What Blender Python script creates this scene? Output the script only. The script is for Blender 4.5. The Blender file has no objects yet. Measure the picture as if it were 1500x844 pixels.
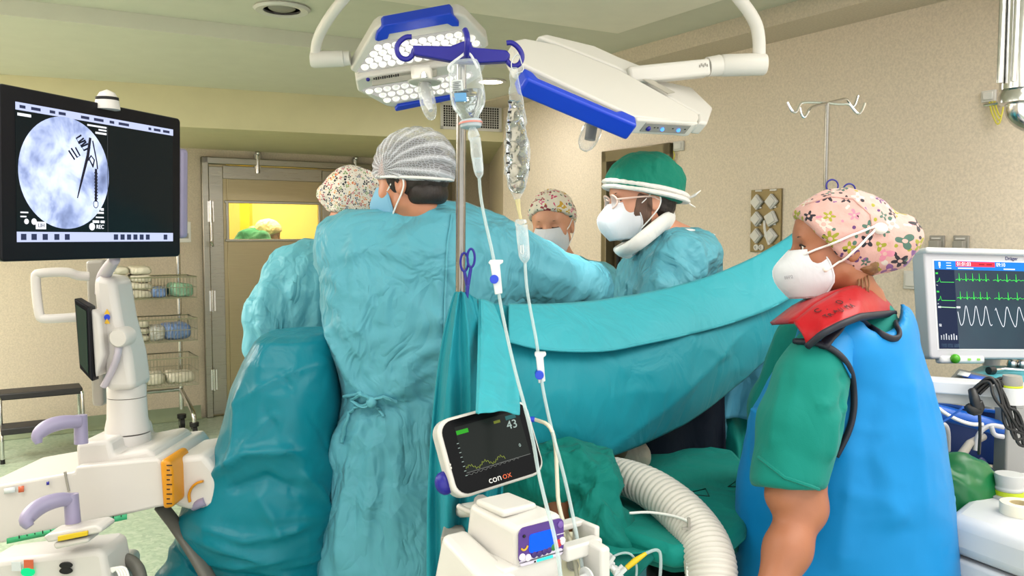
import bpy, bmesh, math, random
import numpy as np
from mathutils import Vector, Matrix, Euler

SC = bpy.context.scene
COL = SC.collection
PI = math.pi
R_ = math.radians

# ------------------------------------------------------------------ camera
FPX, CX, CY = 1250.0, 750.0, 422.0
CAM_H, PITCH = 1.52, R_(3.5)
cam_d = bpy.data.cameras.new('camera'); cam = bpy.data.objects.new('camera', cam_d); COL.objects.link(cam)
cam_d.sensor_width = 36.0; cam_d.lens = 36.0 * FPX / 1500.0; cam_d.clip_start = 0.05
cam.location = (0, 0, CAM_H); cam.rotation_euler = (PI / 2 - PITCH, 0, 0)
SC.camera = cam

# ------------------------------------------------------------------ world, lights, exposure
W = bpy.data.worlds.new('world'); SC.world = W; W.use_nodes = True
W.node_tree.nodes['Background'].inputs[0].default_value = (1.0, .985, .955, 1)
W.node_tree.nodes['Background'].inputs[1].default_value = 1.08
vs = SC.view_settings
vs.view_transform = 'Standard'; vs.look = 'None'; vs.gamma = 1.0; vs.use_curve_mapping = False
vs.exposure = 0.80
SC.cycles.max_bounces = 8; SC.cycles.diffuse_bounces = 3; SC.cycles.glossy_bounces = 3
SC.cycles.transmission_bounces = 6; SC.cycles.transparent_max_bounces = 12
SC.cycles.caustics_reflective = False; SC.cycles.caustics_refractive = False

def area_light(name, loc, sx, sy, power, color=(1, 1, 1), rot=(0, 0, 0)):
    l = bpy.data.lights.new(name, 'AREA'); l.shape = 'RECTANGLE'; l.size = sx; l.size_y = sy
    l.energy = power; l.color = color
    o = bpy.data.objects.new(name, l); COL.objects.link(o); o.location = loc; o.rotation_euler = rot
    o['kind'] = 'helper'
    return o

WARM = (1.0, .975, .93)
for i, (lx, ly, sx_, sy_, pw) in enumerate([(-1.5, 1.2, 1.5, 1.5, 16), (1.0, .9, 1.5, 1.5, 15), (-3.3, 2.8, 1.6, 1.6, 64), (2.1, 1.9, .8, 1.6, 20),
                                        (-4.6, 4.6, 1.2, 1.2, 78)]):
    area_light('added_ceiling_fill', (lx, ly, 2.485), sx_, sy_, pw, WARM, (0, 0, R_(32)))  # fill lights added out of view to brighten the room, not real fixtures

# ------------------------------------------------------------------ pixel to world helpers
_f = Vector((0, math.cos(PITCH), -math.sin(PITCH))); _u = Vector((0, math.sin(PITCH), math.cos(PITCH)))
def ray(px, py):
    return _f + Vector((1, 0, 0)) * ((px - CX) / FPX) + _u * ((CY - py) / FPX)
def P(px, py, d):
    return Vector((0, 0, CAM_H)) + ray(px, py) * d
def hit(px, py, p0, n):
    r = ray(px, py); c = Vector((0, 0, CAM_H)); n = Vector(n)
    return c + r * ((Vector(p0) - c).dot(n) / r.dot(n))
def hitz(px, py, z): return hit(px, py, (0, 0, z), (0, 0, 1))

def frame(o, x, z):
    """matrix with origin o, x axis along x, z axis near z"""
    x = Vector(x).normalized(); z = Vector(z); y = z.cross(x).normalized(); z = x.cross(y)
    return Matrix.Translation(Vector(o)) @ Matrix((x, y, z)).transposed().to_4x4()
def lin(c):
    return tuple(((v / 255) / 12.92 if v / 255 <= .04045 else ((v / 255 + .055) / 1.055) ** 2.4) for v in c)

# ------------------------------------------------------------------ materials
class NT:
    def __init__(s, name):
        s.m = bpy.data.materials.new(name); s.m.use_nodes = True; s.t = s.m.node_tree
        s.b = s.t.nodes['Principled BSDF']; s.out = s.t.nodes['Material Output']
    def n(s, typ, ins=None, **kw):
        nd = s.t.nodes.new(typ)
        for k, v in kw.items(): setattr(nd, k, v)
        for k, v in (ins or {}).items(): s.set(nd.inputs[k], v)
        return nd
    def set(s, sock, v):
        if isinstance(v, bpy.types.NodeSocket): s.t.links.new(v, sock)
        else:
            if sock.type == 'RGBA' and len(v) == 3: v = (*v, 1)
            sock.default_value = v
    def math(s, op, a, b=0.0, c=0.0, clamp=False):
        nd = s.n('ShaderNodeMath', operation=op, use_clamp=clamp)
        for i, v in enumerate((a, b, c)): s.set(nd.inputs[i], v)
        return nd.outputs[0]
    def vmath(s, op, a, b=(0, 0, 0), out=0):
        nd = s.n('ShaderNodeVectorMath', operation=op); s.set(nd.inputs[0], a)
        if op == 'SCALE': s.set(nd.inputs['Scale'], b)
        else: s.set(nd.inputs[1], b)
        return nd.outputs[out]
    def mix(s, f, a, b):
        nd = s.n('ShaderNodeMix', data_type='RGBA'); s.set(nd.inputs[0], f); s.set(nd.inputs[6], a); s.set(nd.inputs[7], b)
        return nd.outputs[2]
    def ramp(s, f, stops, interp='LINEAR'):
        nd = s.n('ShaderNodeValToRGB'); cr = nd.color_ramp; cr.interpolation = interp
        while len(cr.elements) < len(stops): cr.elements.new(.5)
        for e, (p, c) in zip(cr.elements, stops): e.position = p; e.color = (*c, 1) if len(c) == 3 else c
        s.set(nd.inputs[0], f); return nd.outputs[0]
    def coord(s, out='Object'): return s.n('ShaderNodeTexCoord').outputs[out]
    def attr(s, name): return s.n('ShaderNodeAttribute', attribute_name=name).outputs['Vector']
    def mapping(s, v, scale=(1, 1, 1), rot=(0, 0, 0), loc=(0, 0, 0)):
        return s.n('ShaderNodeMapping', {0: v, 'Scale': scale, 'Rotation': rot, 'Location': loc}).outputs[0]
    def noise(s, v, scale, detail=2, rough=.5, dist=0.0, out=0):
        return s.n('ShaderNodeTexNoise', {'Vector': v, 'Scale': scale, 'Detail': detail, 'Roughness': rough, 'Distortion': dist}).outputs[out]
    def voro(s, v, scale, feature='F1', rnd=1.0, dims='3D'):
        return s.n('ShaderNodeTexVoronoi', {'Vector': v, 'Scale': scale, 'Randomness': rnd}, feature=feature, voronoi_dimensions=dims)
    def bump(s, h, strength, dist=.01, normal=None):
        ins = {'Height': h, 'Strength': strength, 'Distance': dist}
        if normal is not None: ins['Normal'] = normal
        return s.n('ShaderNodeBump', ins).outputs[0]
    def fin(s, col=None, rough=None, metal=None, normal=None, **kw):
        names = {'Base Color': col, 'Roughness': rough, 'Metallic': metal, 'Normal': normal}
        names.update({k.replace('_', ' '): v for k, v in kw.items()})
        for k, v in names.items():
            if v is not None: s.set(s.b.inputs[k], v)
        return s.m

MATS = {}
def plain(name, rgb, rough=.5, metal=0.0, var=.06, bump=.0, bscale=60, **kw):
    """painted or moulded surface with slight tone variation and fine relief"""
    if name in MATS: return MATS[name]
    k = NT(name); c = lin(rgb); v = k.coord()
    f = k.noise(v, 7, 3)
    lo = tuple(x * (1 - var) for x in c); hi = tuple(min(1, x * (1 + var)) for x in c)
    col = k.mix(f, lo, hi)
    nm = k.bump(k.noise(v, bscale, 2), bump, .002) if bump else None
    ro = k.math('MULTIPLY_ADD', k.noise(v, 25, 2), .05, rough - .025)
    MATS[name] = k.fin(col, ro, metal, nm, **kw); return MATS[name]
def glow(name, rgb, strength=1.0):
    if name in MATS: return MATS[name]
    k = NT(name); c = lin(rgb)
    MATS[name] = k.fin((0, 0, 0), .2, Emission_Color=c, Emission_Strength=strength, Specular_IOR_Level=.15); return MATS[name]
def steel(name, rgb=(190, 186, 176), rough=.28, stretch=(1, 1, 60)):
    if name in MATS: return MATS[name]
    k = NT(name); v = k.mapping(k.coord(), stretch)
    f = k.noise(v, 6, 3)
    c = lin(rgb)
    MATS[name] = k.fin(k.mix(f, tuple(x * .82 for x in c), c), k.math('MULTIPLY_ADD', f, .22, rough - .1), 1.0,
                       k.bump(f, .05, .001)); return MATS[name]
def liquid(name, rgb=(236, 244, 248), rough=.02, bump=0, bscale=60, ior=1.33):
    if name in MATS: return MATS[name]
    k = NT(name); v = k.coord()
    nm = k.bump(k.math('ADD', k.voro(v, bscale).outputs[0], k.noise(v, bscale * .6, 3)), bump, .006) if bump else None
    MATS[name] = k.fin(lin(rgb), rough, 0, nm, Transmission_Weight=1.0, IOR=ior); return MATS[name]
def clear(name, rgb=(235, 242, 245), alpha=.35, rough=.08, bump=0, bscale=60, spec=.5):
    """thin clear plastic film: part see-through, part glossy"""
    if name in MATS: return MATS[name]
    k = NT(name); v = k.coord()
    fr = k.n('ShaderNodeLayerWeight', {0: .35}).outputs['Facing']
    a = k.math('MULTIPLY_ADD', fr, .6, alpha, clamp=True)
    nm = None
    if bump:
        nm = k.bump(k.math('ADD', k.voro(v, bscale).outputs[0], k.noise(v, bscale * .6, 3)), bump, .006)
    MATS[name] = k.fin(lin(rgb), rough, 0, nm, Alpha=a, Specular_IOR_Level=spec); return MATS[name]
def cloth(name, rgb, rough=.62, crumple=.35, scale=9.0, sheen=.15, dark=.0, fine=.25, stretch=(1, 1, .6), tvar=.05, spec=.25):
    """woven or non-woven cloth with crinkle relief"""
    if name in MATS: return MATS[name]
    k = NT(name); v = k.coord(); c = lin(rgb)
    wv = k.vmath('ADD', k.mapping(v, stretch), k.vmath('SCALE', k.noise(v, 3.0, 2, out=1), .25))
    vo = k.voro(wv, scale, 'SMOOTH_F1').outputs[0]
    vo2 = k.voro(wv, scale * 2.3).outputs[0]
    rd = k.math('ABSOLUTE', k.math('SUBTRACT', k.noise(wv, scale * .9, 3, .55, .6), .5))
    h = k.math('ADD', k.math('ADD', k.math('MULTIPLY', vo, .5), k.math('MULTIPLY', vo2, .22)), k.math('MULTIPLY', rd, 1.1))
    nm = k.bump(h, crumple, .05)
    nm = k.bump(k.noise(v, 420, 1), fine, .0006, nm)
    col = k.mix(k.noise(v, 5, 3), tuple(x * (1 - tvar) for x in c), tuple(min(1, x * (1 + tvar)) for x in c))
    MATS[name] = k.fin(col, rough, 0, nm, Sheen_Weight=sheen, Specular_IOR_Level=spec); return MATS[name]

# ------------------------------------------------------------------ mesh building
class MB:
    def __init__(s, M=None):
        s.V = []; s.F = []; s.n = 0; s.M = M
    def add(s, v, f, M=None):
        v = np.asarray(v, dtype=np.float64).reshape(-1, 3)
        for m in (M, s.M):
            if m is not None:
                A = np.array(m); v = v @ A[:3, :3].T + A[:3, 3]
        s.V.append(v); s.F.extend([tuple(i + s.n for i in q) for q in f]); s.n += len(v); return s
    def box(s, c, size, M=None, taper=None):
        x, y, z = [d / 2 for d in size]; tx, ty = taper or (1, 1)
        v = [(-x, -y, -z), (x, -y, -z), (x, y, -z), (-x, y, -z), (-x * tx, -y * ty, z), (x * tx, -y * ty, z), (x * tx, y * ty, z), (-x * tx, y * ty, z)]
        v = np.array(v) + np.array(c)
        return s.add(v, [(0, 3, 2, 1), (4, 5, 6, 7), (0, 1, 5, 4), (1, 2, 6, 5), (2, 3, 7, 6), (3, 0, 4, 7)], M)
    def hexa(s, p):  # 8 points: bottom 4, top 4
        return s.add(p, [(0, 3, 2, 1), (4, 5, 6, 7), (0, 1, 5, 4), (1, 2, 6, 5), (2, 3, 7, 6), (3, 0, 4, 7)])
    def tube(s, pts, r, n=10, caps=True, sm=0, closed=False, flat=1.0, M=None):
        pts = [Vector(p) for p in pts]
        rs = list(r) if hasattr(r, '__len__') else [r] * len(pts)
        for _ in range(sm):
            q = [pts[0]]; qr = [rs[0]]
            for i in range(len(pts) - 1):
                a, b = pts[i], pts[i + 1]
                q += [a.lerp(b, .25), a.lerp(b, .75)]; qr += [rs[i] * .75 + rs[i + 1] * .25, rs[i] * .25 + rs[i + 1] * .75]
            q.append(pts[-1]); qr.append(rs[-1]); pts, rs = q, qr
        V = []; F = []; m = len(pts)
        t0 = (pts[1] - pts[0]).normalized()
        up = Vector((0, 0, 1)) if abs(t0.z) < .9 else Vector((0, 1, 0))
        nx = t0.cross(up).normalized()
        for i, p in enumerate(pts):
            if closed: t = (pts[(i + 1) % m] - pts[i - 1]).normalized()
            else: t = (pts[min(i + 1, m - 1)] - pts[max(i - 1, 0)]).normalized()
            nx = (nx - t * nx.dot(t)).normalized(); ny = t.cross(nx)
            for j in range(n):
                a = 2 * PI * j / n
                V.append(p + nx * (math.cos(a) * rs[i]) + ny * (math.sin(a) * rs[i] * flat))
        for i in range(m if closed else m - 1):
            k = (i + 1) % m
            for j in range(n):
                F.append((i * n + j, i * n + (j + 1) % n, k * n + (j + 1) % n, k * n + j))
        if caps and not closed:
            F.append(tuple(range(n - 1, -1, -1))); F.append(tuple((m - 1) * n + j for j in range(n)))
        return s.add(V, F, M)
    def cyl(s, a, b, r, n=20, r2=None, M=None):
        return s.tube([a, b], [r, r if r2 is None else r2], n, M=M)
    def lathe(s, prof, n=24, M=None, cap=True):
        V = []; F = []
        for (r, z) in prof:
            for j in range(n):
                a = 2 * PI * j / n; V.append((r * math.cos(a), r * math.sin(a), z))
        for i in range(len(prof) - 1):
            for j in range(n):
                F.append((i * n + j, i * n + (j + 1) % n, (i + 1) * n + (j + 1) % n, (i + 1) * n + j))
        if cap:
            F.append(tuple(range(n - 1, -1, -1))); F.append(tuple((len(prof) - 1) * n + j for j in range(n)))
        return s.add(V, F, M)
    def prism(s, poly, z0, z1, M=None, inset=0):
        n = len(poly); V = [(x, y, z0) for x, y in poly] + [(x, y, z1) for x, y in poly]
        F = [tuple(range(n - 1, -1, -1)), tuple(range(n, 2 * n))] + [(i, (i + 1) % n, n + (i + 1) % n, n + i) for i in range(n)]
        return s.add(V, F, M)
    def grid(s, fn, nu, nv, M=None, closed_u=False):
        V = [fn(i / (nu - (0 if closed_u else 1)), j / (nv - 1)) for j in range(nv) for i in range(nu)]; F = []
        for j in range(nv - 1):
            for i in range(nu if closed_u else nu - 1):
                k = (i + 1) % nu
                F.append((j * nu + i, j * nu + k, (j + 1) * nu + k, (j + 1) * nu + i))
        return s.add(V, F, M)
    def sph(s, c, r, n=16, m=10, M=None, zs=1.0, ys=1.0):
        return s.lathe([(max(1e-4, r * math.sin(PI * i / m)), -r * math.cos(PI * i / m)) for i in range(m + 1)], n,
                       (M or Matrix()) @ Matrix.Translation(Vector(c)) @ Matrix.Diagonal((1, ys, zs, 1)))
    def build(s, name, mat, parent=None, bevel=0, smooth=True, ang=40, solid=0, subsurf=0, sharp=True):
        V = np.concatenate(s.V) if s.V else np.zeros((0, 3))
        return mesh_obj(name, V, s.F, mat, parent, bevel, smooth, ang if sharp else None, solid, subsurf)

WLOC = {}
def mesh_obj(name, V, F, mat, parent=None, bevel=0, smooth=True, ang=40, solid=0, subsurf=0):
    off = np.array(WLOC.get(parent.name, (0, 0, 0))) if parent else None
    if off is None:
        off = np.array([V[:, 0].mean(), V[:, 1].mean(), V[:, 2].min()]) if len(V) else np.zeros(3)
    me = bpy.data.meshes.new(name); me.from_pydata((V - off).tolist(), [], F if isinstance(F, list) else F.tolist()); me.update()
    o = bpy.data.objects.new(name, me); COL.objects.link(o)
    if mat: me.materials.append(mat)
    if parent: o.parent = parent
    else: o.location = off
    WLOC[o.name] = tuple(off)
    if smooth:
        me.polygons.foreach_set('use_smooth', [True] * len(me.polygons))
        if ang is not None: me.set_sharp_from_angle(angle=R_(ang))
    if solid:
        m = o.modifiers.new('thickness', 'SOLIDIFY'); m.thickness = solid; m.offset = 0
    if bevel:
        m = o.modifiers.new('bevel', 'BEVEL'); m.width = bevel; m.segments = 3; m.limit_method = 'ANGLE'; m.angle_limit = R_(35)
    if subsurf:
        m = o.modifiers.new('subsurf', 'SUBSURF'); m.levels = m.render_levels = subsurf
    return o
def thing(name, label, cat, loc, group=None):
    o = bpy.data.objects.new(name, None); COL.objects.link(o); o.location = loc; o.empty_display_size = .05
    WLOC[o.name] = tuple(loc); tag(o, label, cat, group); return o
def tag(o, label, cat, group=None):
    o['label'] = label; o['category'] = cat
    if group: o['group'] = group
    return o
def struct(o, label=None):
    o['kind'] = 'structure'
    if label: o['label'] = label
    return o
def text(name, body, size, M, mat, parent, align='LEFT', depth=.0004, sx=1.0):
    cu = bpy.data.curves.new(name, 'FONT'); cu.body = body; cu.size = size; cu.extrude = depth; cu.align_x = align; cu.align_y = 'CENTER'
    to = bpy.data.objects.new(name, cu)
    COL.objects.link(to); dg = bpy.context.evaluated_depsgraph_get()
    me = bpy.data.meshes.new_from_object(to.evaluated_get(dg)); bpy.data.objects.remove(to); bpy.data.curves.remove(cu)
    off = Vector(WLOC.get(parent.name, (0, 0, 0)))
    me.transform(Matrix.Translation(-off) @ M @ Matrix.Diagonal((sx, 1, 1, 1)))
    me.materials.clear(); me.materials.append(mat)
    o = bpy.data.objects.new(name, me); COL.objects.link(o); o.parent = parent; WLOC[o.name] = tuple(off)
    return o

# ------------------------------------------------------------------ vector noise and implicit surfaces (numpy)
def _h(i, j, k, seed):
    n = (i * 374761393 + j * 668265263 + k * 2147483647 + seed * 974711) & 0xFFFFFFFF
    n = ((n ^ (n >> 13)) * 1274126177) & 0xFFFFFFFF
    return ((n ^ (n >> 16)) & 0xFFFF) / 32767.5 - 1.0
def vnoise(p, seed=0):
    f = np.floor(p); i = f.astype(np.int64); t = p - f; t = t * t * t * (t * (t * 6 - 15) + 10)
    r = 0
    for a in (0, 1):
        for b in (0, 1):
            for c in (0, 1):
                w = (t[:, 0] if a else 1 - t[:, 0]) * (t[:, 1] if b else 1 - t[:, 1]) * (t[:, 2] if c else 1 - t[:, 2])
                r = r + w * _h(i[:, 0] + a, i[:, 1] + b, i[:, 2] + c, seed)
    return r
def ridged(p, seed=0, warp=.6):
    w = np.stack([vnoise(p * .7 + 11.3, seed + 5), vnoise(p * .7 + 3.1, seed + 6), vnoise(p * .7 + 7.7, seed + 7)], 1)
    return 1 - 2.2 * np.abs(vnoise(p + w * warp, seed))
def smin(a, b, k): 
    h = np.maximum(k - np.abs(a - b), 0) / k
    return np.minimum(a, b) - h * h * k * .25
def smax(a, b, k): return -smin(-a, -b, k)
def _v(p): return np.array([p[0], p[1], p[2]], dtype=np.float64)
def s_sph(Q, c, r): return np.linalg.norm(Q - _v(c), axis=-1) - r
def s_ell(Q, c, r, R=None):
    d = Q - _v(c)
    if R is not None: d = d @ R
    r = _v(r); k0 = np.linalg.norm(d / r, axis=-1); k1 = np.linalg.norm(d / (r * r), axis=-1)
    return k0 * (k0 - 1) / np.maximum(k1, 1e-9)
def s_cap(Q, a, b, ra, rb=None):
    a = _v(a); b = _v(b); rb = ra if rb is None else rb
    ab = b - a; t = np.clip(((Q - a) @ ab) / (ab @ ab), 0, 1)
    return np.linalg.norm(Q - a - t[..., None] * ab, axis=-1) - (ra + (rb - ra) * t)
def s_box(Q, c, h, rnd=0, R=None):
    d = Q - _v(c)
    if R is not None: d = d @ R
    q = np.abs(d) - (_v(h) - rnd)
    return np.linalg.norm(np.maximum(q, 0), axis=-1) + np.minimum(q.max(-1), 0) - rnd
def s_plane(Q, p, n): n = _v(n); n = n / np.linalg.norm(n); return (Q - _v(p)) @ n
def s_loft(Q, zs, cx, cy, rx, ry, yaw=0, e=2.3):
    """stack of ellipses over z; yaw turns the cross-section"""
    z = Q[..., 2]; o = np.argsort(zs); zs = np.array(zs, float)[o]
    g = lambda a: np.interp(z, zs, np.array(a, float)[o])
    dx = Q[..., 0] - g(cx); dy = Q[..., 1] - g(cy); c, s = math.cos(yaw), math.sin(yaw)
    lx = dx * c + dy * s; ly = -dx * s + dy * c; Rx, Ry = g(rx), g(ry)
    k = (np.abs(lx / Rx) ** e + np.abs(ly / Ry) ** e) ** (1 / e)
    d = (k - 1) * np.minimum(Rx, Ry)
    return np.maximum(d, np.maximum(z - zs[-1], zs[0] - z))
def snet(fn, xs, ys, zs):
    X, Y, Z = np.meshgrid(xs, ys, zs, indexing='ij'); Q = np.stack([X, Y, Z], -1)
    F = fn(Q); S = F < 0
    n = np.zeros(tuple(d - 1 for d in S.shape), np.int8)
    cs = [(a, b, c) for a in (0, 1) for b in (0, 1) for c in (0, 1)]
    sh = n.shape
    for a, b, c in cs: n += S[a:a + sh[0], b:b + sh[1], c:c + sh[2]]
    mask = (n > 0) & (n < 8); I, J, K = np.nonzero(mask)
    idx = -np.ones(sh, np.int64); idx[mask] = np.arange(len(I))
    acc = np.zeros((len(I), 3)); cnt = np.zeros(len(I))
    for a, b, c in cs:
        for ax in range(3):
            q = [a, b, c]
            if q[ax]: continue
            q2 = list(q); q2[ax] = 1
            v0 = F[I + q[0], J + q[1], K + q[2]]; v1 = F[I + q2[0], J + q2[1], K + q2[2]]
            m = (v0 < 0) != (v1 < 0); t = np.where(m, v0 / np.where(m, v0 - v1, 1), 0)
            pt = np.tile(np.array(q, float), (len(I), 1)); pt[:, ax] = t
            acc[m] += pt[m]; cnt += m
    fr = acc / cnt[:, None]
    xs, ys, zs = np.asarray(xs), np.asarray(ys), np.asarray(zs)
    V = np.stack([xs[I] + fr[:, 0] * (xs[I + 1] - xs[I]), ys[J] + fr[:, 1] * (ys[J + 1] - ys[J]), zs[K] + fr[:, 2] * (zs[K + 1] - zs[K])], 1)
    faces = []
    for ax in range(3):
        a = [slice(None)] * 3; b = [slice(None)] * 3; a[ax] = slice(0, -1); b[ax] = slice(1, None)
        D = S[tuple(a)] != S[tuple(b)]; i = list(np.nonzero(D)); up = S[tuple(a)][D]
        o1, o2 = [(1, 2), (2, 0), (0, 1)][ax]
        ok = (i[o1] > 0) & (i[o2] > 0) & (i[o1] < sh[o1]) & (i[o2] < sh[o2])
        i = [q[ok] for q in i]; up = up[ok]
        def cell(d1, d2):
            q = [i[0].copy(), i[1].copy(), i[2].copy()]; q[o1] = q[o1] - d1; q[o2] = q[o2] - d2; return idx[q[0], q[1], q[2]]
        f = np.stack([cell(1, 1), cell(0, 1), cell(0, 0), cell(1, 0)], 1)
        f[~up] = f[~up][:, ::-1]; faces.append(f)
    return V, np.concatenate(faces)
def vnormals(V, F):
    a, b, c, d = (V[F[:, i]] for i in range(4)); n = np.cross(c - a, d - b)
    N = np.zeros_like(V)
    for i in range(4): np.add.at(N, F[:, i], n)
    return N / np.maximum(np.linalg.norm(N, axis=1, keepdims=True), 1e-12)
def vsmooth(V, F, it=1, lam=.5):
    for _ in range(it):
        A = np.zeros_like(V); c = np.zeros(len(V))
        for i in range(4):
            j, k = F[:, i], F[:, (i + 1) % 4]
            np.add.at(A, j, V[k]); np.add.at(c, j, 1); np.add.at(A, k, V[j]); np.add.at(c, k, 1)
        V = V + lam * (A / np.maximum(c, 1)[:, None] - V)
    return V
def span(a, b, h): return np.linspace(a, b, max(3, int(round((b - a) / h)) + 1))
def sdf_obj(name, fn, lo, hi, h, mat, parent, disp=None, smooth=1, axes=None, pat=None):
    xs, ys, zs = axes if axes else [span(lo[i], hi[i], h) for i in range(3)]
    V, F = snet(fn, xs, ys, zs)
    if smooth: V = vsmooth(V, F, smooth)
    if disp is not None:
        N = vnormals(V, F); V = V + N * np.asarray(disp(V, N))[:, None]
    o = mesh_obj(name, V, F, mat, parent, ang=None)
    if pat is not None:
        at = o.data.attributes.new('pat', 'FLOAT_VECTOR', 'POINT'); at.data.foreach_set('vector', pat(V).astype(np.float32).ravel())
    return o
def fold(V, a, b, w, amp, asym=0.0):
    """a crease ridge along segment a-b"""
    a = _v(a); b = _v(b); ab = b - a; L = ab @ ab; t = ((V - a) @ ab) / L
    tc = np.clip(t, 0, 1); d = np.linalg.norm(V - a - tc[:, None] * ab, axis=1)
    env = np.exp(-(d / w) ** 2) * np.clip(1.15 - np.abs(t - .5) * 1.3, 0, 1)
    return amp * env
# ------------------------------------------------------------------ setting
def m_wall(name, rgb):
    k = NT(name); v = k.coord(); c = lin(rgb)
    sp = k.noise(v, 95, 3, .7); big = k.noise(v, 1.3, 3)
    col = k.mix(k.ramp(sp, [(.36, (0, 0, 0)), (.64, (1, 1, 1))]), tuple(x * .87 for x in c), tuple(min(1, x * 1.08) for x in c))
    col = k.mix(k.math('MULTIPLY', big, .25), col, tuple(x * .88 for x in c))
    return k.fin(col, .55, 0, k.bump(sp, .12, .002))
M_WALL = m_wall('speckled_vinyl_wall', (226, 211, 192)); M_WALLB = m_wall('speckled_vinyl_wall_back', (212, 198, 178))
M_SOFFIT = plain('soffit_paint', (214, 206, 166), .55, bump=.05); M_CEIL = plain('ceiling_paint', (214, 213, 196), .7, bump=.08, bscale=200)
M_SLAB = plain('ceiling_slab_paint', (242, 236, 220), .7, bump=.08, bscale=200)
def m_floor():
    k = NT('speckled_sheet_floor'); v = k.coord()
    a = k.voro(v, 55).outputs['Color']; s = k.n('ShaderNodeSeparateColor', {0: a}).outputs[0]
    col = k.ramp(s, [(0, lin((128, 150, 128))), (.3, lin((150, 172, 148))), (.7, lin((172, 188, 164))), (1, lin((192, 200, 182)))])
    col = k.mix(k.noise(v, 30, 3), col, lin((164, 182, 158)))
    return k.fin(col, k.math('MULTIPLY_ADD', k.noise(v, 3, 3), .15, .22), 0, k.bump(k.noise(v, 120, 2), .04, .001))
M_FLOOR = m_floor(); M_COVE = plain('green_cove', (140, 152, 124), .4, var=.15)
M_STEEL = steel('brushed_steel', (176, 172, 162), .3); M_STEELD = steel('door_steel', (186, 172, 140), .36, (1, 1, 30))
M_CHROME = steel('chrome', (222, 222, 222), .16, (1, 1, 4)); M_BRONZE = plain('bronze_door_laminate', (88, 78, 58), .4, .3)
M_WHITE = plain('white_moulding', (214, 211, 206), .35, var=.02); M_GREY = plain('grey_moulding', (150, 146, 138), .45)
M_BLACK = plain('black_rubber', (22, 22, 24), .5); M_DARK = plain('dark_gap', (18, 18, 20), .8)

d2 = Vector((.53, -.848, 0)); d1 = Vector((.848, .53, 0))
S0 = Vector((-.068, 6.57, 0)); B0 = Vector((-2.53, 7.1, 0)); K0 = Vector((-.225, 8.54, 0))
HC, HH = 2.50, 2.575
BN = Vector((.53, -.848, 0)); RN = Vector((-.848, -.53, 0))      # inward normals of back and right wall
def RB(px, py): return hit(px, py, B0, BN)
def RR(px, py): return hit(px, py, S0, RN)
def slab(name, pts, z0, z1, mat, bevel=0):
    b = MB(); n = len(pts)
    b.add([(p[0], p[1], z0) for p in pts] + [(p[0], p[1], z1) for p in pts],
          [tuple(range(n - 1, -1, -1)), tuple(range(n, 2 * n))] + [(i, (i + 1) % n, n + (i + 1) % n, n + i) for i in range(n)])
    return b.build(name, mat, bevel=bevel)
def wallbox(a, b, z0, z1, t, n):
    a = Vector(a); b = Vector(b); q = -Vector(n) * t
    return [a, b, b + q, a + q], z0, z1
LB = B0 - d1 * 3.6                                                # left end of the back wall
NEAR_R = S0 + d2 * 7.2; NEAR_L = LB + d2 * 7.6
room = [LB, K0, S0, NEAR_R, NEAR_L]
def ccw(p): return p[::-1]
struct(slab('floor', [LB - d1 * .4 - d2 * .3, K0 + Vector((.3, .4, 0)), S0 + Vector((.4, .2, 0)), NEAR_R + Vector((.4, -.2, 0)), NEAR_L - d1 * .3][::-1], -.12, 0, M_FLOOR))

# --- back wall around the double door opening
dl, dr = RB(297, 400), RB(297, 400) + d1 * 2.32
DZ = 2.17
b = MB()
for (p, q, z0, z1) in ((LB - d1 * .2, dl, 0, 2.62), (dr, K0 + d1 * .2, 0, 2.62), (dl, dr, DZ, 2.62)):
    pts, a0, a1 = wallbox(p, q, z0, z1, .16, BN)
    b.add([(v.x, v.y, a0) for v in pts] + [(v.x, v.y, a1) for v in pts], [(0, 3, 2, 1), (4, 5, 6, 7), (0, 1, 5, 4), (1, 2, 6, 5), (2, 3, 7, 6), (3, 0, 4, 7)])
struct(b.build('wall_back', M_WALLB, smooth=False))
rn = (S0 - K0).normalized(); rnn = Vector((rn.y, -rn.x, 0)); rnn = rnn if rnn.x < 0 else -rnn
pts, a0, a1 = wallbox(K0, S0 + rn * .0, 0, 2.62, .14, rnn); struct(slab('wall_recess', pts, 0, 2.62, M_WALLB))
# --- right wall around its door
rl, rr_ = RR(885, 400), RR(984, 400); rl.z = rr_.z = 0
RZ = RR(935, 216).z
b = MB()
for (p, q, z0, z1) in ((S0, rl, 0, 2.62), (rr_, NEAR_R, 0, 2.62), (rl, rr_, RZ, 2.62)):
    pts, a0, a1 = wallbox(p, q, z0, z1, .16, RN)
    b.add([(v.x, v.y, a0) for v in pts] + [(v.x, v.y, a1) for v in pts], [(0, 3, 2, 1), (4, 5, 6, 7), (0, 1, 5, 4), (1, 2, 6, 5), (2, 3, 7, 6), (3, 0, 4, 7)])
struct(b.build('wall_right', M_WALL, smooth=False))
pts, a0, a1 = wallbox(LB, NEAR_L, 0, 2.62, .14, d1); struct(slab('wall_left', pts, 0, 2.62, M_WALL))
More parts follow.
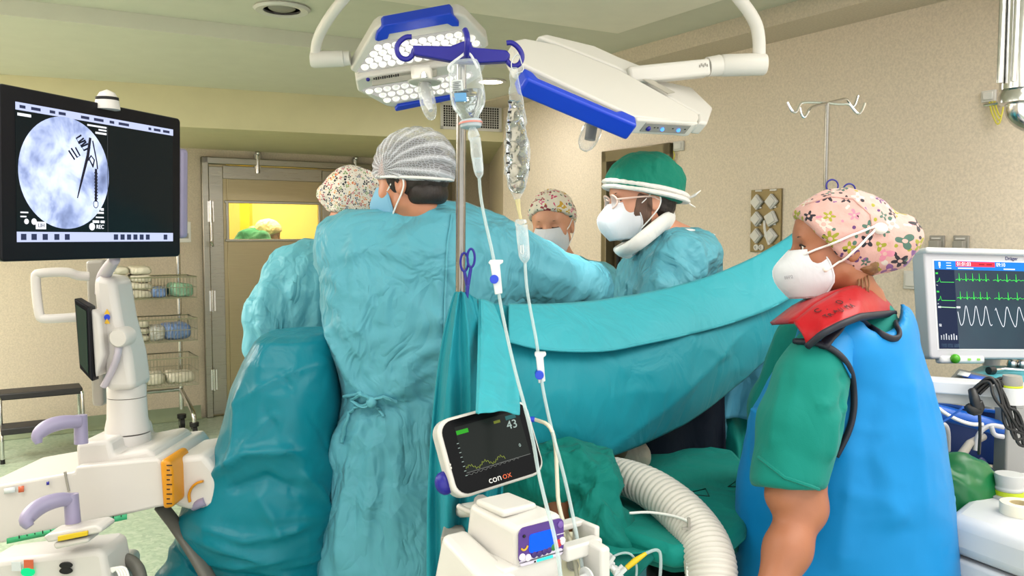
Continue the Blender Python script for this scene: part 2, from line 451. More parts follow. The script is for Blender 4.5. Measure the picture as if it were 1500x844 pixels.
# --- green coved skirting
def base(name, a, b_, n):
    q = Vector(n) * .012; mb = MB(); u = (Vector(b_) - Vector(a))
    a = Vector(a); b_ = Vector(b_); n = Vector(n)
    prof = [(.0, .11), (.006, .11), (.010, .05), (.022, .018), (.05, .002), (0, .0)]
    mb.add([(a + n * x + Vector((0, 0, z))) for x, z in prof] + [(b_ + n * x + Vector((0, 0, z))) for x, z in prof],
           [(i, (i + 1) % 6, 6 + (i + 1) % 6, 6 + i) for i in range(6)] + [(5, 4, 3, 2, 1, 0), (6, 7, 8, 9, 10, 11)])
    return struct(mb.build(name, M_COVE))
g = lambda v: Vector((v.x, v.y, 0))
base('baseboard_back', g(LB), g(dl) - d1 * .04, BN); base('baseboard_back.001', g(dr) + d1 * .04, g(K0), BN)
base('baseboard_right', g(S0), g(rl), RN); base('baseboard_right.001', g(rr_) + d2 * .03, g(NEAR_R), RN)
base('baseboard_left', g(LB), g(NEAR_L), d1)

# --- ceilings: low strip by the soffit, higher middle, dropped slab
se = hitz(270, 186, 2.235); se.z = 0
fdir = (S0 - se).normalized()                                     # direction of the soffit's front
SL = se - fdir * 2.4
struct(slab('trim_soffit', [SL, S0, K0, LB][::1][::-1] if False else [LB, SL, S0, K0], 2.235, 2.62, M_SOFFIT), None)
e0, e1 = hitz(110, 33, HC), hitz(457, 70, HC); ed = (e1 - e0).normalized(); ed.z = 0
E0 = e0 - ed * 3.0; E1 = e0 + ed * 6.2
struct(slab('ceiling_low_strip', [E0, E1, S0 + Vector((1.2, .3, 0)), S0, SL], HC, 2.66, M_CEIL))
q0 = RR(1423, 2); ST = .16
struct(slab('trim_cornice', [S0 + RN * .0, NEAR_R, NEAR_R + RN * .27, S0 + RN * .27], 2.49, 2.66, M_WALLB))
struct(slab('ceiling', [NEAR_L, NEAR_R, S0 + Vector((.4, .4, 0)), LB][::-1][::-1], HH, 2.70, M_CEIL))
c0 = hitz(905, 50, 2.50); sl1 = (hitz(640, 13, 2.50) - c0).normalized(); sl2 = (hitz(1050, 4, 2.50) - c0).normalized()
struct(slab('ceiling_slab', [c0, c0 + sl1 * 3.4, c0 + sl1 * 3.4 + sl2 * 4.2, c0 + sl2 * 4.2], 2.50, HH + .01, M_SLAB, .01))

# --- double steel door
def wframe(o, xdir, n): return frame(o, xdir, n)                  # local: x along wall, y up?, z out of wall
DM = Matrix.Translation(g(dl)) @ Matrix((d1, -BN * -1 * -1, Vector((0, 0, 1)))).transposed().to_4x4()   # x along wall, y into wall, z up
DM = Matrix.Translation(g(dl)) @ Matrix((d1, -BN, Vector((0, 0, 1)))).transposed().to_4x4()
door = thing('door_1', 'double stainless steel door with yellow lit vision windows', 'door', g(dl) - d1 * .0)
del door['category']; struct(door)
mb = MB(DM); fw = .055
mb.box((fw / 2, .05, DZ / 2), (fw, .19, DZ)); mb.box((2.32 - fw / 2, .05, DZ / 2), (fw, .19, DZ)); mb.box((1.16, .05, DZ - fw / 2), (2.32, .19, fw))
mb.build('door_frame', M_STEEL, door, bevel=.006)
M_GLASS = clear('door_glass', (240, 236, 210), .05, .03)
for li, x0 in enumerate((fw + .004, 1.162)):
    w = 1.095; mb = MB(DM); zt = DZ - fw - .004
    wz0, wz1, wx0, wx1 = RB(400, 352).z, RB(400, 297).z, .15, .95
    if li: wx0, wx1 = .13, .93
    # leaf as bars around the window opening
    st = .13
    mb.box((x0 + wx0 / 2, .03, zt / 2 + .004), (wx0, .05, zt)); mb.box((x0 + (wx1 + w) / 2, .03, zt / 2 + .004), (w - wx1, .05, zt))
    mb.box((x0 + (wx0 + wx1) / 2, .03, wz0 / 2 + .004), (wx1 - wx0, .05, wz0)); mb.box((x0 + (wx0 + wx1) / 2, .03, (wz1 + zt) / 2), (wx1 - wx0, .05, zt - wz1))
    leaf = mb.build('door_leaf', M_STEELD, door, bevel=.003)
    mb = MB(DM)
    for (ax, az, sx_, sz) in ((x0 + .06, zt / 2, .115, zt - .03), (x0 + w - .06, zt / 2, .115, zt - .03), (x0 + w / 2, zt - .06, w - .24, .11)):
        mb.box((ax, .001, az), (sx_, .012, sz))
    mb.build('raised_border', M_STEEL, leaf, bevel=.004)
    mb = MB(DM); t = .022
    for (ax, az, sx_, sz) in (((wx0 + wx1) / 2, wz0, wx1 - wx0 + 2 * t, t), ((wx0 + wx1) / 2, wz1, wx1 - wx0 + 2 * t, t), (wx0, (wz0 + wz1) / 2, t, wz1 - wz0), (wx1, (wz0 + wz1) / 2, t, wz1 - wz0)):
        mb.box((x0 + ax, .0, az), (sx_, .02, sz))
    mb.build('window_frame', M_STEEL, leaf, bevel=.004)
    mb = MB(DM); mb.box((x0 + (wx0 + wx1) / 2, .03, (wz0 + wz1) / 2), (wx1 - wx0, .006, wz1 - wz0)); mb.build('window_pane', M_GLASS, leaf)
for px in (376, 519):                                             # top bolts
    p = RB(px, 245); x = (p - g(dl)).dot(d1); mb = MB(DM)
    mb.cyl((x, -.03, DZ - .12), (x, -.03, DZ + .075), .019, 12); mb.box((x, -.014, DZ - .02), (.05, .03, .12)); mb.sph((x, -.05, DZ + .05), .02)
    mb.build('top_bolt', M_CHROME, door)
for z in (1.72, .98, .32):                                        # hinges
    mb = MB(DM); mb.cyl((.062, -.06, z - .09), (.062, -.06, z + .09), .011, 10); mb.box((.062, -.048, z), (.05, .01, .17))
    mb.build('hinge', M_CHROME, door)
mb = MB(DM); mb.cyl((.066, -.055, 1.43), (.066, -.055, 1.75), .013, 10); mb.tube([(.066, -.06, 1.45), (.06, -.11, 1.44), (.045, -.12, 1.47)], .013, 8, sm=1); mb.build('door_closer_latch', M_CHROME, door)

# --- side room behind the double door
M_YEL = plain('yellow_tiled_wall', (236, 216, 120), .5)
far = 1.9
p, q = g(dl) - BN * far - d1 * 1.2, g(dr) - BN * far + d1 * 1.4
pts, a0, a1 = wallbox(p, q, 0, 2.6, .1, BN); struct(slab('wall_side_room', pts, 0, 2.6, M_YEL))
mb = MB()
for (u0, u1) in ((p, p + BN * (far - .17)), (q, q + BN * (far - .17))):
    pts, a0, a1 = wallbox(u0, u1, 0, 2.6, .1, d1 if u0 is p else -d1)
    mb.add([(v.x, v.y, 0) for v in pts] + [(v.x, v.y, 2.6) for v in pts], [(0, 3, 2, 1), (4, 5, 6, 7), (0, 1, 5, 4), (1, 2, 6, 5), (2, 3, 7, 6), (3, 0, 4, 7)])
struct(mb.build('wall_side_room.001', M_YEL, smooth=False))
struct(slab('ceiling_side_room', [p, q, q + BN * 1.8, p + BN * 1.8], 2.6, 2.7, M_YEL))
struct(slab('floor_side_room', [p, p + BN * 1.75, q + BN * 1.75, q], -.1, -.001, M_FLOOR))
vv = RB(425, 330) - BN * 1.2
area_light('side_room_lamp', ((g(dl) + d1 * .8 - BN * .95).x, (g(dl) + d1 * .8 - BN * .95).y, 2.57), 1.2, .5, 42, (1, .86, .52), (0, 0, R_(32)))
mb = MB(); pc = RB(432, 325); pc = g(pc) - BN * 1.6; mb.box((pc.x, pc.y, 1.2), (.10, .10, 2.4)); struct(mb.build('trim_side_room', plain('yellow_post', (228, 190, 40), .4)))

# --- right wall door
RM = Matrix.Translation(g(rl)) @ Matrix((d2, -RN, Vector((0, 0, 1)))).transposed().to_4x4()
rw = (rr_ - rl).length
d2o = thing('door_2', 'bronze laminate door in a brushed steel frame', 'door', g(rl)); del d2o['category']; struct(d2o)
mb = MB(RM); mb.box((.025, .03, RZ / 2), (.05, .12, RZ)); mb.box((rw - .03, .03, RZ / 2), (.06, .12, RZ)); mb.box((rw / 2, .03, RZ - .035), (rw, .12, .07)); mb.build('door_frame', plain('bronze_frame', (128, 116, 88), .35, .4), d2o, bevel=.005)
mb = MB(RM); mb.box((rw / 2, .06, RZ / 2 - .035), (rw - .11, .05, RZ - .08)); lf = mb.build('door_leaf', M_BRONZE, d2o, bevel=.004)
mb = MB(RM)
for (x, w_, z0, z1) in ((rw / 2, rw * .62, 1.25, 1.75), (rw / 2, rw * .62, .3, 1.0)): mb.box((x, .03, (z0 + z1) / 2), (w_, .012, z1 - z0))
mb.build('door_panel', plain('bronze_panel', (78, 68, 48), .35, .3), lf, bevel=.004)
mb = MB(RM); mb.cyl((.12, .02, 1.05), (.12, .02, 1.45), .014, 10); mb.cyl((.12, .04, 1.08), (.12, .02, 1.08), .01, 8); mb.cyl((.12, .04, 1.42), (.12, .02, 1.42), .01, 8); mb.build('pull_handle', M_DARK, lf)

# --- soffit air grille, round ceiling diffuser, downlight
sn = Vector((fdir.y, -fdir.x, 0)); sn = sn if sn.y < 0 else -sn
def RS(px, py): return hit(px, py, S0, sn)
ga, gb = RS(645, 189), RS(734, 155)
gx = (gb - ga).dot(fdir); gz = gb.z - ga.z
GM = Matrix.Translation(ga) @ Matrix((fdir, -sn, Vector((0, 0, 1)))).transposed().to_4x4()
gr = thing('air_grille', 'white rectangular air grille with square mesh on the soffit', 'vent', ga)
mb = MB(GM); t = .022
for c, s in (((gx / 2, -.006, t / 2), (gx, .014, t)), ((gx / 2, -.006, gz - t / 2), (gx, .014, t)), ((t / 2, -.006, gz / 2), (t, .014, gz)), ((gx - t / 2, -.006, gz / 2), (t, .014, gz))): mb.box(c, s)
mb.build('frame', M_WHITE, gr, bevel=.002)
mb = MB(GM); mb.box((gx / 2, .0, gz / 2), (gx - t, .004, gz - t)); mb.build('backing', M_DARK, gr)
for i in range(1, 24):
    mb = MB(GM); mb.box((t + (gx - 2 * t) * i / 24, -.006, gz / 2), (.004, .006, gz - 2 * t)); mb.build('vertical_bar', M_WHITE, gr)
for i in range(1, 9):
    mb = MB(GM); mb.box((gx / 2, -.007, t + (gz - 2 * t) * i / 9), (gx - 2 * t, .005, .004)); mb.build('cross_bar', M_WHITE, gr)
dc = hitz(413, 11, HH)
df = thing('ceiling_diffuser', 'round white ceiling air diffuser with open ring', 'vent', dc)
mb = MB(Matrix.Translation(dc)); mb.lathe([(.085, -.001), (.125, -.001), (.13, -.008), (.118, -.018), (.085, -.014)], 32, cap=False); mb.build('ring', M_WHITE, df)
mb = MB(Matrix.Translation(dc)); mb.lathe([(.001, -.012), (.05, -.011), (.062, -.004), (.062, -.001)], 32); mb.build('disc', M_GREY, df)
mb = MB(Matrix.Translation(dc)); mb.lathe([(.001, -.003), (.088, -.003)], 32); mb.build('opening', M_GREY, df)
lc = hitz(719, 118, HC)
dw = thing('downlight', 'lit round ceiling downlight near the soffit', 'ceiling light', lc)
mb = MB(Matrix.Translation(lc)); mb.lathe([(.075, -.001), (.095, -.002), (.098, -.01), (.075, -.012)], 32, cap=False); mb.build('trim_ring', M_WHITE, dw)
mb = MB(Matrix.Translation(lc)); mb.lathe([(.001, -.008), (.076, -.008)], 32, cap=False); mb.build('diffuser', glow('downlight_glow', (255, 246, 225), 9), dw)
area_light('downlight_lamp', (lc.x, lc.y, lc.z - .03), .14, .14, 5, WARM)

# --- socket panel, switches and little boxes on the right wall
def wallM(px, py):
    p = RR(px, py); return p, Matrix.Translation(p) @ Matrix((d2, -RN, Vector((0, 0, 1)))).transposed().to_4x4()
pa, pb = RR(1101, 369), RR(1147, 276)
PMx = Matrix.Translation(pa) @ Matrix((d2, -RN, Vector((0, 0, 1)))).transposed().to_4x4()
pw, ph = (pb - pa).dot(d2), pb.z - pa.z
pan = thing('socket_panel', 'olive wall panel with six white diamond socket covers and two jacks', 'socket panel', pa)
mb = MB(PMx); mb.box((pw / 2, -.006, ph / 2), (pw, .012, ph)); mb.build('plate', plain('olive_plate', (128, 114, 78), .35, .5), pan, bevel=.002)
for i in range(6):
    cx_, cz_ = pw * (.24 if i % 2 == 0 else .72), ph * (.80 - .27 * (i // 2))
    mb = MB(PMx @ Matrix.Translation((cx_, -.02, cz_)) @ Matrix.Rotation(R_(45 if i != 3 else 62), 4, 'Y'))
    s = .058 if i != 3 else .062
    mb.box((0, 0, 0), (s, .018, s)); mb.box((0, -.012, 0), (s * .82, .01, s * .82))
    c = mb.build('socket_cover', M_WHITE, pan, bevel=.004)
    mb = MB(PMx); mb.box((cx_ + .005, -.014, cz_ + .058), (.042, .004, .008)); mb.build('label_strip', M_WHITE, pan)
for i in (0, 1):
    mb = MB(PMx @ Matrix.Translation((pw * (.22 + .17 * i), -.012, ph * .075)) @ Matrix.Rotation(PI / 2, 4, 'X'))
    mb.lathe([(.016, 0), (.016, .006), (.008, .008), (.008, .002)], 16); mb.build('jack', M_WHITE, pan)
mb = MB(PMx); mb.tube([(pw * .55, -.03, ph * .5), (pw * .6, -.04, ph * .36), (pw * .66, -.035, ph * .22), (pw * .72, -.03, ph * .12)], .007, 8, sm=2); mb.build('plug_lead', M_WHITE, pan)
def wall_plate(name, px0, py0, px1, py1, label, cat, mat, rock=True, group=None):
    a, b = RR(px0, py1), RR(px1, py0); M = Matrix.Translation(a) @ Matrix((d2, -RN, Vector((0, 0, 1)))).transposed().to_4x4()
    w, h = (b - a).dot(d2), b.z - a.z; t_ = thing(name, label, cat, a, group)
    mb = MB(M); mb.box((w / 2, -.006, h / 2), (w, .012, h)); mb.build('plate', mat, t_, bevel=.003)
    mb = MB(M)
    if rock: mb.box((w / 2, -.014, h / 2), (w * .68, .008, h * .68)); mb.build('rocker', mat, t_, bevel=.003)
    else: mb.box((w / 2, -.02, h * .35), (w * .7, .03, h * .6)); mb.build('flap_cover', mat, t_, bevel=.004); mb = MB(M); mb.box((w / 2, -.014, h * .8), (w * .6, .006, h * .1)); mb.build('label_strip', M_WHITE, t_)
    return t_
wall_plate('light_switch', 1325, 397, 1347, 423, 'square white light switch on the right wall', 'switch', M_WHITE)
wall_plate('wall_socket', 1363, 345, 1385, 366, 'grey flap wall socket nearer the light switch', 'socket', M_GREY, False)
wall_plate('wall_socket', 1398, 345, 1421, 368, 'grey flap wall socket right above the vital signs monitor', 'socket', M_GREY, False)
jb = wall_plate('junction_box', 988, 206, 1003, 222, 'small white junction box beside the bronze door frame', 'box', M_WHITE)
p, M = wallM(989, 222); mb = MB(M); mb.tube([(0, -.012, 0), (.02, -.02, -.03), (-.01, -.02, -.07), (-.06, -.02, -.05), (-.07, -.015, .03)], .004, 6, sm=2); mb.build('cable', plain('yellow_cable', (206, 196, 70), .5), jb)
wb = wall_plate('cable_box', 1439, 131, 1461, 151, 'white cable box with loose yellow wires high on the right wall', 'box', M_WHITE)
p, M = wallM(1452, 150); mb = MB(M)
for k in range(3): mb.tube([(.01 * k, -.012, 0), (.02 + .012 * k, -.03, -.05), (.05 + .004 * k, -.03, -.11 + .02 * k), (.06, -.02, -.02)], .0035, 6, sm=2)
mb.build('wires', plain('yellow_cable', (206, 196, 70), .5), wb)
mb = MB(M); mb.tube([(-.02, -.012, -.01), (.02, -.02, -.012), (.075, -.02, -.006), (.08, -.02, .06), (.08, -.02, .5)], .006, 8, sm=1); mb.build('conduit', M_CHROME, wb)

# steel pendant column at the right edge
D_ = 2.9
pe = P(1497, 140, D_); rC = 30 / FPX * D_
col_ = thing('steel_pendant', 'polished stainless ceiling pendant column with elbow at the right edge', 'pendant', (pe.x, pe.y, pe.z))
zt = HH
mb = MB(Matrix.Translation((pe.x, pe.y, 0)))
mb.lathe([(rC, pe.z + .02), (rC, zt)], 32); mb.build('column', M_CHROME, col_)
mb = MB(Matrix.Translation((pe.x, pe.y, 0))); mb.lathe([(rC * .9, pe.z - .03), (rC * 1.02, pe.z - .025), (rC * 1.02, pe.z + .0), (rC * .9, pe.z + .02)], 32); mb.build('collar', M_CHROME, col_)
mb = MB(Matrix.Translation((pe.x - .01, pe.y, 0))); mb.tube([(0, 0, pe.z - .02), (.0, 0, pe.z - .06), (.05, 0, pe.z - .09), (.14, 0, pe.z - .09)], .042, 16, sm=2); mb.build('elbow', M_CHROME, col_)
for i in range(2):
    mb = MB(); mb.cyl((pe.x - rC - .012 + .03 * i, pe.y - .03 * i - .01, pe.z + .04), (pe.x - rC - .012 + .03 * i, pe.y - .03 * i - .01, zt), .011, 10); mb.build('rail', M_CHROME, col_)
# ------------------------------------------------------------------ people
from mathutils.bvhtree import BVHTree
def axis(lo, hi, coarse, fine=()):
    pts = list(span(lo, hi, coarse))
    for a, b, h in fine:
        pts = [p for p in pts if p < a - h or p > b + h] + list(span(a, b, h))
    return np.array(sorted(pts))
def basis(az, pitch=0, roll=0):
    a, p = R_(az), R_(pitch)
    f = Vector((math.cos(p) * math.cos(a), math.cos(p) * math.sin(a), math.sin(p)))
    r = f.cross(Vector((0, 0, 1))).normalized(); u = r.cross(f)
    q = Matrix.Rotation(R_(roll), 3, f); r = q @ r; u = q @ u
    return np.array([list(r), list(f), list(u)]).T              # columns right, forward, up
class Head:
    def __init__(s, c, az, pitch=0, roll=0, k=1.0):
        s.c = _v(c); s.R = basis(az, pitch, roll); s.k = k
    def loc(s, Q): return ((Q - s.c) @ s.R) / s.k
    def w(s, p): return Vector(s.c + s.R @ (_v(p) * s.k))
    def M(s): return Matrix.Translation(Vector(s.c)) @ Matrix(s.R.tolist()).to_4x4() @ Matrix.Scale(s.k, 4)
def f_cran(q, o=0.0):
    a = s_ell(q, (0, -.012, .03), (.077 + o, .100 + o, .092 + o)); b = s_ell(q, (0, .02, .035), (.069 + o, .078 + o, .07 + o))
    return smin(a, b, .03)
def f_head(q):
    d = f_cran(q)
    d = smin(d, s_ell(q, (0, .03, -.035), (.057, .064, .078)), .03)
    for s in (-1, 1):
        d = smin(d, s_cap(q, (s * .055, .0, -.055), (s * .014, .072, -.1), .017, .016), .035)
        d = smin(d, s_sph(q, (s * .04, .06, -.028), .024), .03)
    d = smin(d, s_sph(q, (0, .08, -.098), .017), .025)
    d = smin(d, s_cap(q, (-.03, .081, .022), (.03, .081, .022), .011), .02)
    for s in (-1, 1):
        d = smax(d, -s_sph(q, (s * .032, .104, .0), .013), .02)
        d = smin(d, s_sph(q, (s * .031, .0775, .0), .0135), .004)
        e = s_ell(q, (s * .079, -.014, -.005), (.010, .019, .032)); e = smax(e, -s_ell(q, (s * .09, -.01, -.001), (.009, .011, .019)), .006)
        d = smin(d, e, .008); d = smin(d, s_sph(q, (s * .012, .098, -.04), .0095), .01)
    d = smin(d, s_cap(q, (0, .092, .008), (0, .115, -.034), .007, .0115), .014)
    d = smin(d, s_ell(q, (0, .091, -.066), (.022, .009, .007)), .006)
    return smin(d, s_ell(q, (0, .089, -.078), (.018, .009, .007)), .006)
def f_hand(Q, w, d, n, side=1, k=1.0, curl=.35):
    """w wrist point, d finger direction, n palm normal; a palm, four curled fingers and a thumb"""
    d = Vector(d).normalized(); n = Vector(n); n = (n - d * n.dot(d)).normalized(); x = d.cross(n) * side; w = Vector(w)
    pt = lambda a, b, c: w + (d * a + x * b + n * c) * k
    R = np.array([list(x), list(d), list(n)]).T
    f = s_ell(Q, pt(.05, 0, 0), (.041 * k, .054 * k, .019 * k), R)
    f = smin(f, s_cap(Q, pt(-.03, 0, 0), pt(.03, 0, 0), .027 * k, .026 * k), .02)
    for i, (b, L) in enumerate(((-.031, .068), (-.010, .078), (.011, .072), (.030, .056))):
        a = .088 - .004 * abs(i - 1.3); p0 = pt(a, b, 0)
        p1 = pt(a + L * .45 * math.cos(curl), b * 1.1, L * .45 * math.sin(curl)); p2 = pt(a + L * (.45 * math.cos(curl) + .5 * math.cos(curl * 2.4)), b * 1.12, L * (.45 * math.sin(curl) + .5 * math.sin(curl * 2.4)))
        f = smin(f, np.minimum(s_cap(Q, p0, p1, .0095 * k, .0088 * k), s_cap(Q, p1, p2, .0088 * k, .0075 * k)), .008)
    t = smin(s_cap(Q, pt(.02, -.028, .005), pt(.055, -.055, .018), .014 * k, .0105 * k), s_cap(Q, pt(.055, -.055, .018), pt(.085, -.062, .024), .0105 * k, .0085 * k), .006)
    return smin(f, t, .012)

def skin(name, rgb):
    k = NT(name); v = k.coord(); c = lin(rgb)
    col = k.mix(k.noise(v, 28, 4, .6), tuple(x * .88 for x in c), tuple(min(1, x * 1.08) for x in c))
    col = k.mix(k.math('MULTIPLY', k.noise(v, 9, 2), .35), col, (c[0] * 1.0, c[1] * .78, c[2] * .72))
    return k.fin(col, .48, 0, k.bump(k.noise(v, 300, 2), .12, .0008), Subsurface_Weight=.08, Subsurface_Radius=(.012, .005, .003), Subsurface_Scale=.6)
def cap_print(name, base, cols, scale, petals=5, dense=.85, dots=True, rough=.75):
    k = NT(name); p = k.vmath('SCALE', k.attr('pat'), scale)
    def layer(p, n, size, thr):
        vo = k.voro(p, 1.0, rnd=.75, dims='2D'); lo = k.n('ShaderNodeSeparateXYZ', {0: k.vmath('SUBTRACT', p, vo.outputs['Position'])})
        x, y = lo.outputs[0], lo.outputs[1]; rc = k.n('ShaderNodeSeparateColor', {0: vo.outputs['Color']})
        r = k.math('SQRT', k.math('ADD', k.math('MULTIPLY', x, x), k.math('MULTIPLY', y, y)))
        th = k.math('ADD', k.math('ARCTAN2', y, x), k.math('MULTIPLY', rc.outputs[1], 6.0))
        nn = k.math('ADD', k.math('ROUND', k.math('MULTIPLY', rc.outputs[2], 3.0)), float(n - 2))
        pet = k.math('MULTIPLY_ADD', k.math('COSINE', k.math('MULTIPLY', th, nn)), .32, .68)
        R0 = k.math('MULTIPLY', k.math('MULTIPLY_ADD', rc.outputs[1], .5, .7), size)
        m = k.math('LESS_THAN', r, k.math('MULTIPLY', pet, R0)); m = k.math('MULTIPLY', m, k.math('LESS_THAN', rc.outputs[2], thr))
        core = k.math('LESS_THAN', r, k.math('MULTIPLY', R0, .24))
        return m, core, rc.outputs[0]
    b = lin(base); st = [(i / len(cols), lin(c)) for i, c in enumerate(cols)]
    col = k.mix(k.noise(k.attr('pat'), 18, 2), b, tuple(x * .9 for x in b))
    if dots:
        m, c, rnd = layer(k.vmath('ADD', k.vmath('SCALE', p, 1.7), (3.3, 1.7, 0)), 2, .27, .8)
        col = k.mix(m, col, k.ramp(rnd, [(a, lin(q)) for a, q in zip([i / len(cols) for i in range(len(cols))], cols[::-1])], 'CONSTANT'))
    m, core, rnd = layer(p, petals, .46, dense)
    fl = k.mix(core, k.ramp(rnd, st, 'CONSTANT'), b)
    col = k.mix(m, col, fl)
    v = k.coord()
    return k.fin(col, rough, 0, k.bump(k.noise(v, 45, 3, .6), .35, .008), Sheen_Weight=.1)
def pat_side(H, side=-1, ax=None):
    """azimuthal map of the head's surface seen from the side, in metres"""
    A = ax or (np.array([side, 0, 0.]), np.array([0, 1., 0]), np.array([0, 0, 1.]))
    def f(V):
        q = H.loc(V) - np.array([0, -.02, .03]); L = np.linalg.norm(q, axis=1); q = q / L[:, None]
        th = np.arccos(np.clip(q @ A[0], -1, 1)); u = q @ A[1]; v = q @ A[2]; s = np.maximum(np.hypot(u, v), 1e-6)
        return np.stack([u / s * th * .105, v / s * th * .105, np.zeros(len(V))], 1)
    return f
def bvh_of(o):
    off = Vector(o.parent.location) if o.parent else o.location
    if o.parent and o.parent.parent: off = Vector(WLOC[o.name])
    me = o.data; return BVHTree.FromPolygons([v.co + off for v in me.vertices], [tuple(p.vertices) for p in me.polygons])
def cast(bv, px, py, off=.0):
    r = ray(px, py).normalized(); h = bv.ray_cast(Vector((0, 0, CAM_H)), r)
    if h[0] is None: return None
    n = h[1] if h[1].dot(r) < 0 else -h[1]
    return h[0] + n * off
def castm(bvs, px, py, off):
    c = [k for k in (cast(b, px, py, off) for b in bvs) if k]
    return min(c, key=lambda k: k.y) if c else None
def castsm(bvs, pts, off=.0, sub=6):
    out = []
    for (a, b) in zip(pts[:-1], pts[1:]):
        for i in range(sub + (b is pts[-1])):
            t = i / sub; q = castm(bvs, a[0] + (b[0] - a[0]) * t, a[1] + (b[1] - a[1]) * t, off)
            if q: out.append(q)
    return out
def smooth_line(p, it=4):
    p = [Vector(q) for q in p]
    for _ in range(it): p = [p[0]] + [(p[i - 1] + p[i] * 2 + p[i + 1]) / 4 for i in range(1, len(p) - 1)] + [p[-1]]
    return p
def casts(bv, pts, off=.0, sub=6):
    out = []
    for (a, b) in zip(pts[:-1], pts[1:]):
        for i in range(sub):
            t = i / sub; q = cast(bv, a[0] + (b[0] - a[0]) * t, a[1] + (b[1] - a[1]) * t, off)
            if q: out.append(q)
    q = cast(bv, pts[-1][0], pts[-1][1], off)
    if q: out.append(q)
    return out
def px_folds(o, folds):
    """press creases into a cloth mesh; each fold is (polyline in picture units, width m, height m)"""
    bv = bvh_of(o); off = np.array(WLOC[o.name]); me = o.data; n = len(me.vertices)
    V = np.empty(n * 3); me.vertices.foreach_get('co', V); V = V.reshape(-1, 3) + off
    N = np.empty(n * 3); me.vertices.foreach_get('normal', N); N = N.reshape(-1, 3); D = np.zeros(n)
    for pts, w, amp in folds:
        c = [cast(bv, *p) for p in pts]; c = [q for q in c if q is not None]
        if len(c) < 2: continue
        dm = np.full(n, 9.0); tt = np.zeros(n); L = len(c) - 1
        for i in range(L):
            a, b = _v(c[i]), _v(c[i + 1]); ab = b - a; t = np.clip(((V - a) @ ab) / max(ab @ ab, 1e-9), 0, 1)
            d = np.linalg.norm(V - a - t[:, None] * ab, axis=1); m = d < dm; dm[m] = d[m]; tt[m] = (i + t[m]) / L
        D += amp * np.exp(-np.sqrt((dm / w) ** 2 + .06) + .25) * np.clip(np.minimum(tt, 1 - tt) * 6 + .25, 0, 1)
    V = V + N * D[:, None] - off; me.vertices.foreach_set('co', V.ravel()); me.update()
def wrinkle(amp=.010, sc=(6, 6, 3.2), seed=0, fine=.0035, vert=0.0, z0=1.1):
    s = np.array(sc)
    def f(V, N):
        d = amp * (ridged(V * s, seed) * .6 + .4 * ridged(V * s * 2.1 + 5, seed + 3)) + fine * ridged(V * 22, seed + 9)
        if vert:
            w = np.clip((z0 - V[:, 2]) / .5, 0, 1); d = d + vert * w * ridged(V * np.array([9, 9, .8]) + 2, seed + 4, .3)
        return d
    return f
def eyes(H, root, iris=(70, 45, 25), sides=(-1, 1), lid=None):
    for s in sides:
        if lid:
            mb = MB(H.M()); mb.sph((s * .031, .0785, 0), .0136, 16, 12); mb.build('eyelid', lid, root)
            mb = MB(H.M()); mb.tube([(s * .018, .089, -.002), (s * .026, .0935, -.004), (s * .036, .0925, -.004), (s * .045, .083, -.002)], .0022, 6, sm=2); mb.build('eyelash', M_HAIRD, root)
            mb = MB(H.M()); mb.tube([(s * .014, .094, .020), (s * .028, .0965, .0245), (s * .042, .0885, .024), (s * .052, .077, .016)], [.002, .003, .0026, .0012], 6, sm=2, flat=.7); mb.build('eyebrow', M_HAIRB, root); continue
        mb = MB(H.M()); mb.sph((s * .031, .0785, 0), .0130, 16, 12); e = mb.build('eye', MATS.get('eye_white') or plain('eye_white', (235, 228, 220), .15), root)
        mb = MB(H.M()); mb.lathe([(.0001, .0131), (.0035, .0128), (.0060, .0117)], 14, Matrix.Translation((s * .031, .0785, 0)) @ Matrix.Rotation(-PI / 2, 4, 'X'), cap=False)
        mb.build('iris', MATS.get('iris_brown') or plain('iris_brown', iris, .1), e)
        mb = MB(H.M())
        mb.tube([(s * .018, .089, .003), (s * .026, .0925, .0075), (s * .036, .0905, .0075), (s * .045, .083, .002)], .0022, 6, sm=2); mb.build('eyelash', M_HAIRD, root)
        mb = MB(H.M()); mb.tube([(s * .014, .094, .020), (s * .028, .0965, .0265), (s * .042, .0885, .026), (s * .052, .077, .018)], [.002, .0036, .003, .0012], 6, sm=2, flat=.7); mb.build('eyebrow', M_HAIRD, root)
M_HAIRD = None
def hairmat(name, rgb):
    k = NT(name); v = k.mapping(k.coord(), (1, 1, .25)); f = k.noise(v, 160, 3); c = lin(rgb)
    return k.fin(k.mix(f, tuple(x * .45 for x in c), c), .5, 0, k.bump(f, .5, .004))
M_HAIRD = hairmat('dark_hair', (44, 34, 30)); M_HAIRB = hairmat('brown_hair', (96, 66, 46)); M_HAIRL = hairmat('light_brown_hair', (150, 108, 70))
M_MASK = cloth('white_mask_fabric', (216, 217, 222), .7, .08, 24, .1, fine=.15)
M_STRAP = plain('white_elastic', (240, 238, 235), .7)
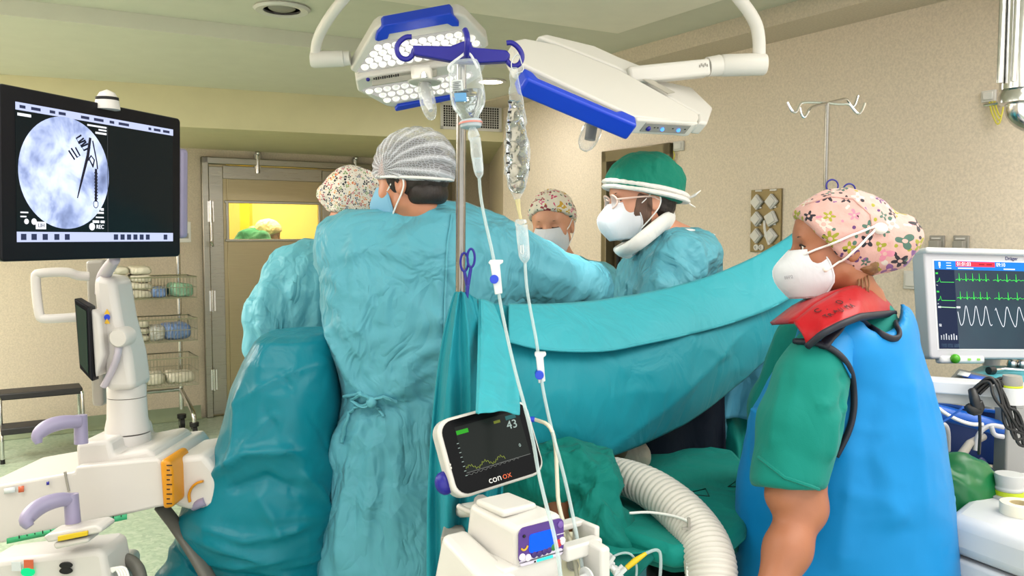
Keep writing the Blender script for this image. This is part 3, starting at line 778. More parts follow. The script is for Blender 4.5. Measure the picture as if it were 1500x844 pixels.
def mask(H, root, k=1.0, label=None, strap='ear', mat=None, dz=0):
    C = [(0, .112, -.008 + dz), (0, .134, -.03 + dz), (0, .150, -.055), (0, .142, -.088), (0, .112, -.122)]
    S = [(.052, .066, -.004 + dz), (.066, .042, -.022 + dz), (.070, .030, -.050), (.066, .026, -.082), (.050, .044, -.116)]
    def cr(P_, t):
        t = min(max(t, 0), .9999) * (len(P_) - 1); i = int(t); t -= i
        g = lambda j: Vector(P_[min(max(j, 0), len(P_) - 1)])
        a, b, c, d = g(i - 1), g(i), g(i + 1), g(i + 2)
        return .5 * ((2 * b) + (c - a) * t + (2 * a - 5 * b + 4 * c - d) * t * t + (3 * b - a - 3 * c + d) * t ** 3)
    def fn(u, v):
        u = u * 2 - 1; c = cr(C, v); s = cr(S, v); s = Vector((s.x * (1 if u > 0 else -1), s.y, s.z)); t = abs(u)
        p = c.lerp(s, t); bul = t * (1 - t)
        p.y += bul * .07 * (.6 + math.sin(PI * v) * .55); p.x += (1 if u > 0 else -1) * bul * .05
        return p
    mb = MB(H.M()); mb.grid(fn, 33, 21); m = mb.build('mask', mat or M_MASK, root, solid=.003, ang=None)
    mb = MB(H.M())
    for s in (-1, 1):
        mb.tube([Vector(fn(.5 + .5 * s, v / 8)) + Vector((s * .001, 0, 0)) for v in range(9)], .0024, 6)
    mb.tube([Vector(fn(.5, v / 10)) + Vector((0, .001, 0)) for v in range(11)], .0018, 6)
    mb.tube([Vector(fn(u / 10, 0)) for u in range(11)], .002, 6); mb.tube([Vector(fn(u / 10, 1)) for u in range(11)], .002, 6)
    mb.build('mask_seam', mat or M_MASK, m)
    if strap == 'ear':
        for s in (-1, 1):
            mb = MB(H.M()); mb.tube([(s * .066, .043, -.02), (s * .077, .02, -.002), (s * .084, -.008, .026), (s * .087, -.026, .016), (s * .086, -.032, -.006), (s * .084, -.02, -.032), (s * .077, .005, -.06), (s * .066, .028, -.086)], .0024, 6, sm=2)
            mb.build('ear_strap', M_STRAP, m)
    return m

def person(name, label, base, H, skinmat, loft, yaw, gown_mat, arms, gdisp, shirt=False, hem=.2, group=None, gr=.05, h=.011, legs=True, bare=None, ex=2.3, gext=None, legmat=None, ak=.07, cuts=None):
    """arms: list of joint lists [(point, sleeve radius)...]; loft: (z list, cx, cy, rx, ry)"""
    root = thing(name, label, 'person', base, group)
    zs, cx, cy, rx, ry = [list(t) for t in loft]
    neck = H.w((0, -.02, -.07)); top = Vector((cx[0], cy[0], zs[0] - .05))
    sk_r = [max(.03, r - gr) for r in rx]; sk_y = [max(.03, r - gr) for r in ry]
    def body(Q):
        d = s_cap(Q, neck, top, .054 * H.k, .066)
        d = smin(d, f_head(H.loc(Q)) * H.k, .02)
        d = smin(d, s_loft(Q, zs, cx, cy, sk_r, sk_y, yaw), .05)
        for a in arms:
            for (p, r), (q, s) in zip(a[:-1], a[1:]): d = smin(d, s_cap(Q, p, q, max(.03, r * .62), max(.028, s * .62)), .03)
        if bare: d = bare(Q, d)
        if legs:
            zb, c, s = zs[-1] + .1, math.cos(yaw), math.sin(yaw)
            for e in (-1, 1):
                p = Vector((cx[-1] + c * .1 * e, cy[-1] + s * .1 * e, zb)); d = smin(d, s_cap(Q, p, Vector((p.x, p.y, .07)), .075, .045), .04)
        return d
    pts = [H.w((x, y, z)) for x in (-.13, .13) for y in (-.13, .16) for z in (-.16, .15)]
    lo, hi = [min(p[i] for p in pts) for i in range(3)], [max(p[i] for p in pts) for i in range(3)]
    al = [p for a in arms for p, r in a]
    ex_ = getattr(H, 'fine', [[], [], []])
    L = [min([lo[0], min(x - r for x, r in zip(cx, rx))] + [p[0] - .13 for p in al]), min([lo[1], min(x - r for x, r in zip(cy, ry))] + [p[1] - .13 for p in al]), .04]
    U = [max([hi[0], max(x + r for x, r in zip(cx, rx))] + [p[0] + .13 for p in al]), max([hi[1], max(x + r for x, r in zip(cy, ry))] + [p[1] + .13 for p in al]), hi[2]]
    L = [l - .02 for l in L[:2]] + [L[2]]; U = [u + .02 for u in U]
    axs = [axis(L[i], U[i], .028, [(lo[i], hi[i], .0042)] + list(ex_[i])) for i in range(3)]
    b = sdf_obj('body', body, None, None, 0, skinmat, root, axes=axs, smooth=1)
    def gown(Q):
        d = s_loft(Q, zs, cx, cy, rx, ry, yaw, ex)
        for i, a in enumerate(arms):
            da = None
            for (p, r), (q, s) in zip(a[:-1], a[1:]):
                e = s_cap(Q, p, q, r, s); da = e if da is None else smin(da, e, .03)
            if cuts and cuts[i]: da = smax(da, s_plane(Q, *cuts[i]), .012)
            d = smin(d, da, ak)
        if gext: d = gext(Q, d)
        return smax(d, hem - Q[..., 2], .01)
    m = .04
    gl = [min([min(x - r for x, r in zip(cx, rx))] + [p[0] - r for a in arms for p, r in a]) - m, min([min(x - r for x, r in zip(cy, ry))] + [p[1] - r for a in arms for p, r in a]) - m, hem - .03]
    gu = [max([max(x + r for x, r in zip(cx, rx))] + [p[0] + r for a in arms for p, r in a]) + m, max([max(x + r for x, r in zip(cy, ry))] + [p[1] + r for a in arms for p, r in a]) + m, max(zs + [p[2] + r for a in arms for p, r in a]) + m]
    g_ = sdf_obj('gown' if not shirt else 'scrub_shirt', gown, gl, gu, h, gown_mat, root, disp=gdisp, smooth=2)
    if legs:
        c, s = math.cos(yaw), math.sin(yaw)
        for e in (-1, 1):
            x, y = cx[-1] + c * .1 * e, cy[-1] + s * .1 * e
            fx, fy = -s, c
            def shoe(Q):
                d = s_cap(Q, (x - fx * .06, y - fy * .06, .045), (x + fx * .13, y + fy * .13, .035), .045, .04)
                return smax(d, .003 - Q[..., 2], .005)
            sdf_obj('clog', shoe, (x - .25, y - .25, -.01), (x + .25, y + .25, .12), .012, M_CLOG, root, smooth=1)
            if legmat:
                mb = MB(); mb.tube([(x, y, zs[-1] + .1), (x, y, .4), (x, y, .07)], [.1, .085, .08], 18, sm=1); mb.build('trouser_leg', legmat, root, ang=None)
    return root, b, g_
M_CLOG = plain('white_clog', (225, 225, 222), .4)
def glove(root, w, d, n, mat, side=1):
    w = Vector(w); c = w + Vector(d).normalized() * .07
    return sdf_obj('gloved_hand', lambda Q: f_hand(Q, w, d, n, side, 1.0, .5), tuple(c - Vector((.16, .16, .16))), tuple(c + Vector((.16, .16, .16))), .006, mat, root)
M_GLOVE = plain('latex_glove', (226, 212, 178), .4)
def Lf(d, rows):
    """rows: (picture y, left x, right x, half depth[, depth shift])"""
    zs, cx, cy, rx, ry = [], [], [], [], []
    for r in rows:
        y, l, rr, hy = r[:4]; dd = d + (r[4] if len(r) > 4 else 0)
        p, q = P(l, y, dd), P(rr, y, dd); c = (p + q) / 2
        zs.append(c.z); cx.append(c.x); cy.append(c.y); rx.append((q.x - p.x) / 2); ry.append(hy)
    return zs, cx, cy, rx, ry
def LfY(d, rows, yaw):
    """as Lf for a body turned sideways: rows (picture y, left x, right x, half breadth)"""
    zs, cx, cy, rx, ry = Lf(d, rows); c, s = abs(math.cos(yaw)), abs(math.sin(yaw))
    for i, h in enumerate(rx):
        b = ry[i]; ry[i] = max(.05, math.sqrt(max(1e-4, h * h - (b * c) ** 2)) / s); rx[i] = b
    return zs, cx, cy, rx, ry
def low(loft, z, rx, ry, dx=0):
    zs, cx, cy, r1, r2 = loft; zs.append(z); cx.append(cx[-1] + dx); cy.append(cy[-1]); r1.append(rx); r2.append(ry); return loft
GOWN = dict(rough=.5, crumple=.8, scale=8.0, sheen=.05)
M_GOWN = cloth('gown_light_teal', (92, 168, 186), **GOWN); M_GOWN2 = cloth('gown_pale_teal', (100, 176, 192), **GOWN)
M_SK = [skin('skin_tan', (192, 132, 100)), skin('skin_light', (206, 148, 120)), skin('skin_warm', (212, 152, 120)), skin('skin_bronze', (164, 106, 76))]

# --- 1 surgeon with hairnet, seen from behind
H = Head(P(604, 270, 2.46), 152, -4, 0, 1.0)
L1 = low(Lf(2.52, [(299, 585, 678, .07), (312, 535, 708, .10), (330, 500, 738, .13), (346, 488, 758, .15), (362, 482, 770, .16), (405, 474, 768, .175), (470, 478, 745, .18), (545, 497, 712, .17), (590, 507, 700, .165), (650, 488, 698, .175), (760, 474, 696, .19), (844, 468, 694, .20)]), .2, .24, .22)
A = [[(P(512, 358, 2.52), .095), (P(520, 440, 2.80), .075), (P(610, 480, 3.02), .055)],
     [(P(716, 372, 2.52), .085), (P(788, 404, 2.60), .088), (P(862, 424, 2.70), .074), (P(790, 500, 2.82), .055)]]
per1, b1, g1 = person('person', 'person in hairnet and pale teal gown seen from behind with an arm stretched right', (L1[1][-1], L1[2][-1], 0), H, M_SK[0], L1, R_(8), M_GOWN, A,
                      wrinkle(.013, (5, 5, 3.4), 3, .0035, .012, 1.05), hem=.2)
for a, n in ((A[0], (0, .2, -1)), (A[1], (0, .2, -1))):
    w = a[-1][0]; glove(per1, w, a[-1][0] - a[-2][0], n, M_GLOVE)
px_folds(g1, [
    ([(567, 470), (566, 540), (552, 590)], .012, .012), ([(478, 468), (500, 520), (520, 560), (548, 586)], .018, .022), ([(500, 478), (530, 520), (556, 575)], .016, .014),
    ([(530, 592), (500, 640), (490, 690)], .02, .028), ([(545, 600), (520, 660), (505, 740), (498, 844)], .02, .022), ([(560, 600), (545, 680), (535, 844)], .022, .018),
    ([(590, 595), (585, 690), (575, 844)], .025, .014), ([(625, 600), (628, 700), (622, 844)], .025, .018), ([(535, 596), (590, 590), (640, 578)], .012, -.014),
    ([(500, 380), (540, 366), (600, 372), (660, 362)], .012, .010), ([(560, 400), (565, 440), (558, 480)], .012, .010), ([(590, 330), (600, 360), (610, 400)], .010, .008),
    ([(482, 400), (510, 430), (540, 440)], .014, .012), ([(478, 430), (505, 470), (530, 490)], .014, .012), ([(520, 335), (515, 380), (520, 430)], .013, .012), ([(540, 340), (530, 390), (545, 450)], .010, .009),
    ([(700, 350), (720, 380), (735, 430)], .016, .014), ([(740, 362), (790, 400), (850, 420)], .014, .012), ([(760, 350), (820, 380), (870, 402)], .012, .009), ([(735, 345), (738, 400), (734, 445)], .010, .012),
    ([(480, 700), (540, 700), (600, 708), (640, 702)], .006, -.006), ([(520, 640), (580, 650), (640, 640)], .008, .006), ([(600, 420), (602, 500), (606, 580)], .010, .007), ([(640, 400), (640, 500), (645, 600)], .012, .008),
    ([(500, 500), (560, 505), (610, 500)], .006, -.006), ([(650, 500), (600, 530), (570, 570)], .014, .012), ([(640, 540), (600, 560), (565, 585)], .012, .012)])
mb = MB(); bv = bvh_of(g1)
mb.tube(casts(bv, [(508, 580), (528, 576), (546, 584), (562, 580), (580, 586)], .006), .008, 8, flat=.6)
mb.tube(casts(bv, [(547, 585), (530, 592), (514, 606), (506, 628), (503, 650)], .010), .009, 8, flat=.5); mb.tube(casts(bv, [(548, 586), (556, 596), (562, 612)], .010), .007, 8, flat=.5)
mb.tube(smooth_line(casts(bv, [(546, 584), (530, 576), (520, 586), (532, 592), (547, 586)], .014), 2), .007, 8, flat=.5)
kn = cast(bv, 547, 586, .01); mb.sph(kn, .016); mb.build('waist_tie', M_GOWN2, per1)
mb = MB(); mb.tube(casts(bv, [(662, 315), (655, 360), (652, 430), (650, 500)], .003, 8), .0035, 6); mb.build('back_seam', M_GOWN, per1)
# hair and net
sdf_obj('hair', lambda Q: smax(f_cran(H.loc(Q), .006), s_plane(H.loc(Q), (0, .035, .0), (0, 1, -.25)), .01), _v(P(604, 270, 2.46)) - .16, _v(P(604, 270, 2.46)) + .16, .006, M_HAIRD, per1,
        disp=lambda V, N: .002 * ridged(V * np.array([90, 90, 30.])))
sdf_obj('hair_nape', lambda Q: smax(smax(s_ell(H.loc(Q), (0, -.045, -.03), (.070, .062, .052)), s_plane(H.loc(Q), (0, -.02, 0), (0, 1, 0)), .01), s_plane(H.loc(Q), (0, 0, -.064), (0, 0, -1)), .008), _v(P(604, 270, 2.46)) - .16, _v(P(604, 270, 2.46)) + .16, .006, M_HAIRD, per1)
def m_net():
    k = NT('hairnet_mesh'); p = k.attr('pat'); s = k.n('ShaderNodeSeparateXYZ', {0: p}); x, y = s.outputs[0], s.outputs[1]
    r = k.math('SQRT', k.math('ADD', k.math('MULTIPLY', x, x), k.math('MULTIPLY', y, y))); th = k.math('ARCTAN2', y, x)
    w = k.math('ADD', k.math('MULTIPLY', k.noise(p, 14, 2), 1.6), k.math('MULTIPLY', th, 11.0))
    pl = k.math('POWER', k.math('ABSOLUTE', k.math('SINE', w)), 5.0)
    e = k.voro(k.vmath('SCALE', p, 150), 1.0, 'DISTANCE_TO_EDGE', .6, '2D').outputs[0]
    net = k.math('LESS_THAN', e, .11)
    a = k.math('ADD', k.math('ADD', k.math('MULTIPLY', pl, .42), k.math('MULTIPLY', net, .22)), .26, clamp=True)
    return k.fin(lin((226, 228, 236)), .6, 0, k.bump(pl, .5, .006), Alpha=a)
def net_pat(V):
    q = H.loc(V) - np.array([-.06, .02, .03]); 
    return np.stack([q[:, 1] + .25 * q[:, 0], q[:, 2] + .2 * q[:, 0], np.zeros(len(V))], 1)
def netf(Q):
    q = H.loc(Q); d = s_ell(q, (0, -.018, .062), (.094, .116, .098)); d = smin(d, f_cran(q, .012), .03)
    return smax(d, s_plane(q, (0, .0, .012), (0, .12, -1)), .012)
def netd(V, N):
    q = H.loc(V) - np.array([-.06, .02, .03]); th = np.arctan2(q[:, 2], q[:, 1]); r = np.hypot(q[:, 1], q[:, 2])
    return .0045 * np.abs(np.sin(th * 11 + 2 * vnoise(V * 14, 3))) * np.clip(r / .05, 0, 1) + .002 * vnoise(V * 60, 4)
nt = sdf_obj('hairnet', netf, _v(P(604, 270, 2.46)) - .2, _v(P(604, 270, 2.46)) + .2, .0045, m_net(), per1, disp=netd, pat=net_pat)
mb = MB(); bv = bvh_of(nt)
mb.tube([H.w((.094 * math.sin(a), -.01 + .115 * math.cos(a), .015 + .014 * math.cos(a))) for a in np.linspace(0, 2 * PI, 40)[:-1]], .004, 8, closed=True); mb.build('elastic_band', M_STRAP, nt)
m_ = mask(H, per1, mat=plain('blue_mask_fabric', (120, 176, 206), .7)); eyes(H, per1, sides=(-1, 1))

# --- 2 scrub assistant bending over, multicolour cap
H2 = Head(P(522, 312, 3.02), 25, -34, 0, 1.0)
L2 = low(Lf(3.05, [(352, 452, 520, .06), (366, 430, 545, .09), (385, 412, 560, .12), (420, 402, 565, .15), (480, 400, 560, .16), (560, 395, 550, .17), (700, 385, 550, .18), (844, 380, 555, .19)]), .2, .22, .2)
A2 = [[(P(428, 398, 3.0), .085), (P(395, 470, 2.92), .08), (P(392, 505, 2.90), .066), (P(470, 520, 3.1), .055)], [(P(545, 400, 3.15), .08), (P(590, 460, 3.3), .07), (P(640, 480, 3.25), .055)]]
per2, b2, g2 = person('person', 'person bending forward in a white cap with tiny multicolour print, left of the hairnet', (L2[1][-1], L2[2][-1], 0), H2, M_SK[1], L2, R_(30), M_GOWN2, A2, wrinkle(.013, (6, 6, 3.2), 21, .004, .008))
px_folds(g2, [([(455, 372), (430, 420), (425, 480)], .013, .016), ([(470, 375), (462, 430), (470, 490)], .012, .014), ([(440, 420), (480, 440), (500, 480)], .012, .012), ([(385, 420), (380, 470), (395, 500)], .016, .014), ([(405, 410), (425, 450), (420, 500)], .012, -.014), ([(362, 480), (400, 480), (440, 500)], .010, .012), ([(480, 370), (490, 410), (480, 450)], .01, .01)])
for a in A2: glove(per2, a[-1][0], a[-1][0] - a[-2][0], (0, .2, -1), M_GLOVE)
M_CAP2 = cap_print('cap_print_confetti', (236, 226, 214), [(30, 34, 44), (214, 120, 70), (176, 54, 78), (120, 150, 90), (30, 36, 44), (220, 170, 110), (60, 80, 110)], 62, 4)
def capf(H, cut=(0, .02, .012), n=(0, .25, -1), puff=.012, back=.0, extra=None, tz=.05):
    def f(Q):
        q = H.loc(Q); d = smin(f_cran(q, puff), s_ell(q, (0, -.02 - back, tz), (.082 + puff * .6, .105 + puff, .085 + puff)), .03)
        if extra: d = smin(d, extra(q), .03)
        return smax(d, s_plane(q, cut, n), .008)
    return f
def capobj(H, mat, root, pat, **kw):
    c = H.c; return sdf_obj('surgical_cap', capf(H, **kw), c - .24, c + .24, .0055, mat, root, disp=lambda V, N: .0035 * ridged(V * 16, 5) + .0015 * ridged(V * 40, 8), pat=pat)
capobj(H2, M_CAP2, per2, pat_side(H2, 1, (np.array([.5, -.7, .5]) / np.linalg.norm([.5, -.7, .5]), np.array([.8, .6, 0]), np.array([-.3, .4, .86]))), puff=.014, cut=(0, -.03, -.02), n=(0, .55, -1), back=.01,
       extra=lambda q: s_ell(q, (0, -.125, -.012), (.03, .03, .026)))
mask(H2, per2); eyes(H2, per2)

# --- 3 assistant across the table facing the camera
H3 = Head(P(809, 331, 3.42), -106, -4, 3, .98)
L3 = low(Lf(3.5, [(378, 795, 850, .06), (392, 765, 880, .10), (410, 752, 892, .13), (450, 748, 896, .15), (560, 752, 892, .16), (700, 745, 900, .17)]), .2, .21, .18)
A3 = [[(P(768, 412, 3.5), .075), (P(752, 480, 3.45), .068), (P(770, 520, 3.2), .052)], [(P(880, 412, 3.5), .075), (P(892, 490, 3.45), .068), (P(850, 520, 3.2), .052)]]
per3, b3, g3 = person('person', 'person facing the camera in a white cap with pink, teal and mustard print', (L3[1][-1], L3[2][-1], 0), H3, M_SK[2], L3, 0, M_GOWN2, A3, wrinkle(.010, (5, 5, 3), 41, .003, .006))
for a in A3: glove(per3, a[-1][0], a[-1][0] - a[-2][0], (0, -.2, -1), M_GLOVE)
M_CAP3 = cap_print('cap_print_butterflies', (232, 222, 204), [(206, 62, 110), (32, 108, 110), (206, 160, 50), (150, 60, 70), (40, 90, 60), (214, 110, 140)], 34, 3, .9)
capobj(H3, M_CAP3, per3, pat_side(H3, -1, (np.array([-.35, .8, .48]), np.array([.92, .35, 0]), np.array([-.1, -.4, .9]))), puff=.010, cut=(0, .02, .035), n=(0, .42, -1))
mask(H3, per3); eyes(H3, per3, lid=M_SK[2])

# --- 4 surgeon with green cap and white collar, profile
H4 = Head(P(940, 294, 2.78), 192, -3, 0, 1.02)
L4 = low(LfY(2.90, [(338, 968, 1018, .07), (346, 945, 1036, .14), (362, 930, 1044, .20), (390, 914, 1042, .22), (430, 908, 1046, .22), (480, 907, 1052, .21), (560, 905, 1060, .2), (700, 900, 1065, .2)], R_(100)), .2, .2, .17)
A4 = [[(P(992, 372, 2.72), .085), (P(978, 440, 2.66), .082), (P(970, 500, 2.72), .07), (P(925, 540, 3.0), .055)], [(P(985, 372, 3.06), .085), (P(955, 460, 3.16), .08), (P(915, 520, 3.2), .055)]]
per4, b4, g4 = person('person', 'person in profile with dark green cap, glasses and white neck collar', (L4[1][-1], L4[2][-1], 0), H4, M_SK[1], L4, R_(100), M_GOWN, A4, wrinkle(.014, (7, 7, 5), 61, .004, .006))
for a in A4: glove(per4, a[-1][0], a[-1][0] - a[-2][0], (0, .1, -1), M_GLOVE)
px_folds(g4, [([(965, 368), (985, 378), (1005, 400), (1012, 425)], .012, .022), ([(975, 355), (1010, 372), (1035, 400)], .010, .016), ([(960, 380), (968, 410), (960, 438)], .010, .014), ([(985, 385), (1000, 415), (1010, 438)], .010, -.014), ([(940, 400), (960, 415), (980, 420)], .010, .012), ([(915, 410), (930, 425), (945, 440)], .010, .010), ([(1015, 352), (1028, 375), (1030, 410)], .010, .014), ([(930, 375), (925, 410), (915, 440)], .010, .010)])
M_GCAP = cloth('green_cap_fabric', (14, 124, 102), .8, .25, 14, .05, fine=.5, tvar=.12)
capobj(H4, M_GCAP, per4, None, puff=.018, cut=(0, .0, .020), n=(0, .30, -1))
mb = MB(H4.M())
def band(a):
    z = .024 + .030 * math.cos(a); return (.098 * math.sin(a), -.016 + .128 * math.cos(a), z)
for dz, rr in ((-.002, .016), (.014, .015)):
    mb.tube([Vector(band(a)) + Vector((0, 0, dz)) for a in np.linspace(0, 2 * PI, 48)[:-1]], rr, 10, closed=True, flat=.55)
mb.tube([(-.02, -.14, -.004), (-.035, -.165, .008), (-.05, -.18, .022)], [.008, .012, .004], 8, flat=.4); mb.tube([(-.02, -.14, -.006), (-.03, -.155, -.022), (-.04, -.165, -.03)], [.006, .007, .003], 8, flat=.4)
mb.build('white_headband', cloth('white_tie_fabric', (236, 232, 226), .8, .3, 20), per4, ang=None)
sdf_obj('hair', lambda Q: smax(smax(smin(f_cran(H4.loc(Q), .005), s_ell(H4.loc(Q), (0, -.05, -.02), (.068, .055, .052)), .02), s_plane(H4.loc(Q), (0, -.005, 0), (0, 1, -.1)), .01), s_plane(H4.loc(Q), (0, 0, -.062), (0, 0, -1)), .01), H4.c - .16, H4.c + .16, .006, M_HAIRD, per4, disp=lambda V, N: .003 * ridged(V * 60))
def beard(Q):
    q = H4.loc(Q); d = f_head(q) - .004
    d = smax(d, s_plane(q, (0, .045, 0), (0, 1, .25)), .006); d = smax(d, s_plane(q, (0, -.004, 0), (0, -1, 0)), .006)
    d = smax(d, s_plane(q, (0, .0, .012), (0, -.35, 1)), .006)
    return d
sdf_obj('beard', beard, H4.c - .15, H4.c + .15, .005, hairmat('beard_stubble', (104, 72, 54)), per4)
mask(H4, per4); eyes(H4, per4)
M_SPEC = clear('clear_spectacles', (236, 224, 214), .42, .08); gl = MB(H4.M())
for s in (-1, 1): gl.tube([(s * (.034 + .026 * math.cos(a)), .112 - .010 * math.cos(a) ** 2, .0 + .021 * math.sin(a)) for a in np.linspace(0, 2 * PI, 24)[:-1]], .0028, 8, closed=True)
gl.tube([(-.010, .115, .004), (0, .118, .008), (.010, .115, .004)], .0025, 8)
for s in (-1, 1): gl.tube([(s * .06, .104, .006), (s * .076, .085, .008), (s * .084, -.005, .012), (s * .084, -.03, -.005)], .003, 8, sm=1)
gf = gl.build('glasses', plain('pale_pink_acetate', (232, 200, 186), .2), per4)
gl = MB(H4.M())
for s in (-1, 1): gl.add([(s * .034, .112, 0)] + [(s * (.034 + .025 * math.cos(a)), .112 - .010 * math.cos(a) ** 2, .020 * math.sin(a)) for a in np.linspace(0, 2 * PI, 25)[:-1]], [(0, i + 1, (i + 1) % 24 + 1) for i in range(24)])
gl.build('lens', clear('lens_glass', (240, 236, 240), .12, .03), gf)
mb = MB()
cp = [P(914, 368, 2.66), P(930, 360, 2.60), P(952, 342, 2.62), P(972, 326, 2.70), P(985, 322, 2.86), P(965, 336, 3.0), P(930, 358, 2.94), P(912, 370, 2.8)]
mb.tube(cp, .034, 14, sm=2, closed=False, flat=.5); mb.build('white_neck_collar', cloth('white_collar_fabric', (232, 230, 226), .8, .2, 14), per4, ang=None)
mb = MB(); mb.tube([P(970, 342, 2.72), P(1000, 336, 2.8), P(1045, 344, 2.9)], [.02, .022, .01], 10, sm=1, flat=.35); mb.build('gown_neck_edge', M_STRAP, per4, ang=None)

# --- 5 nurse with lead apron in the foreground
H5 = Head(P(1226, 361, 1.97), 174, -2, 0, .96)
SH, EL = P(1212, 520, 1.86), P(1176, 745, 1.80)
WR = P(1118, 900, 1.70); HD = (WR - EL).normalized()
WR2 = P(1120, 880, 2.2)
H5.fine = [[(WR.x - .14, WR.x + .10, .007)], [(WR.y - .12, WR.y + .10, .007)], [(WR.z - .24, EL.z + .08, .007)]]
Y5 = R_(64)
L5 = LfY(2.02, [(436, 1226, 1296, .055), (452, 1205, 1312, .085), (472, 1186, 1322, .13), (500, 1175, 1330, .165), (560, 1140, 1343, .18), (620, 1116, 1352, .185), (700, 1104, 1360, .185), (844, 1098, 1370, .19)], Y5)
low(L5, .45, .20, .19)
A5 = [[(P(1206, 515, 1.86), .060), (P(1186, 560, 1.83), .070), (P(1172, 620, 1.82), .080), (P(1152, 725, 1.79), .076)], [(P(1180, 505, 2.16), .08), (P(1150, 600, 2.24), .085), (P(1135, 690, 2.26), .08)]]
def arm5(Q, d):
    d = smin(d, s_cap(Q, SH, EL, .048, .042), .03); d = smin(d, s_cap(Q, EL, EL.lerp(WR, .4), .040, .044), .03)
    d = smin(d, s_cap(Q, EL.lerp(WR, .4), WR, .045, .027), .03)
    d = smin(d, s_sph(Q, EL + Vector((.012, -.004, .0)), .030), .03)
    d = smin(d, f_hand(Q, WR, HD, (.3, .9, 0), -1, .95, .4), .015)
    w2 = P(1135, 690, 2.26); d = smin(d, s_cap(Q, w2, WR2, .045, .028), .03)
    return smin(d, f_hand(Q, WR2, WR2 - w2, (.3, -.9, 0), 1, .95, .4), .015)
def sl5(Q, d):                                                    # open sleeve ends and neckline
    return d
M_SCRUB = cloth('teal_scrub_cotton', (0, 124, 112), .75, .18, 6, .08, fine=.4)
per5, b5, g5 = person('person', 'person in pink flowered cap, blue lead apron and red collar in front', (L5[1][-1], L5[2][-1], 0), H5, M_SK[3], [L5[0], L5[1], L5[2], [r - .012 for r in L5[3]], [r - .012 for r in L5[4]]], Y5, M_SCRUB, A5,
                      wrinkle(.006, (4, 4, 3), 81, .001), shirt=True, hem=.78, gr=.055, h=.009, bare=arm5, legmat=M_SCRUB, ak=.025, cuts=[(P(1156, 714, 1.80), EL - SH + Vector((.05, 0, 0))), None])
px_folds(g5, [([(1190, 490), (1170, 560), (1150, 640)], .022, .010), ([(1215, 500), (1205, 580), (1190, 680)], .022, .010), ([(1235, 560), (1215, 590), (1195, 600)], .014, .012), ([(1238, 590), (1220, 620), (1212, 680)], .014, .012), ([(1150, 540), (1140, 600), (1130, 660)], .016, .008), ([(1232, 545), (1228, 580), (1232, 640)], .012, -.010)])
mb = MB(); bv = bvh_of(g5); mb.tube(casts(bv, [(1112, 670), (1150, 700), (1205, 718), (1222, 712)], .001, 8), .004, 6); mb.build('sleeve_hem', M_SCRUB, per5)
# lead apron with armhole
zs, cx, cy, rx, ry = [list(t) for t in L5]
def apron(Q):
    d = s_loft(Q, zs, cx, cy, [r + .022 for r in rx], [r + .022 for r in ry], Y5)
    d = smin(d, s_cap(Q, P(1262, 470, 1.94), P(1226, 505, 1.90), .07, .082), .06)
    for dd in (1.66, 1.74, 1.82, 1.88):
        d = smax(d, -s_cap(Q, P(1172, 568, dd), P(1155, 624, dd), .059 * dd / 1.25, .061 * dd / 1.25), .008)
    d = smax(d, -s_cap(Q, P(1150, 505, 2.18), P(1110, 600, 2.5), .11, .10), .012)
    d = smax(d, -s_sph(Q, P(1262, 412, 1.97), .100), .012); d = smax(d, -s_cap(Q, P(1290, 462, 1.80), P(1290, 455, 2.2), .042, .05), .01)
    return smax(d, .40 - Q[..., 2], .008)
M_APRON = cloth('blue_lead_apron', (0, 128, 196), .5, .10, 4, .05, fine=.12); M_BIND = plain('black_binding', (20, 24, 40), .6)
ap = sdf_obj('lead_apron', apron, (min(cx) - .3, min(cy) - .3, .38), (max(cx) + .3, max(cy) + .3, 1.45), .009, M_APRON, per5, disp=wrinkle(.006, (3, 3, 2), 91, .0008), smooth=3)
px_folds(ap, [([(1270, 650), (1300, 700), (1310, 780)], .04, .012), ([(1230, 720), (1290, 730), (1330, 760)], .025, .008), ([(1250, 640), (1240, 740), (1230, 840)], .035, .010), ([(1330, 540), (1345, 640), (1355, 760)], .02, .008), ([(1290, 560), (1270, 640), (1275, 740)], .03, -.008)])
bv = bvh_of(ap); bvs = bvh_of(g5)
mb = MB(); E_ = [(1168, 504), (1190, 505), (1213, 511), (1235, 528), (1248, 556), (1252, 590), (1246, 630), (1226, 668)]
mb.tube(smooth_line(castsm([bv, bvs], E_, .008, 6), 14), .0095, 10, flat=.7); mb.build('armhole_binding', M_BIND, ap, ang=None)
mb = MB(); mb.tube(smooth_line(castsm([bv, bvs], [(1258, 468), (1272, 480), (1290, 492), (1304, 498), (1314, 496), (1317, 488), (1310, 474)], .004, 6), 6), .008, 8, flat=.7); mb.build('neck_binding', M_BIND, ap, ang=None)
# collar with handwriting
M_RED = cloth('red_collar_vinyl', (164, 8, 22), .4, .1, 6, .05, fine=.1)
CT = [(1176, 500, 1.78), (1186, 480, 1.78), (1212, 452, 1.80), (1245, 430, 1.85), (1276, 426, 1.93), (1300, 436, 2.04)]
CB = [(1170, 512, 1.77), (1205, 492, 1.74), (1230, 474, 1.75), (1258, 464, 1.79), (1285, 461, 1.87), (1312, 460, 2.00)]
CTp = [(1163, 472, 1.80), (1196, 446, 1.83), (1228, 428, 1.86), (1252, 420, 1.90), (1275, 425, 1.96), (1292, 436, 2.04)]
CBp = [(1182, 506, 1.77), (1203, 488, 1.745), (1230, 474, 1.75), (1258, 463, 1.79), (1285, 460, 1.87), (1308, 458, 1.99)]
def pl(T, t):
    t = min(max(t, 0), .9999) * (len(T) - 1); i = int(t); a, b = T[i], T[i + 1]; t -= i
    return P(*[a[j] + (b[j] - a[j]) * t for j in range(3)])
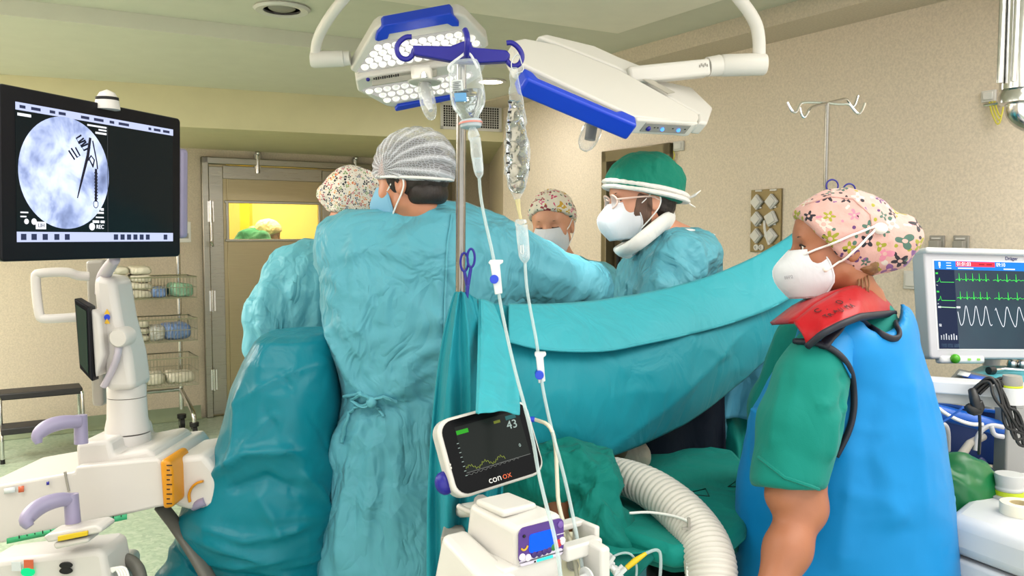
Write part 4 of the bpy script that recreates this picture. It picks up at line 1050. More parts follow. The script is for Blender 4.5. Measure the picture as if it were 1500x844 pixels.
mb = MB(); mb.grid(lambda u, v: pl(CTp, u).lerp(pl(CBp, u), v) + Vector((0, -.012, .0)) * math.sin(PI * v), 40, 10); col5 = mb.build('thyroid_collar', M_RED, per5, solid=.008, ang=None)
mb = MB(); mb.grid(lambda u, v: pl(CTp, u * .999).lerp(pl(CTp, u) + Vector((0, .16, -.02)), v), 20, 5); mb.build('collar_far_side', M_RED, col5, solid=.008, ang=None)
mb = MB(); mb.tube([pl(CBp, u) + Vector((0, -.003, -.002)) for u in np.linspace(0, 1, 24)], .0095, 8, flat=.8); mb.build('collar_binding', M_BIND, col5, ang=None)
bc = bvh_of(col5); M_INK = plain('black_ink', (40, 10, 16), .6)
for word, x0, y0, x1, y1, sz in (('C. O.', 1199, 459, 1240, 441, .021), ('TRAUMA', 1210, 467, 1246, 450, .0165)):
    for i, ch in enumerate(word):
        t = i / (len(word) - 1); x, y = x0 + (x1 - x0) * t, y0 + (y1 - y0) * t + (1.5 if i % 2 else 0)
        a, b_, u_ = cast(bc, x, y, .007), cast(bc, x + 4, y - 2, .007), cast(bc, x, y - 5, .007)
        if ch != ' ' and a and b_ and u_: text('handwriting', ch, sz, frame(a, b_ - a, (b_ - a).cross(u_ - a)), M_INK, col5, 'CENTER', .0003)
mb = MB(); mb.tube(castsm([bv, bvs], [(1205, 512), (1218, 494), (1238, 470)], .008, 6), .013, 8, flat=.5); mb.build('shoulder_strap', M_BIND, ap, ang=None)
M_CAP5 = cap_print('cap_print_flowers', (208, 164, 156), [(92, 54, 110), (208, 128, 150), (70, 104, 92), (30, 26, 40), (150, 148, 40), (128, 84, 140), (206, 196, 186)], 24, 5, .95)
def bun(q): return smin(smin(s_ell(q, (0, -.118, .012), (.056, .058, .056)), s_ell(q, (0, -.155, .02), (.04, .04, .045)), .03), s_cap(q, (0, -.06, -.02), (0, -.12, -.02), .05, .04), .04)
c5 = capobj(H5, M_CAP5, per5, pat_side(H5, -1), puff=.010, cut=(0, .06, .035), n=(0, .92, -.78), extra=bun, tz=.032)
bv = bvh_of(c5); bh = bvh_of(b5)
mb = MB(); mb.tube(casts(bv, [(1180, 300), (1215, 288), (1250, 292), (1275, 315), (1280, 345)], .0008, 8), .0025, 6); mb.tube(casts(bv, [(1166, 324), (1185, 345), (1205, 372), (1222, 392), (1250, 408), (1270, 408)], .0005, 8), .0035, 6); mb.build('cap_seam', M_CAP5, c5)
m5 = mask(H5, per5, strap=None)
mb = MB()
for E in ([(1164, 381), (1196, 366), (1230, 352), (1262, 338), (1285, 330)], [(1180, 417), (1205, 400), (1235, 380), (1262, 356), (1285, 332)]):
    q = []
    for a_, b_ in zip(E[:-1], E[1:]):
        for i in range(5):
            x, y = a_[0] + (b_[0] - a_[0]) * i / 5, a_[1] + (b_[1] - a_[1]) * i / 5
            k1, k2 = cast(bv, x, y, .004), cast(bh, x, y, .004); c = [k for k in (k1, k2) if k]
            if c: q.append(min(c, key=lambda k: k.y))
    mb.tube(q, .0036, 8, flat=.7)
q = cast(bv, 1288, 335, .003)
if q: mb.sph(q, .016, zs=.8)
mb.build('head_strap', M_STRAP, m5, ang=None)
pe_ = cast(bh, 1209, 394, .004) or P(1209, 394, 1.87)
mb = MB(); mb.sph(pe_, .0065); mb.build('pearl_earring', plain('pearl', (240, 232, 220), .12), per5); eyes(H5, per5)
mb = MB()
for i in range(4):
    x = 1256 + 5 * i; mb.tube([P(x, 404, 1.93), P(x + 3, 414 + (i % 4), 1.915), P(x + 2 * (i % 3), 424 + 3 * (i % 3), 1.915), P(x - 6 + 4 * (i % 4), 436 + 3 * (i % 2), 1.92)], [.002, .002, .0015, .0006], 5, sm=2)
mb.build('loose_strand', M_HAIRL, per5, ang=None)['kind'] = 'stuff'
sdf_obj('nape_hair', lambda Q: smax(smax(s_ell(H5.loc(Q), (0, -.052, -.03), (.066, .055, .05)), s_plane(H5.loc(Q), (0, -.03, 0), (0, 1, .3)), .01), s_plane(H5.loc(Q), (0, 0, -.07), (0, 0, -1)), .008), H5.c - .16, H5.c + .16, .006, M_HAIRL, per5, disp=lambda V, N: .003 * ridged(V * np.array([70, 70, 40.])))
T0, T1 = [(1182, 501), (1205, 487), (1230, 473), (1262, 462)], [(1172, 505), (1196, 506), (1226, 520), (1256, 580)]
def pl2(T, t): t = min(max(t, 0), .9999) * (len(T) - 1); i = int(t); t -= i; return [T[i][j] + (T[i + 1][j] - T[i][j]) * t for j in (0, 1)]
sp_ = [[castm([bv, bvs], *[p + (q - p) * v for p, q in zip(pl2(T0, u), pl2(T1, u))], .005) for u in np.linspace(0, 1, 14)] for v in np.linspace(0, 1, 9)]
if all(all(r) for r in sp_):
    mb = MB(); mb.add([p for r in sp_ for p in r], [(j * 14 + i, j * 14 + i + 1, j * 14 + i + 15, j * 14 + i + 14) for j in range(8) for i in range(13)]); mb.build('shoulder_panel', M_APRON, ap, solid=.003, ang=None)
else: print('NO PANEL')
mb = MB(); bm_ = bvh_of(m5); a = cast(bm_, 1150, 407, .003); e = cast(bm_, 1166, 404, .003)
if a and e: text('mask_print', 'FFP2', .011, frame(a, e - a, (Vector((0, 0, CAM_H)) - a)), plain('grey_print', (170, 170, 178), .7), m5)
# pens in the front pocket
mb = MB(); q = P(1116, 612, 1.96); mb.box((q.x - .006, q.y, q.z - .06), (.03, .05, .16)); mb.build('apron_pocket', M_APRON, ap, bevel=.006)
mb = MB(); mb.cyl(q + Vector((0, -.01, -.05)), q + Vector((.004, -.01, .045)), .006, 10); mb.build('pocket_pen', plain('blue_pen', (20, 40, 190), .3), per5)
mb = MB(); mb.cyl(q + Vector((.016, -.02, -.05)), q + Vector((.02, -.02, .035)), .006, 10); mb.build('pocket_pen', plain('peach_pen', (226, 170, 140), .3), per5)

# --- 6 person in the side room, seen through the door window
gp = RB(392, 342); dd = 8.35
H6 = Head(P(394, 344, dd), 15, -12, 0, 1.0)
L6 = low(Lf(dd, [(334, 362, 382, .07), (340, 350, 390, .13), (352, 342, 396, .17), (400, 342, 396, .18), (500, 345, 392, .18)]), .1, .2, .18)
M_GREENC = cloth('dark_green_linen', (14, 110, 74), .75, .5, 7, .2)
per6, b6, g6 = person('person', 'person in cream cap and green gown behind the yellow lit door window', (L6[1][-1], L6[2][-1], 0), H6, M_SK[1], L6, R_(90), M_GREENC, [[(P(385, 352, dd - .15), .09), (P(400, 380, dd - .2), .08), (P(430, 395, dd - .1), .06)], [(P(385, 352, dd + .15), .09), (P(400, 380, dd + .2), .08), (P(430, 395, dd + .1), .06)]], wrinkle(.02, (7, 7, 7), 71, .006), hem=.12, h=.02)
for q, s in ((P(430, 395, dd - .1), 1), (P(430, 395, dd + .1), -1)): glove(per6, q, (1, .2, -.2), (0, 0, -1), M_GLOVE, s)
capobj(H6, cloth('cream_cap_fabric', (232, 214, 160), .8, .3, 16), per6, None, puff=.016, cut=(0, .03, .015), n=(0, .5, -1)); eyes(H6, per6)
# ------------------------------------------------------------------ drapes, table and what lies on it
def pl3(T, t):
    """point on a polyline of (picture x, picture y, depth)"""
    t = min(max(t, 0), .99999) * (len(T) - 1); i = int(t); t -= i
    g = lambda j: np.array(T[min(max(j, 0), len(T) - 1)], float)
    a, b, c, d = g(i - 1), g(i), g(i + 1), g(i + 2)
    q = .5 * ((2 * b) + (c - a) * t + (2 * a - 5 * b + 4 * c - d) * t * t + (3 * b - a - 3 * c + d) * t ** 3)
    return P(*q)
def sheet(name, top, bot, bulge, mat, parent, nu=90, nv=50, wr=.008, sc=(7, 7, 7), seed=0, thick=.002, mid=None, waves=None, lines=()):
    V = []
    for j in range(nv):
        for i in range(nu):
            u, v = i / (nu - 1), j / (nv - 1)
            a, b = pl3(top, u), pl3(bot, u)
            if mid:
                m = pl3(mid, u); p = a * (1 - v) * (1 - 2 * v) + m * 4 * v * (1 - v) + b * v * (2 * v - 1)
            else: p = a.lerp(b, v)
            off = bulge * math.sin(PI * v)
            if waves: off += waves[0] * (waves[2] + (1 - waves[2]) * v) * math.sin(u * waves[1] * 2 * PI + 1.3 * math.sin(v * 3 + u * 5))
            for (u0, v0, u1, v1, w, amp) in lines:
                du, dv = u1 - u0, v1 - v0; t = min(max(((u - u0) * du + (v - v0) * dv) / (du * du + dv * dv), 0), 1)
                off += amp * math.exp(-math.hypot(u - u0 - t * du, v - v0 - t * dv) / w)
            V.append(p + Vector((0, -off, 0)))
    V = np.array([list(p) for p in V]); s = np.array(sc)
    V[:, 1] -= wr * (ridged(V * s, seed) * .65 + .35 * ridged(V * s * 2.3 + 3, seed + 2)); V[:, 2] += wr * .4 * vnoise(V * s * 1.3, seed + 5)
    F = [(j * nu + i, j * nu + i + 1, (j + 1) * nu + i + 1, (j + 1) * nu + i) for j in range(nv - 1) for i in range(nu - 1)]
    return mesh_obj(name, V, F, mat, parent, ang=None, solid=thick)
DRP = dict(rough=.55, crumple=.22, scale=9, sheen=.05)
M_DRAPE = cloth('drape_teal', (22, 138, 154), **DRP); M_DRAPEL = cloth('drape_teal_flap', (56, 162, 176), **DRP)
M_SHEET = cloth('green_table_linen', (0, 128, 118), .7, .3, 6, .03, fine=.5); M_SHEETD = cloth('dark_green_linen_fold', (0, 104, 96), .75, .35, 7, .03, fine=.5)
M_BLUED = cloth('pale_blue_drape', (82, 158, 186), .55, .5, 9, .05)
root = thing('anaesthesia_screen_drape', 'long teal screen drape slung between the two drip poles', 'drape', P(900, 560, 2.3))
top = [(676, 432, 2.03), (700, 438, 2.08), (745, 447, 2.15), (820, 446, 2.25), (900, 438, 2.38), (1000, 418, 2.53), (1080, 390, 2.66), (1150, 352, 2.80), (1208, 306, 2.88)]
mid = [(676, 560, 1.98), (702, 560, 2.00), (745, 556, 2.02), (820, 560, 2.08), (900, 556, 2.18), (1000, 532, 2.34), (1080, 494, 2.50), (1150, 440, 2.68), (1212, 390, 2.84)]
bot = [(676, 690, 2.0), (702, 690, 2.03), (745, 680, 2.07), (820, 668, 2.12), (888, 670, 2.2), (1000, 622, 2.38), (1075, 568, 2.54), (1140, 512, 2.68), (1200, 470, 2.84)]
sheet('main_sheet', top, bot, .0, M_DRAPE, root, 120, 56, .006, (5, 5, 6), 3, .002, mid, lines=[(.3, .02, .55, .5, .02, .008), (.55, .05, .72, .6, .02, .010), (.42, .1, .40, .8, .02, .006), (.62, .3, .9, .1, .02, .008), (.5, .95, .75, .5, .03, .012), (.2, .3, .3, .9, .03, .008)])
ft = [(x, y - 2, d - .012) for x, y, d in top[2:]]
fb = [(745, 500, 2.05), (800, 512, 2.09), (880, 514, 2.18), (940, 504, 2.28), (1010, 489, 2.41), (1085, 468, 2.54), (1150, 440, 2.66), (1205, 398, 2.83)]
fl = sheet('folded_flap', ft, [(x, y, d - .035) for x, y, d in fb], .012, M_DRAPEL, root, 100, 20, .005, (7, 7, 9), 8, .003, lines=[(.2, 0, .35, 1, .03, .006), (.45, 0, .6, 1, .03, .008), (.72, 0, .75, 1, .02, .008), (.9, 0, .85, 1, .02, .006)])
mb = MB(); mb.tube([pl3([(x, y, d - .037) for x, y, d in fb], t) for t in np.linspace(0, 1, 60)], .0035, 6); mb.build('flap_hem', M_DRAPEL, fl, ang=None)
# gathered corner on the near pole
sheet('gathered_corner', [(666, 430, 1.985), (674, 428, 1.965), (684, 430, 1.975), (704, 442, 2.02)], [(626, 900, 2.02), (652, 900, 1.98), (690, 900, 2.0), (726, 890, 2.06)], .0, M_DRAPE, root, 70, 70, .010, (9, 9, 3), 12, .002,
      [(634, 610, 1.96), (664, 600, 1.90), (700, 600, 1.92), (736, 620, 2.02)], waves=(.022, 4.2, .15), lines=[(.3, 0, .2, .6, .05, .02), (.55, 0, .6, .7, .05, .02), (.8, 0, .8, .5, .04, .014)])
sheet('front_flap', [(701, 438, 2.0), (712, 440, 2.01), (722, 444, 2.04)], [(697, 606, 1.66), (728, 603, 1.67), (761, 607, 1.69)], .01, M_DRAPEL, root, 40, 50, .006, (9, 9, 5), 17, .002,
      [(700, 520, 1.86), (724, 522, 1.86), (752, 526, 1.88)], waves=(.010, 1.2, .3), lines=[(.0, .28, 1, .34, .03, .006), (.2, 0, .1, 1, .04, .012)])
# pale blue drape hanging behind the screen at the right, green linen under it
t2 = thing('hanging_drape', 'pale blue drape hanging over green linen between the screen and the nurse', 'drape', P(1110, 600, 2.85))
sheet('drape_panel', [(1070, 470, 2.82), (1105, 470, 2.80), (1150, 462, 2.78), (1200, 455, 2.80)], [(1045, 606, 2.78), (1070, 612, 2.74), (1110, 612, 2.72), (1180, 606, 2.72)], .02, M_BLUED, t2, 50, 30, .012, (8, 8, 6), 22, .002, waves=(.018, 2.2, .4))
sheet('green_linen', [(1040, 590, 2.86), (1070, 596, 2.84), (1110, 600, 2.83), (1180, 600, 2.83)], [(1046, 648, 2.78), (1070, 668, 2.74), (1110, 694, 2.70), (1185, 700, 2.70)], .02, M_SHEET, t2, 60, 30, .012, (8, 8, 3), 26, .002, waves=(.028, 3.6, .5))
sheet('dark_shade_sheet', [(880, 570, 2.48), (980, 560, 2.60), (1062, 556, 2.70)], [(880, 700, 2.50), (980, 700, 2.62), (1062, 716, 2.72)], 0, cloth('navy_black_shade', (12, 22, 38), .8, .3, 8, 0), t2, 30, 16, .008, (7, 7, 5), 29, .002, waves=(.015, 3, .5))  # dark sheet added to stand in for the shade under screen and table
# plastic bag over the C-arm detector
L = Lf(2.50, [(488, 388, 484, .10), (494, 380, 494, .15), (520, 366, 498, .19), (560, 348, 500, .22), (600, 340, 500, .23), (640, 330, 498, .24), (700, 302, 500, .24), (745, 284, 492, .23), (775, 286, 486, .21), (800, 306, 482, .19), (844, 325, 490, .18), (900, 335, 480, .16)])
def bag(Q):
    d = s_loft(Q, *L, 0, 2.6); d = smin(d, s_cap(Q, P(300, 790, 2.5), P(268, 850, 2.46), .05, .075), .06)
    return d
M_BAGC = cloth('detector_cover_film', (12, 120, 138), .34, .22, 6, 0, fine=.05)
cd = thing('detector_cover', 'dark teal plastic cover bagged over the detector end of the X-ray arm', 'cover', P(400, 900, 2.5))
def wr_bag(V, N):
    w = ridged(V * np.array([3, 3, 3.]), 31) * .007 + .0025 * ridged(V * np.array([11, 11, 11.]), 34); z = V[:, 2]
    low_ = np.clip((P(400, 700, 2.4).z - z) / .12, 0, 1)
    return w + low_ * .020 * ridged(V * np.array([3, 3, 12.]) + V[:, [2, 0, 1]] * 3, 37)
gq = sdf_obj('film', bag, (P(230, 0, 2.5).x - .03, 2.18, P(0, 900, 2.5).z - .05), (P(530, 0, 2.5).x + .03, 2.84, P(0, 480, 2.5).z + .03), .0085, M_BAGC, cd, disp=wr_bag, smooth=2)
px_folds(gq, [([(385, 500), (420, 560), (460, 620), (480, 660)], .006, -.008), ([(360, 560), (400, 620), (430, 680)], .006, -.008), ([(340, 600), (380, 570), (430, 545), (480, 530)], .008, .010), ([(310, 700), (360, 665), (420, 660), (490, 690)], .014, .030), ([(330, 720), (390, 700), (440, 720)], .014, -.022), ([(290, 770), (360, 790), (430, 775), (480, 745)], .012, .024), ([(310, 800), (380, 815), (470, 780)], .010, .020),
    ([(350, 570), (345, 640), (340, 690)], .012, .014), ([(420, 500), (480, 520), (500, 560)], .008, -.006), ([(330, 830), (400, 820), (470, 800)], .012, .02), ([(440, 690), (470, 720), (490, 760)], .012, .016), ([(375, 720), (400, 760), (410, 790)], .014, .012), ([(350, 660), (400, 610), (490, 600)], .010, .010)])
# black strap-like detector arm below the cover handled with the X-ray machine

# ------------------------------------------------------------------ operating table, patient, linen
ZT = .86
tb = thing('operating_table', 'operating table under green linen with a flat padded end towards the camera', 'table', hitz(1000, 700, 0) * 0 + Vector((.42, 2.55, 0)))
def poly_slab(name, pxs, z, th, mat, parent, bev=.02, wr=0):
    pts = [hitz(x, y, z) for x, y in pxs]; b = MB(); b.prism([(p.x, p.y) for p in pts], z - th, z); return b.build(name, mat, parent, bevel=bev)
outline = [(800, 672), (905, 652), (1010, 648), (1075, 658), (1105, 690), (1094, 765), (1056, 797), (985, 803), (900, 775), (800, 740)]
poly_slab('padded_top', outline[::-1], ZT, .05, M_SHEET, tb, .018)
pts = [hitz(x, y, ZT - .045) for x, y in [(800, 690), (905, 668), (1010, 664), (1072, 672), (1106, 700), (1096, 774), (1056, 806), (985, 813), (900, 785), (800, 750)]]
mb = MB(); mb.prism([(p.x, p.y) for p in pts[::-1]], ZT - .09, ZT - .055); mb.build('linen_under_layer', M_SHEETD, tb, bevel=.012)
TX = Vector((-.46, .887, 0)).normalized(); TA = Matrix.Translation((.35, 2.2, 0)) @ Matrix((Vector((TX.y, -TX.x, 0)), TX, Vector((0, 0, 1)))).transposed().to_4x4()   # table frame: y along the table
mb = MB(TA); mb.box((0, 1.05, .79), (.46, 1.6, .07)); mb.build('table_frame', M_DARK, tb, bevel=.01)
mb = MB(TA); mb.box((0, 1.05, .40), (.30, .42, .70)); mb.box((0, 1.05, .05), (.4, .9, .10)); mb.build('pedestal', M_STEEL, tb, bevel=.02)
mb = MB(); mb.cyl(hitz(1000, 830, .74) + Vector((0, 0, -.10)), hitz(1000, 830, .74), .085, 24); mb.build('black_cushion', M_BLACK, tb, bevel=.015)
for (x, y, s, rot) in ((1027, 722, .055, 15), (1086, 709, .062, 40)):
    c = hitz(x, y, ZT + .001); mb = MB(Matrix.Translation(c) @ Matrix.Rotation(R_(rot), 4, 'Z'))
    v = [(s * .5, s * .5), (-s * .8, s * .1), (s * .1, -s * .6)]
    mb.tube([(a, b, 0) for a, b in v], .0022, 5, closed=True); mb.build('printed_triangle', plain('dark_green_print', (4, 58, 56), .8), tb)
# lower fold of linen hanging from the table's near end
ln = thing('linen_fold', 'folded green linen hanging at the near end of the table', 'linen', P(940, 800, 1.95))
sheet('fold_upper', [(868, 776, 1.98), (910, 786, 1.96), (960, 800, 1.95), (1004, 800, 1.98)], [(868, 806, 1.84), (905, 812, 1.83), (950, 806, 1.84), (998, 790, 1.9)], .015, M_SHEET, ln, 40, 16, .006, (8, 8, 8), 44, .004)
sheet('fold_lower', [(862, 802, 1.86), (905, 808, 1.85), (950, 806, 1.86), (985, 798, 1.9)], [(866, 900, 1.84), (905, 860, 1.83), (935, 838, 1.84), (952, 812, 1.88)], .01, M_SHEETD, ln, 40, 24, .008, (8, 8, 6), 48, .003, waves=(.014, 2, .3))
# crumpled green linen over the patient's shoulder
M_LIN2 = cloth('crumpled_green_linen', (0, 118, 108), .75, .6, 8, .03, fine=.5)
lm = thing('crumpled_linen', 'crumpled green linen heaped beside the white hose and syringe pump', 'linen', P(830, 720, 2.05))
def lump(Q):
    d = s_ell(Q, P(822, 690, 2.06), (.12, .10, .055)); d = smin(d, s_cap(Q, P(760, 700, 2.08), P(870, 700, 2.10), .05, .055), .05)
    d = smin(d, s_cap(Q, P(872, 700, 2.02), P(890, 762, 1.96), .038, .05), .04); d = smin(d, s_cap(Q, P(868, 760, 1.98), P(905, 800, 1.93), .05, .04), .04)
    d = smin(d, s_cap(Q, P(755, 740, 2.1), P(765, 860, 2.1), .06, .06), .04)
    return d
lo = P(735, 905, 2.15); hi = P(930, 640, 2.1)
gl_ = sdf_obj('cloth', lump, (lo.x - .05, 1.8, lo.z), (hi.x + .05, 2.25, hi.z + .03), .008, M_LIN2, lm, disp=lambda V, N: .016 * ridged(V * np.array([11, 11, 9.]), 51) + .007 * ridged(V * 24, 55))
px_folds(gl_, [([(800, 670), (850, 668), (880, 700)], .010, .020), ([(790, 700), (840, 698), (872, 712)], .008, -.020), ([(870, 720), (885, 750), (878, 790)], .010, .022), ([(840, 720), (860, 760), (850, 800)], .010, -.016), ([(880, 760), (900, 780), (910, 800)], .008, .014)])
# patient: only a glimpse of the shoulder shows between linen and pump
pr = thing('person', 'patient lying under the drapes, only a dark glimpse of skin beside the pump', 'person', Vector((.16, 2.4, .86)))
pc = P(820, 735, 2.02)
def patient(Q):
    T = lambda x, y, z: TA @ Vector((x, y, z))
    Rt = np.array([list(v)[:3] for v in TA.to_3x3()])
    d = s_ell(Q, T(0, .22, .95), (.074, .11, .088), Rt); d = smin(d, s_cap(Q, T(0, .3, .94), T(0, .42, .93), .055, .06), .04)
    d = smin(d, s_ell(Q, T(0, .80, .91), (.20, .36, .10), Rt), .06); d = smin(d, s_sph(Q, T(0, .21, 1.045), .014), .02)
    for s in (-1, 1):
        d = smin(d, s_cap(Q, T(s * .1, 1.1, .90), T(s * .11, 1.9, .89), .085, .05), .06); d = smin(d, s_sph(Q, T(s * .075, .24, .95), .02), .01)
    d = smin(d, s_cap(Q, T(.19, .55, .91), T(.2, 1.05, .90), .05, .035), .05)
    e = Vector((pc.x, pc.y + .02, pc.z + .03)); w = Vector((pc.x + .005, pc.y + .0, pc.z - .15))
    d = smin(d, s_cap(Q, T(-.18, .55, .91), e, .05, .042), .05); d = smin(d, s_cap(Q, e, w, .04, .03), .03)
    d = smin(d, f_hand(Q, w, (0, -.1, -1), (0, -1, .2), 1, .95, .5), .015); w2 = T(.2, 1.05, .90)
    return smin(d, f_hand(Q, w2, TX, (0, 0, -1), -1, .95, .3), .015)
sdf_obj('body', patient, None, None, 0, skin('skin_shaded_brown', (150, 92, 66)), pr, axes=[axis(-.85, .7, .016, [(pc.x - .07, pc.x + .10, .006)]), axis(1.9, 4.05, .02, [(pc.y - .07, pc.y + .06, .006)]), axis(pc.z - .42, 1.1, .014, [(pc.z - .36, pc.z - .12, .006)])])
cvm = MB(TA); cvm.grid(lambda u, v: Vector(((u - .5) * .5, .48 + v * 1.45, .86 + .155 * max(0, 1 - ((u - .5) * 2) ** 4))), 24, 40); cvm.build('covering_sheet', M_SHEET, pr, solid=.004, ang=None)
pw_ = thing('pillow', 'pale head pillow just showing under the lower edge of the screen drape', 'pillow', hitz(910, 662, ZT))
c = hitz(908, 664, ZT + .03); sdf_obj('pillow_case', lambda Q: s_box(Q, c, (.085, .07, .035), .03) , tuple(c - Vector((.12, .11, .07))), tuple(c + Vector((.12, .11, .07))), .01, cloth('pale_pillow_cotton', (214, 196, 176), .8, .3, 12), pw_)
# ------------------------------------------------------------------ drip poles, bags, tubing
M_POLE = steel('pole_steel', (150, 148, 142), .22, (1, 1, 8))
M_BLUEH = plain('dark_blue_plastic', (28, 24, 140), .35); M_BLUE2 = plain('blue_plastic', (24, 66, 206), .35)
M_CLEAR = clear('clear_plastic', (232, 240, 244), .22, .08); M_TUBE = clear('drip_tube_plastic', (196, 214, 216), .42, .2)
M_WATER = clear('drip_bag_film', (232, 240, 246), .08, .04, 1.0, 55); M_CLAMP = plain('white_clamp_plastic', (218, 220, 222), .35)
def px_tube(pts, d): return [P(x, y, dd if dd else d) for x, y, *r in pts for dd in [r[0] if r else None]]
def pole_base(parent, x, y, mat, r=.3):
    mb = MB(); mb.lathe([(.0, .08), (.05, .08), (.045, .14), (.02, .17)], 20, Matrix.Translation((x, y, 0))); mb.build('hub', mat, parent)
    for k in range(5):
        a = 2 * PI * k / 5 + .3; ex, ey = x + r * math.cos(a), y + r * math.sin(a)
        mb = MB(); mb.tube([(x, y, .11), (ex, ey, .075)], [.02, .014], 10); f = mb.build('leg', mat, parent)
        mb = MB(); mb.cyl((ex - .01 * math.sin(a), ey + .01 * math.cos(a), .03), (ex + .01 * math.sin(a), ey - .01 * math.cos(a), .03), .03, 16); mb.cyl((ex, ey, .03), (ex, ey, .075), .008, 8); mb.build('caster', M_BLACK, f)
t = P(676, 60, 2.02); bx, by = P(673, 430, 2.02).x, P(673, 430, 2.02).y
ip = thing('drip_pole', 'steel drip pole with dark blue plastic hook bar, in front of the hairnet', 'drip pole', (bx - .01, by, 0))
mb = MB(); mb.cyl((bx - .008, by, .1), (t.x, t.y, t.z), .0118, 20); mb.build('pole', M_POLE, ip)
mb = MB(); a = P(670, 800, 2.0); mb.cyl((bx - .006, by, a.z - .4), (bx - .007, by, a.z + .16), .019, 20); mb.build('lower_pole', M_STEEL, ip)
mb = MB(); a = P(671, 752, 2.0); mb.cyl((bx - .006, by, a.z - .012), (bx - .006, by, a.z + .012), .0205, 20); mb.build('green_tape', plain('green_tape', (0, 78, 50), .6), ip)
pole_base(ip, bx - .01, by, M_CHROME)
D = 1.985
mb = MB()
def prism_px(pts, d, th, M=None, mbx=None):
    b = mbx or mb; n = len(pts); A = [P(x, y, d) for x, y in pts]; B = [p + Vector((0, th, 0)) for p in A]
    b.add(A + B, [tuple(range(n)), tuple(range(2 * n - 1, n - 1, -1))] + [(i, n + i, n + (i + 1) % n, (i + 1) % n) for i in range(n)])
prism_px([(604, 66), (660, 67), (678, 60), (690, 60), (692, 69), (742, 73), (748, 80), (742, 90), (700, 92), (690, 92), (664, 90), (606, 80)], D, .03)
mb.build('hook_bar', M_BLUEH, ip, bevel=.004)
mb = MB(); mb.tube(px_tube([(603, 54), (594, 54), (584, 62), (580, 72), (585, 84), (596, 88), (604, 82), (607, 72)], D + .01), .0062, 10, sm=2); mb.build('hook', M_BLUEH, ip)
mb = MB(); mb.tube(px_tube([(742, 63), (750, 62), (760, 70), (766, 82), (762, 94), (752, 98), (744, 92), (738, 80)], D + .01), .0062, 10, sm=2); mb.build('hook', M_BLUEH, ip)
mb = MB(); mb.tube(px_tube([(683, 76, D), (680, 88, D - .04), (683, 84, D - .09), (685, 62, D - .12), (684, 50, D - .11), (681, 44, D - .10)], D), .0066, 10, sm=2); mb.build('hook', M_BLUEH, ip)

def px_lathe(axis_pts, rads, n, d, flat=1.0, disp=None):
    """round body along a picture-space axis line"""
    mb = MB(); mb.tube([P(x, y, d) for x, y in axis_pts], [r / FPX * d for r in rads], n, flat=flat)
    return mb
# bottle
DB = 1.90
bt = thing('saline_bottle', 'clear upside-down saline bottle hanging from the blue hook bar', 'bottle', P(690, 188, DB))
ys = [88, 90, 96, 108, 118, 128, 140, 150, 158, 164, 170, 174, 177]; rs = [10, 20, 22.5, 24, 25, 25.5, 26, 25.5, 23, 19, 15, 13, 13]
mb = px_lathe([(679 + (y - 88) * .115, y) for y in ys], rs, 28, DB, .72); mb.build('bottle_wall', clear('bottle_wall', (226, 236, 242), .10, .05, .35, 30), bt, ang=None)
ys = [134, 140, 150, 158, 164, 170, 175]; mb = px_lathe([(679 + (y - 88) * .115, y) for y in ys], [25, 25, 24.5, 22, 18, 14, 12], 24, DB, .68); mb.build('saline', liquid('saline_liquid', (232, 242, 246), .01, .5, 26, 1.25), bt, ang=None)
mb = px_lathe([(689, 176), (689.5, 180), (690, 187)], [16, 17, 15], 20, DB); mb.build('port_cap', plain('grey_port_cap', (170, 182, 190), .3), bt, bevel=.002)
mb = px_lathe([(689.2, 179.5), (689.4, 182)], [17.6, 17.6], 20, DB); mb.build('red_port_ring', plain('pale_red_ring', (206, 130, 120), .4), bt)
mb = MB(); mb.tube(px_tube([(664, 96), (662, 108), (655, 100), (662, 92), (676, 82), (683, 76), (690, 80), (696, 92), (700, 100)], DB - .01), .0028, 8, sm=2, flat=.5); mb.build('hanger', M_CLAMP, bt)
def label_px(name, x0, y0, x1, y1, d, mat, parent, rad=.036):
    c = P((x0 + x1) / 2, (y0 + y1) / 2, d)
    def fn(u, v):
        q = P(x0 + (x1 - x0) * u + (y0 + (y1 - y0) * v - y0) * .115, y0 + (y1 - y0) * v, d); s = (q.x - P(684, y0, d).x) / .04
        q.y = d * 1.0 - .0 - math.sqrt(max(0, 1 - min(1, s * s))) * .030 + (q.y - d); return q
    b = MB(); b.grid(fn, 10, 6); return b.build(name, mat, parent, solid=.0006)
lb = label_px('white_label', 662, 120, 678, 136, DB, plain('printed_label_grey', (206, 212, 214), .6), bt)
label_px('blue_label', 666, 139, 684, 152, DB - .002, plain('blue_label', (92, 150, 200), .5), bt)
for i in range(5):
    label_px('print_line', 664, 122.5 + i * 2.6, 676 - (i % 2) * 3, 123.7 + i * 2.6, DB - .004, plain('grey_print_lines', (110, 118, 124), .7), lb)
dc1 = thing('drip_line', 'clear drip line running from the saline bottle with upper roller clamp', 'drip line', P(694, 190, DB))
mb = px_lathe([(692, 187), (693, 194), (694, 200), (696, 203)], [5, 8, 9, 9], 16, DB); mb.build('spike', M_CLEAR, dc1)
mb = px_lathe([(696, 202), (698, 225), (701, 248), (702, 256), (702, 262)], [8, 8.5, 7.5, 6, 2], 18, DB); mb.build('drip_chamber', M_CLEAR, dc1, ang=None)
mb = px_lathe([(699, 232), (701, 247), (701.5, 252)], [7, 6.5, 6], 14, DB); mb.build('chamber_fluid', clear('saline_fill', (214, 228, 236), .22, .02), dc1)
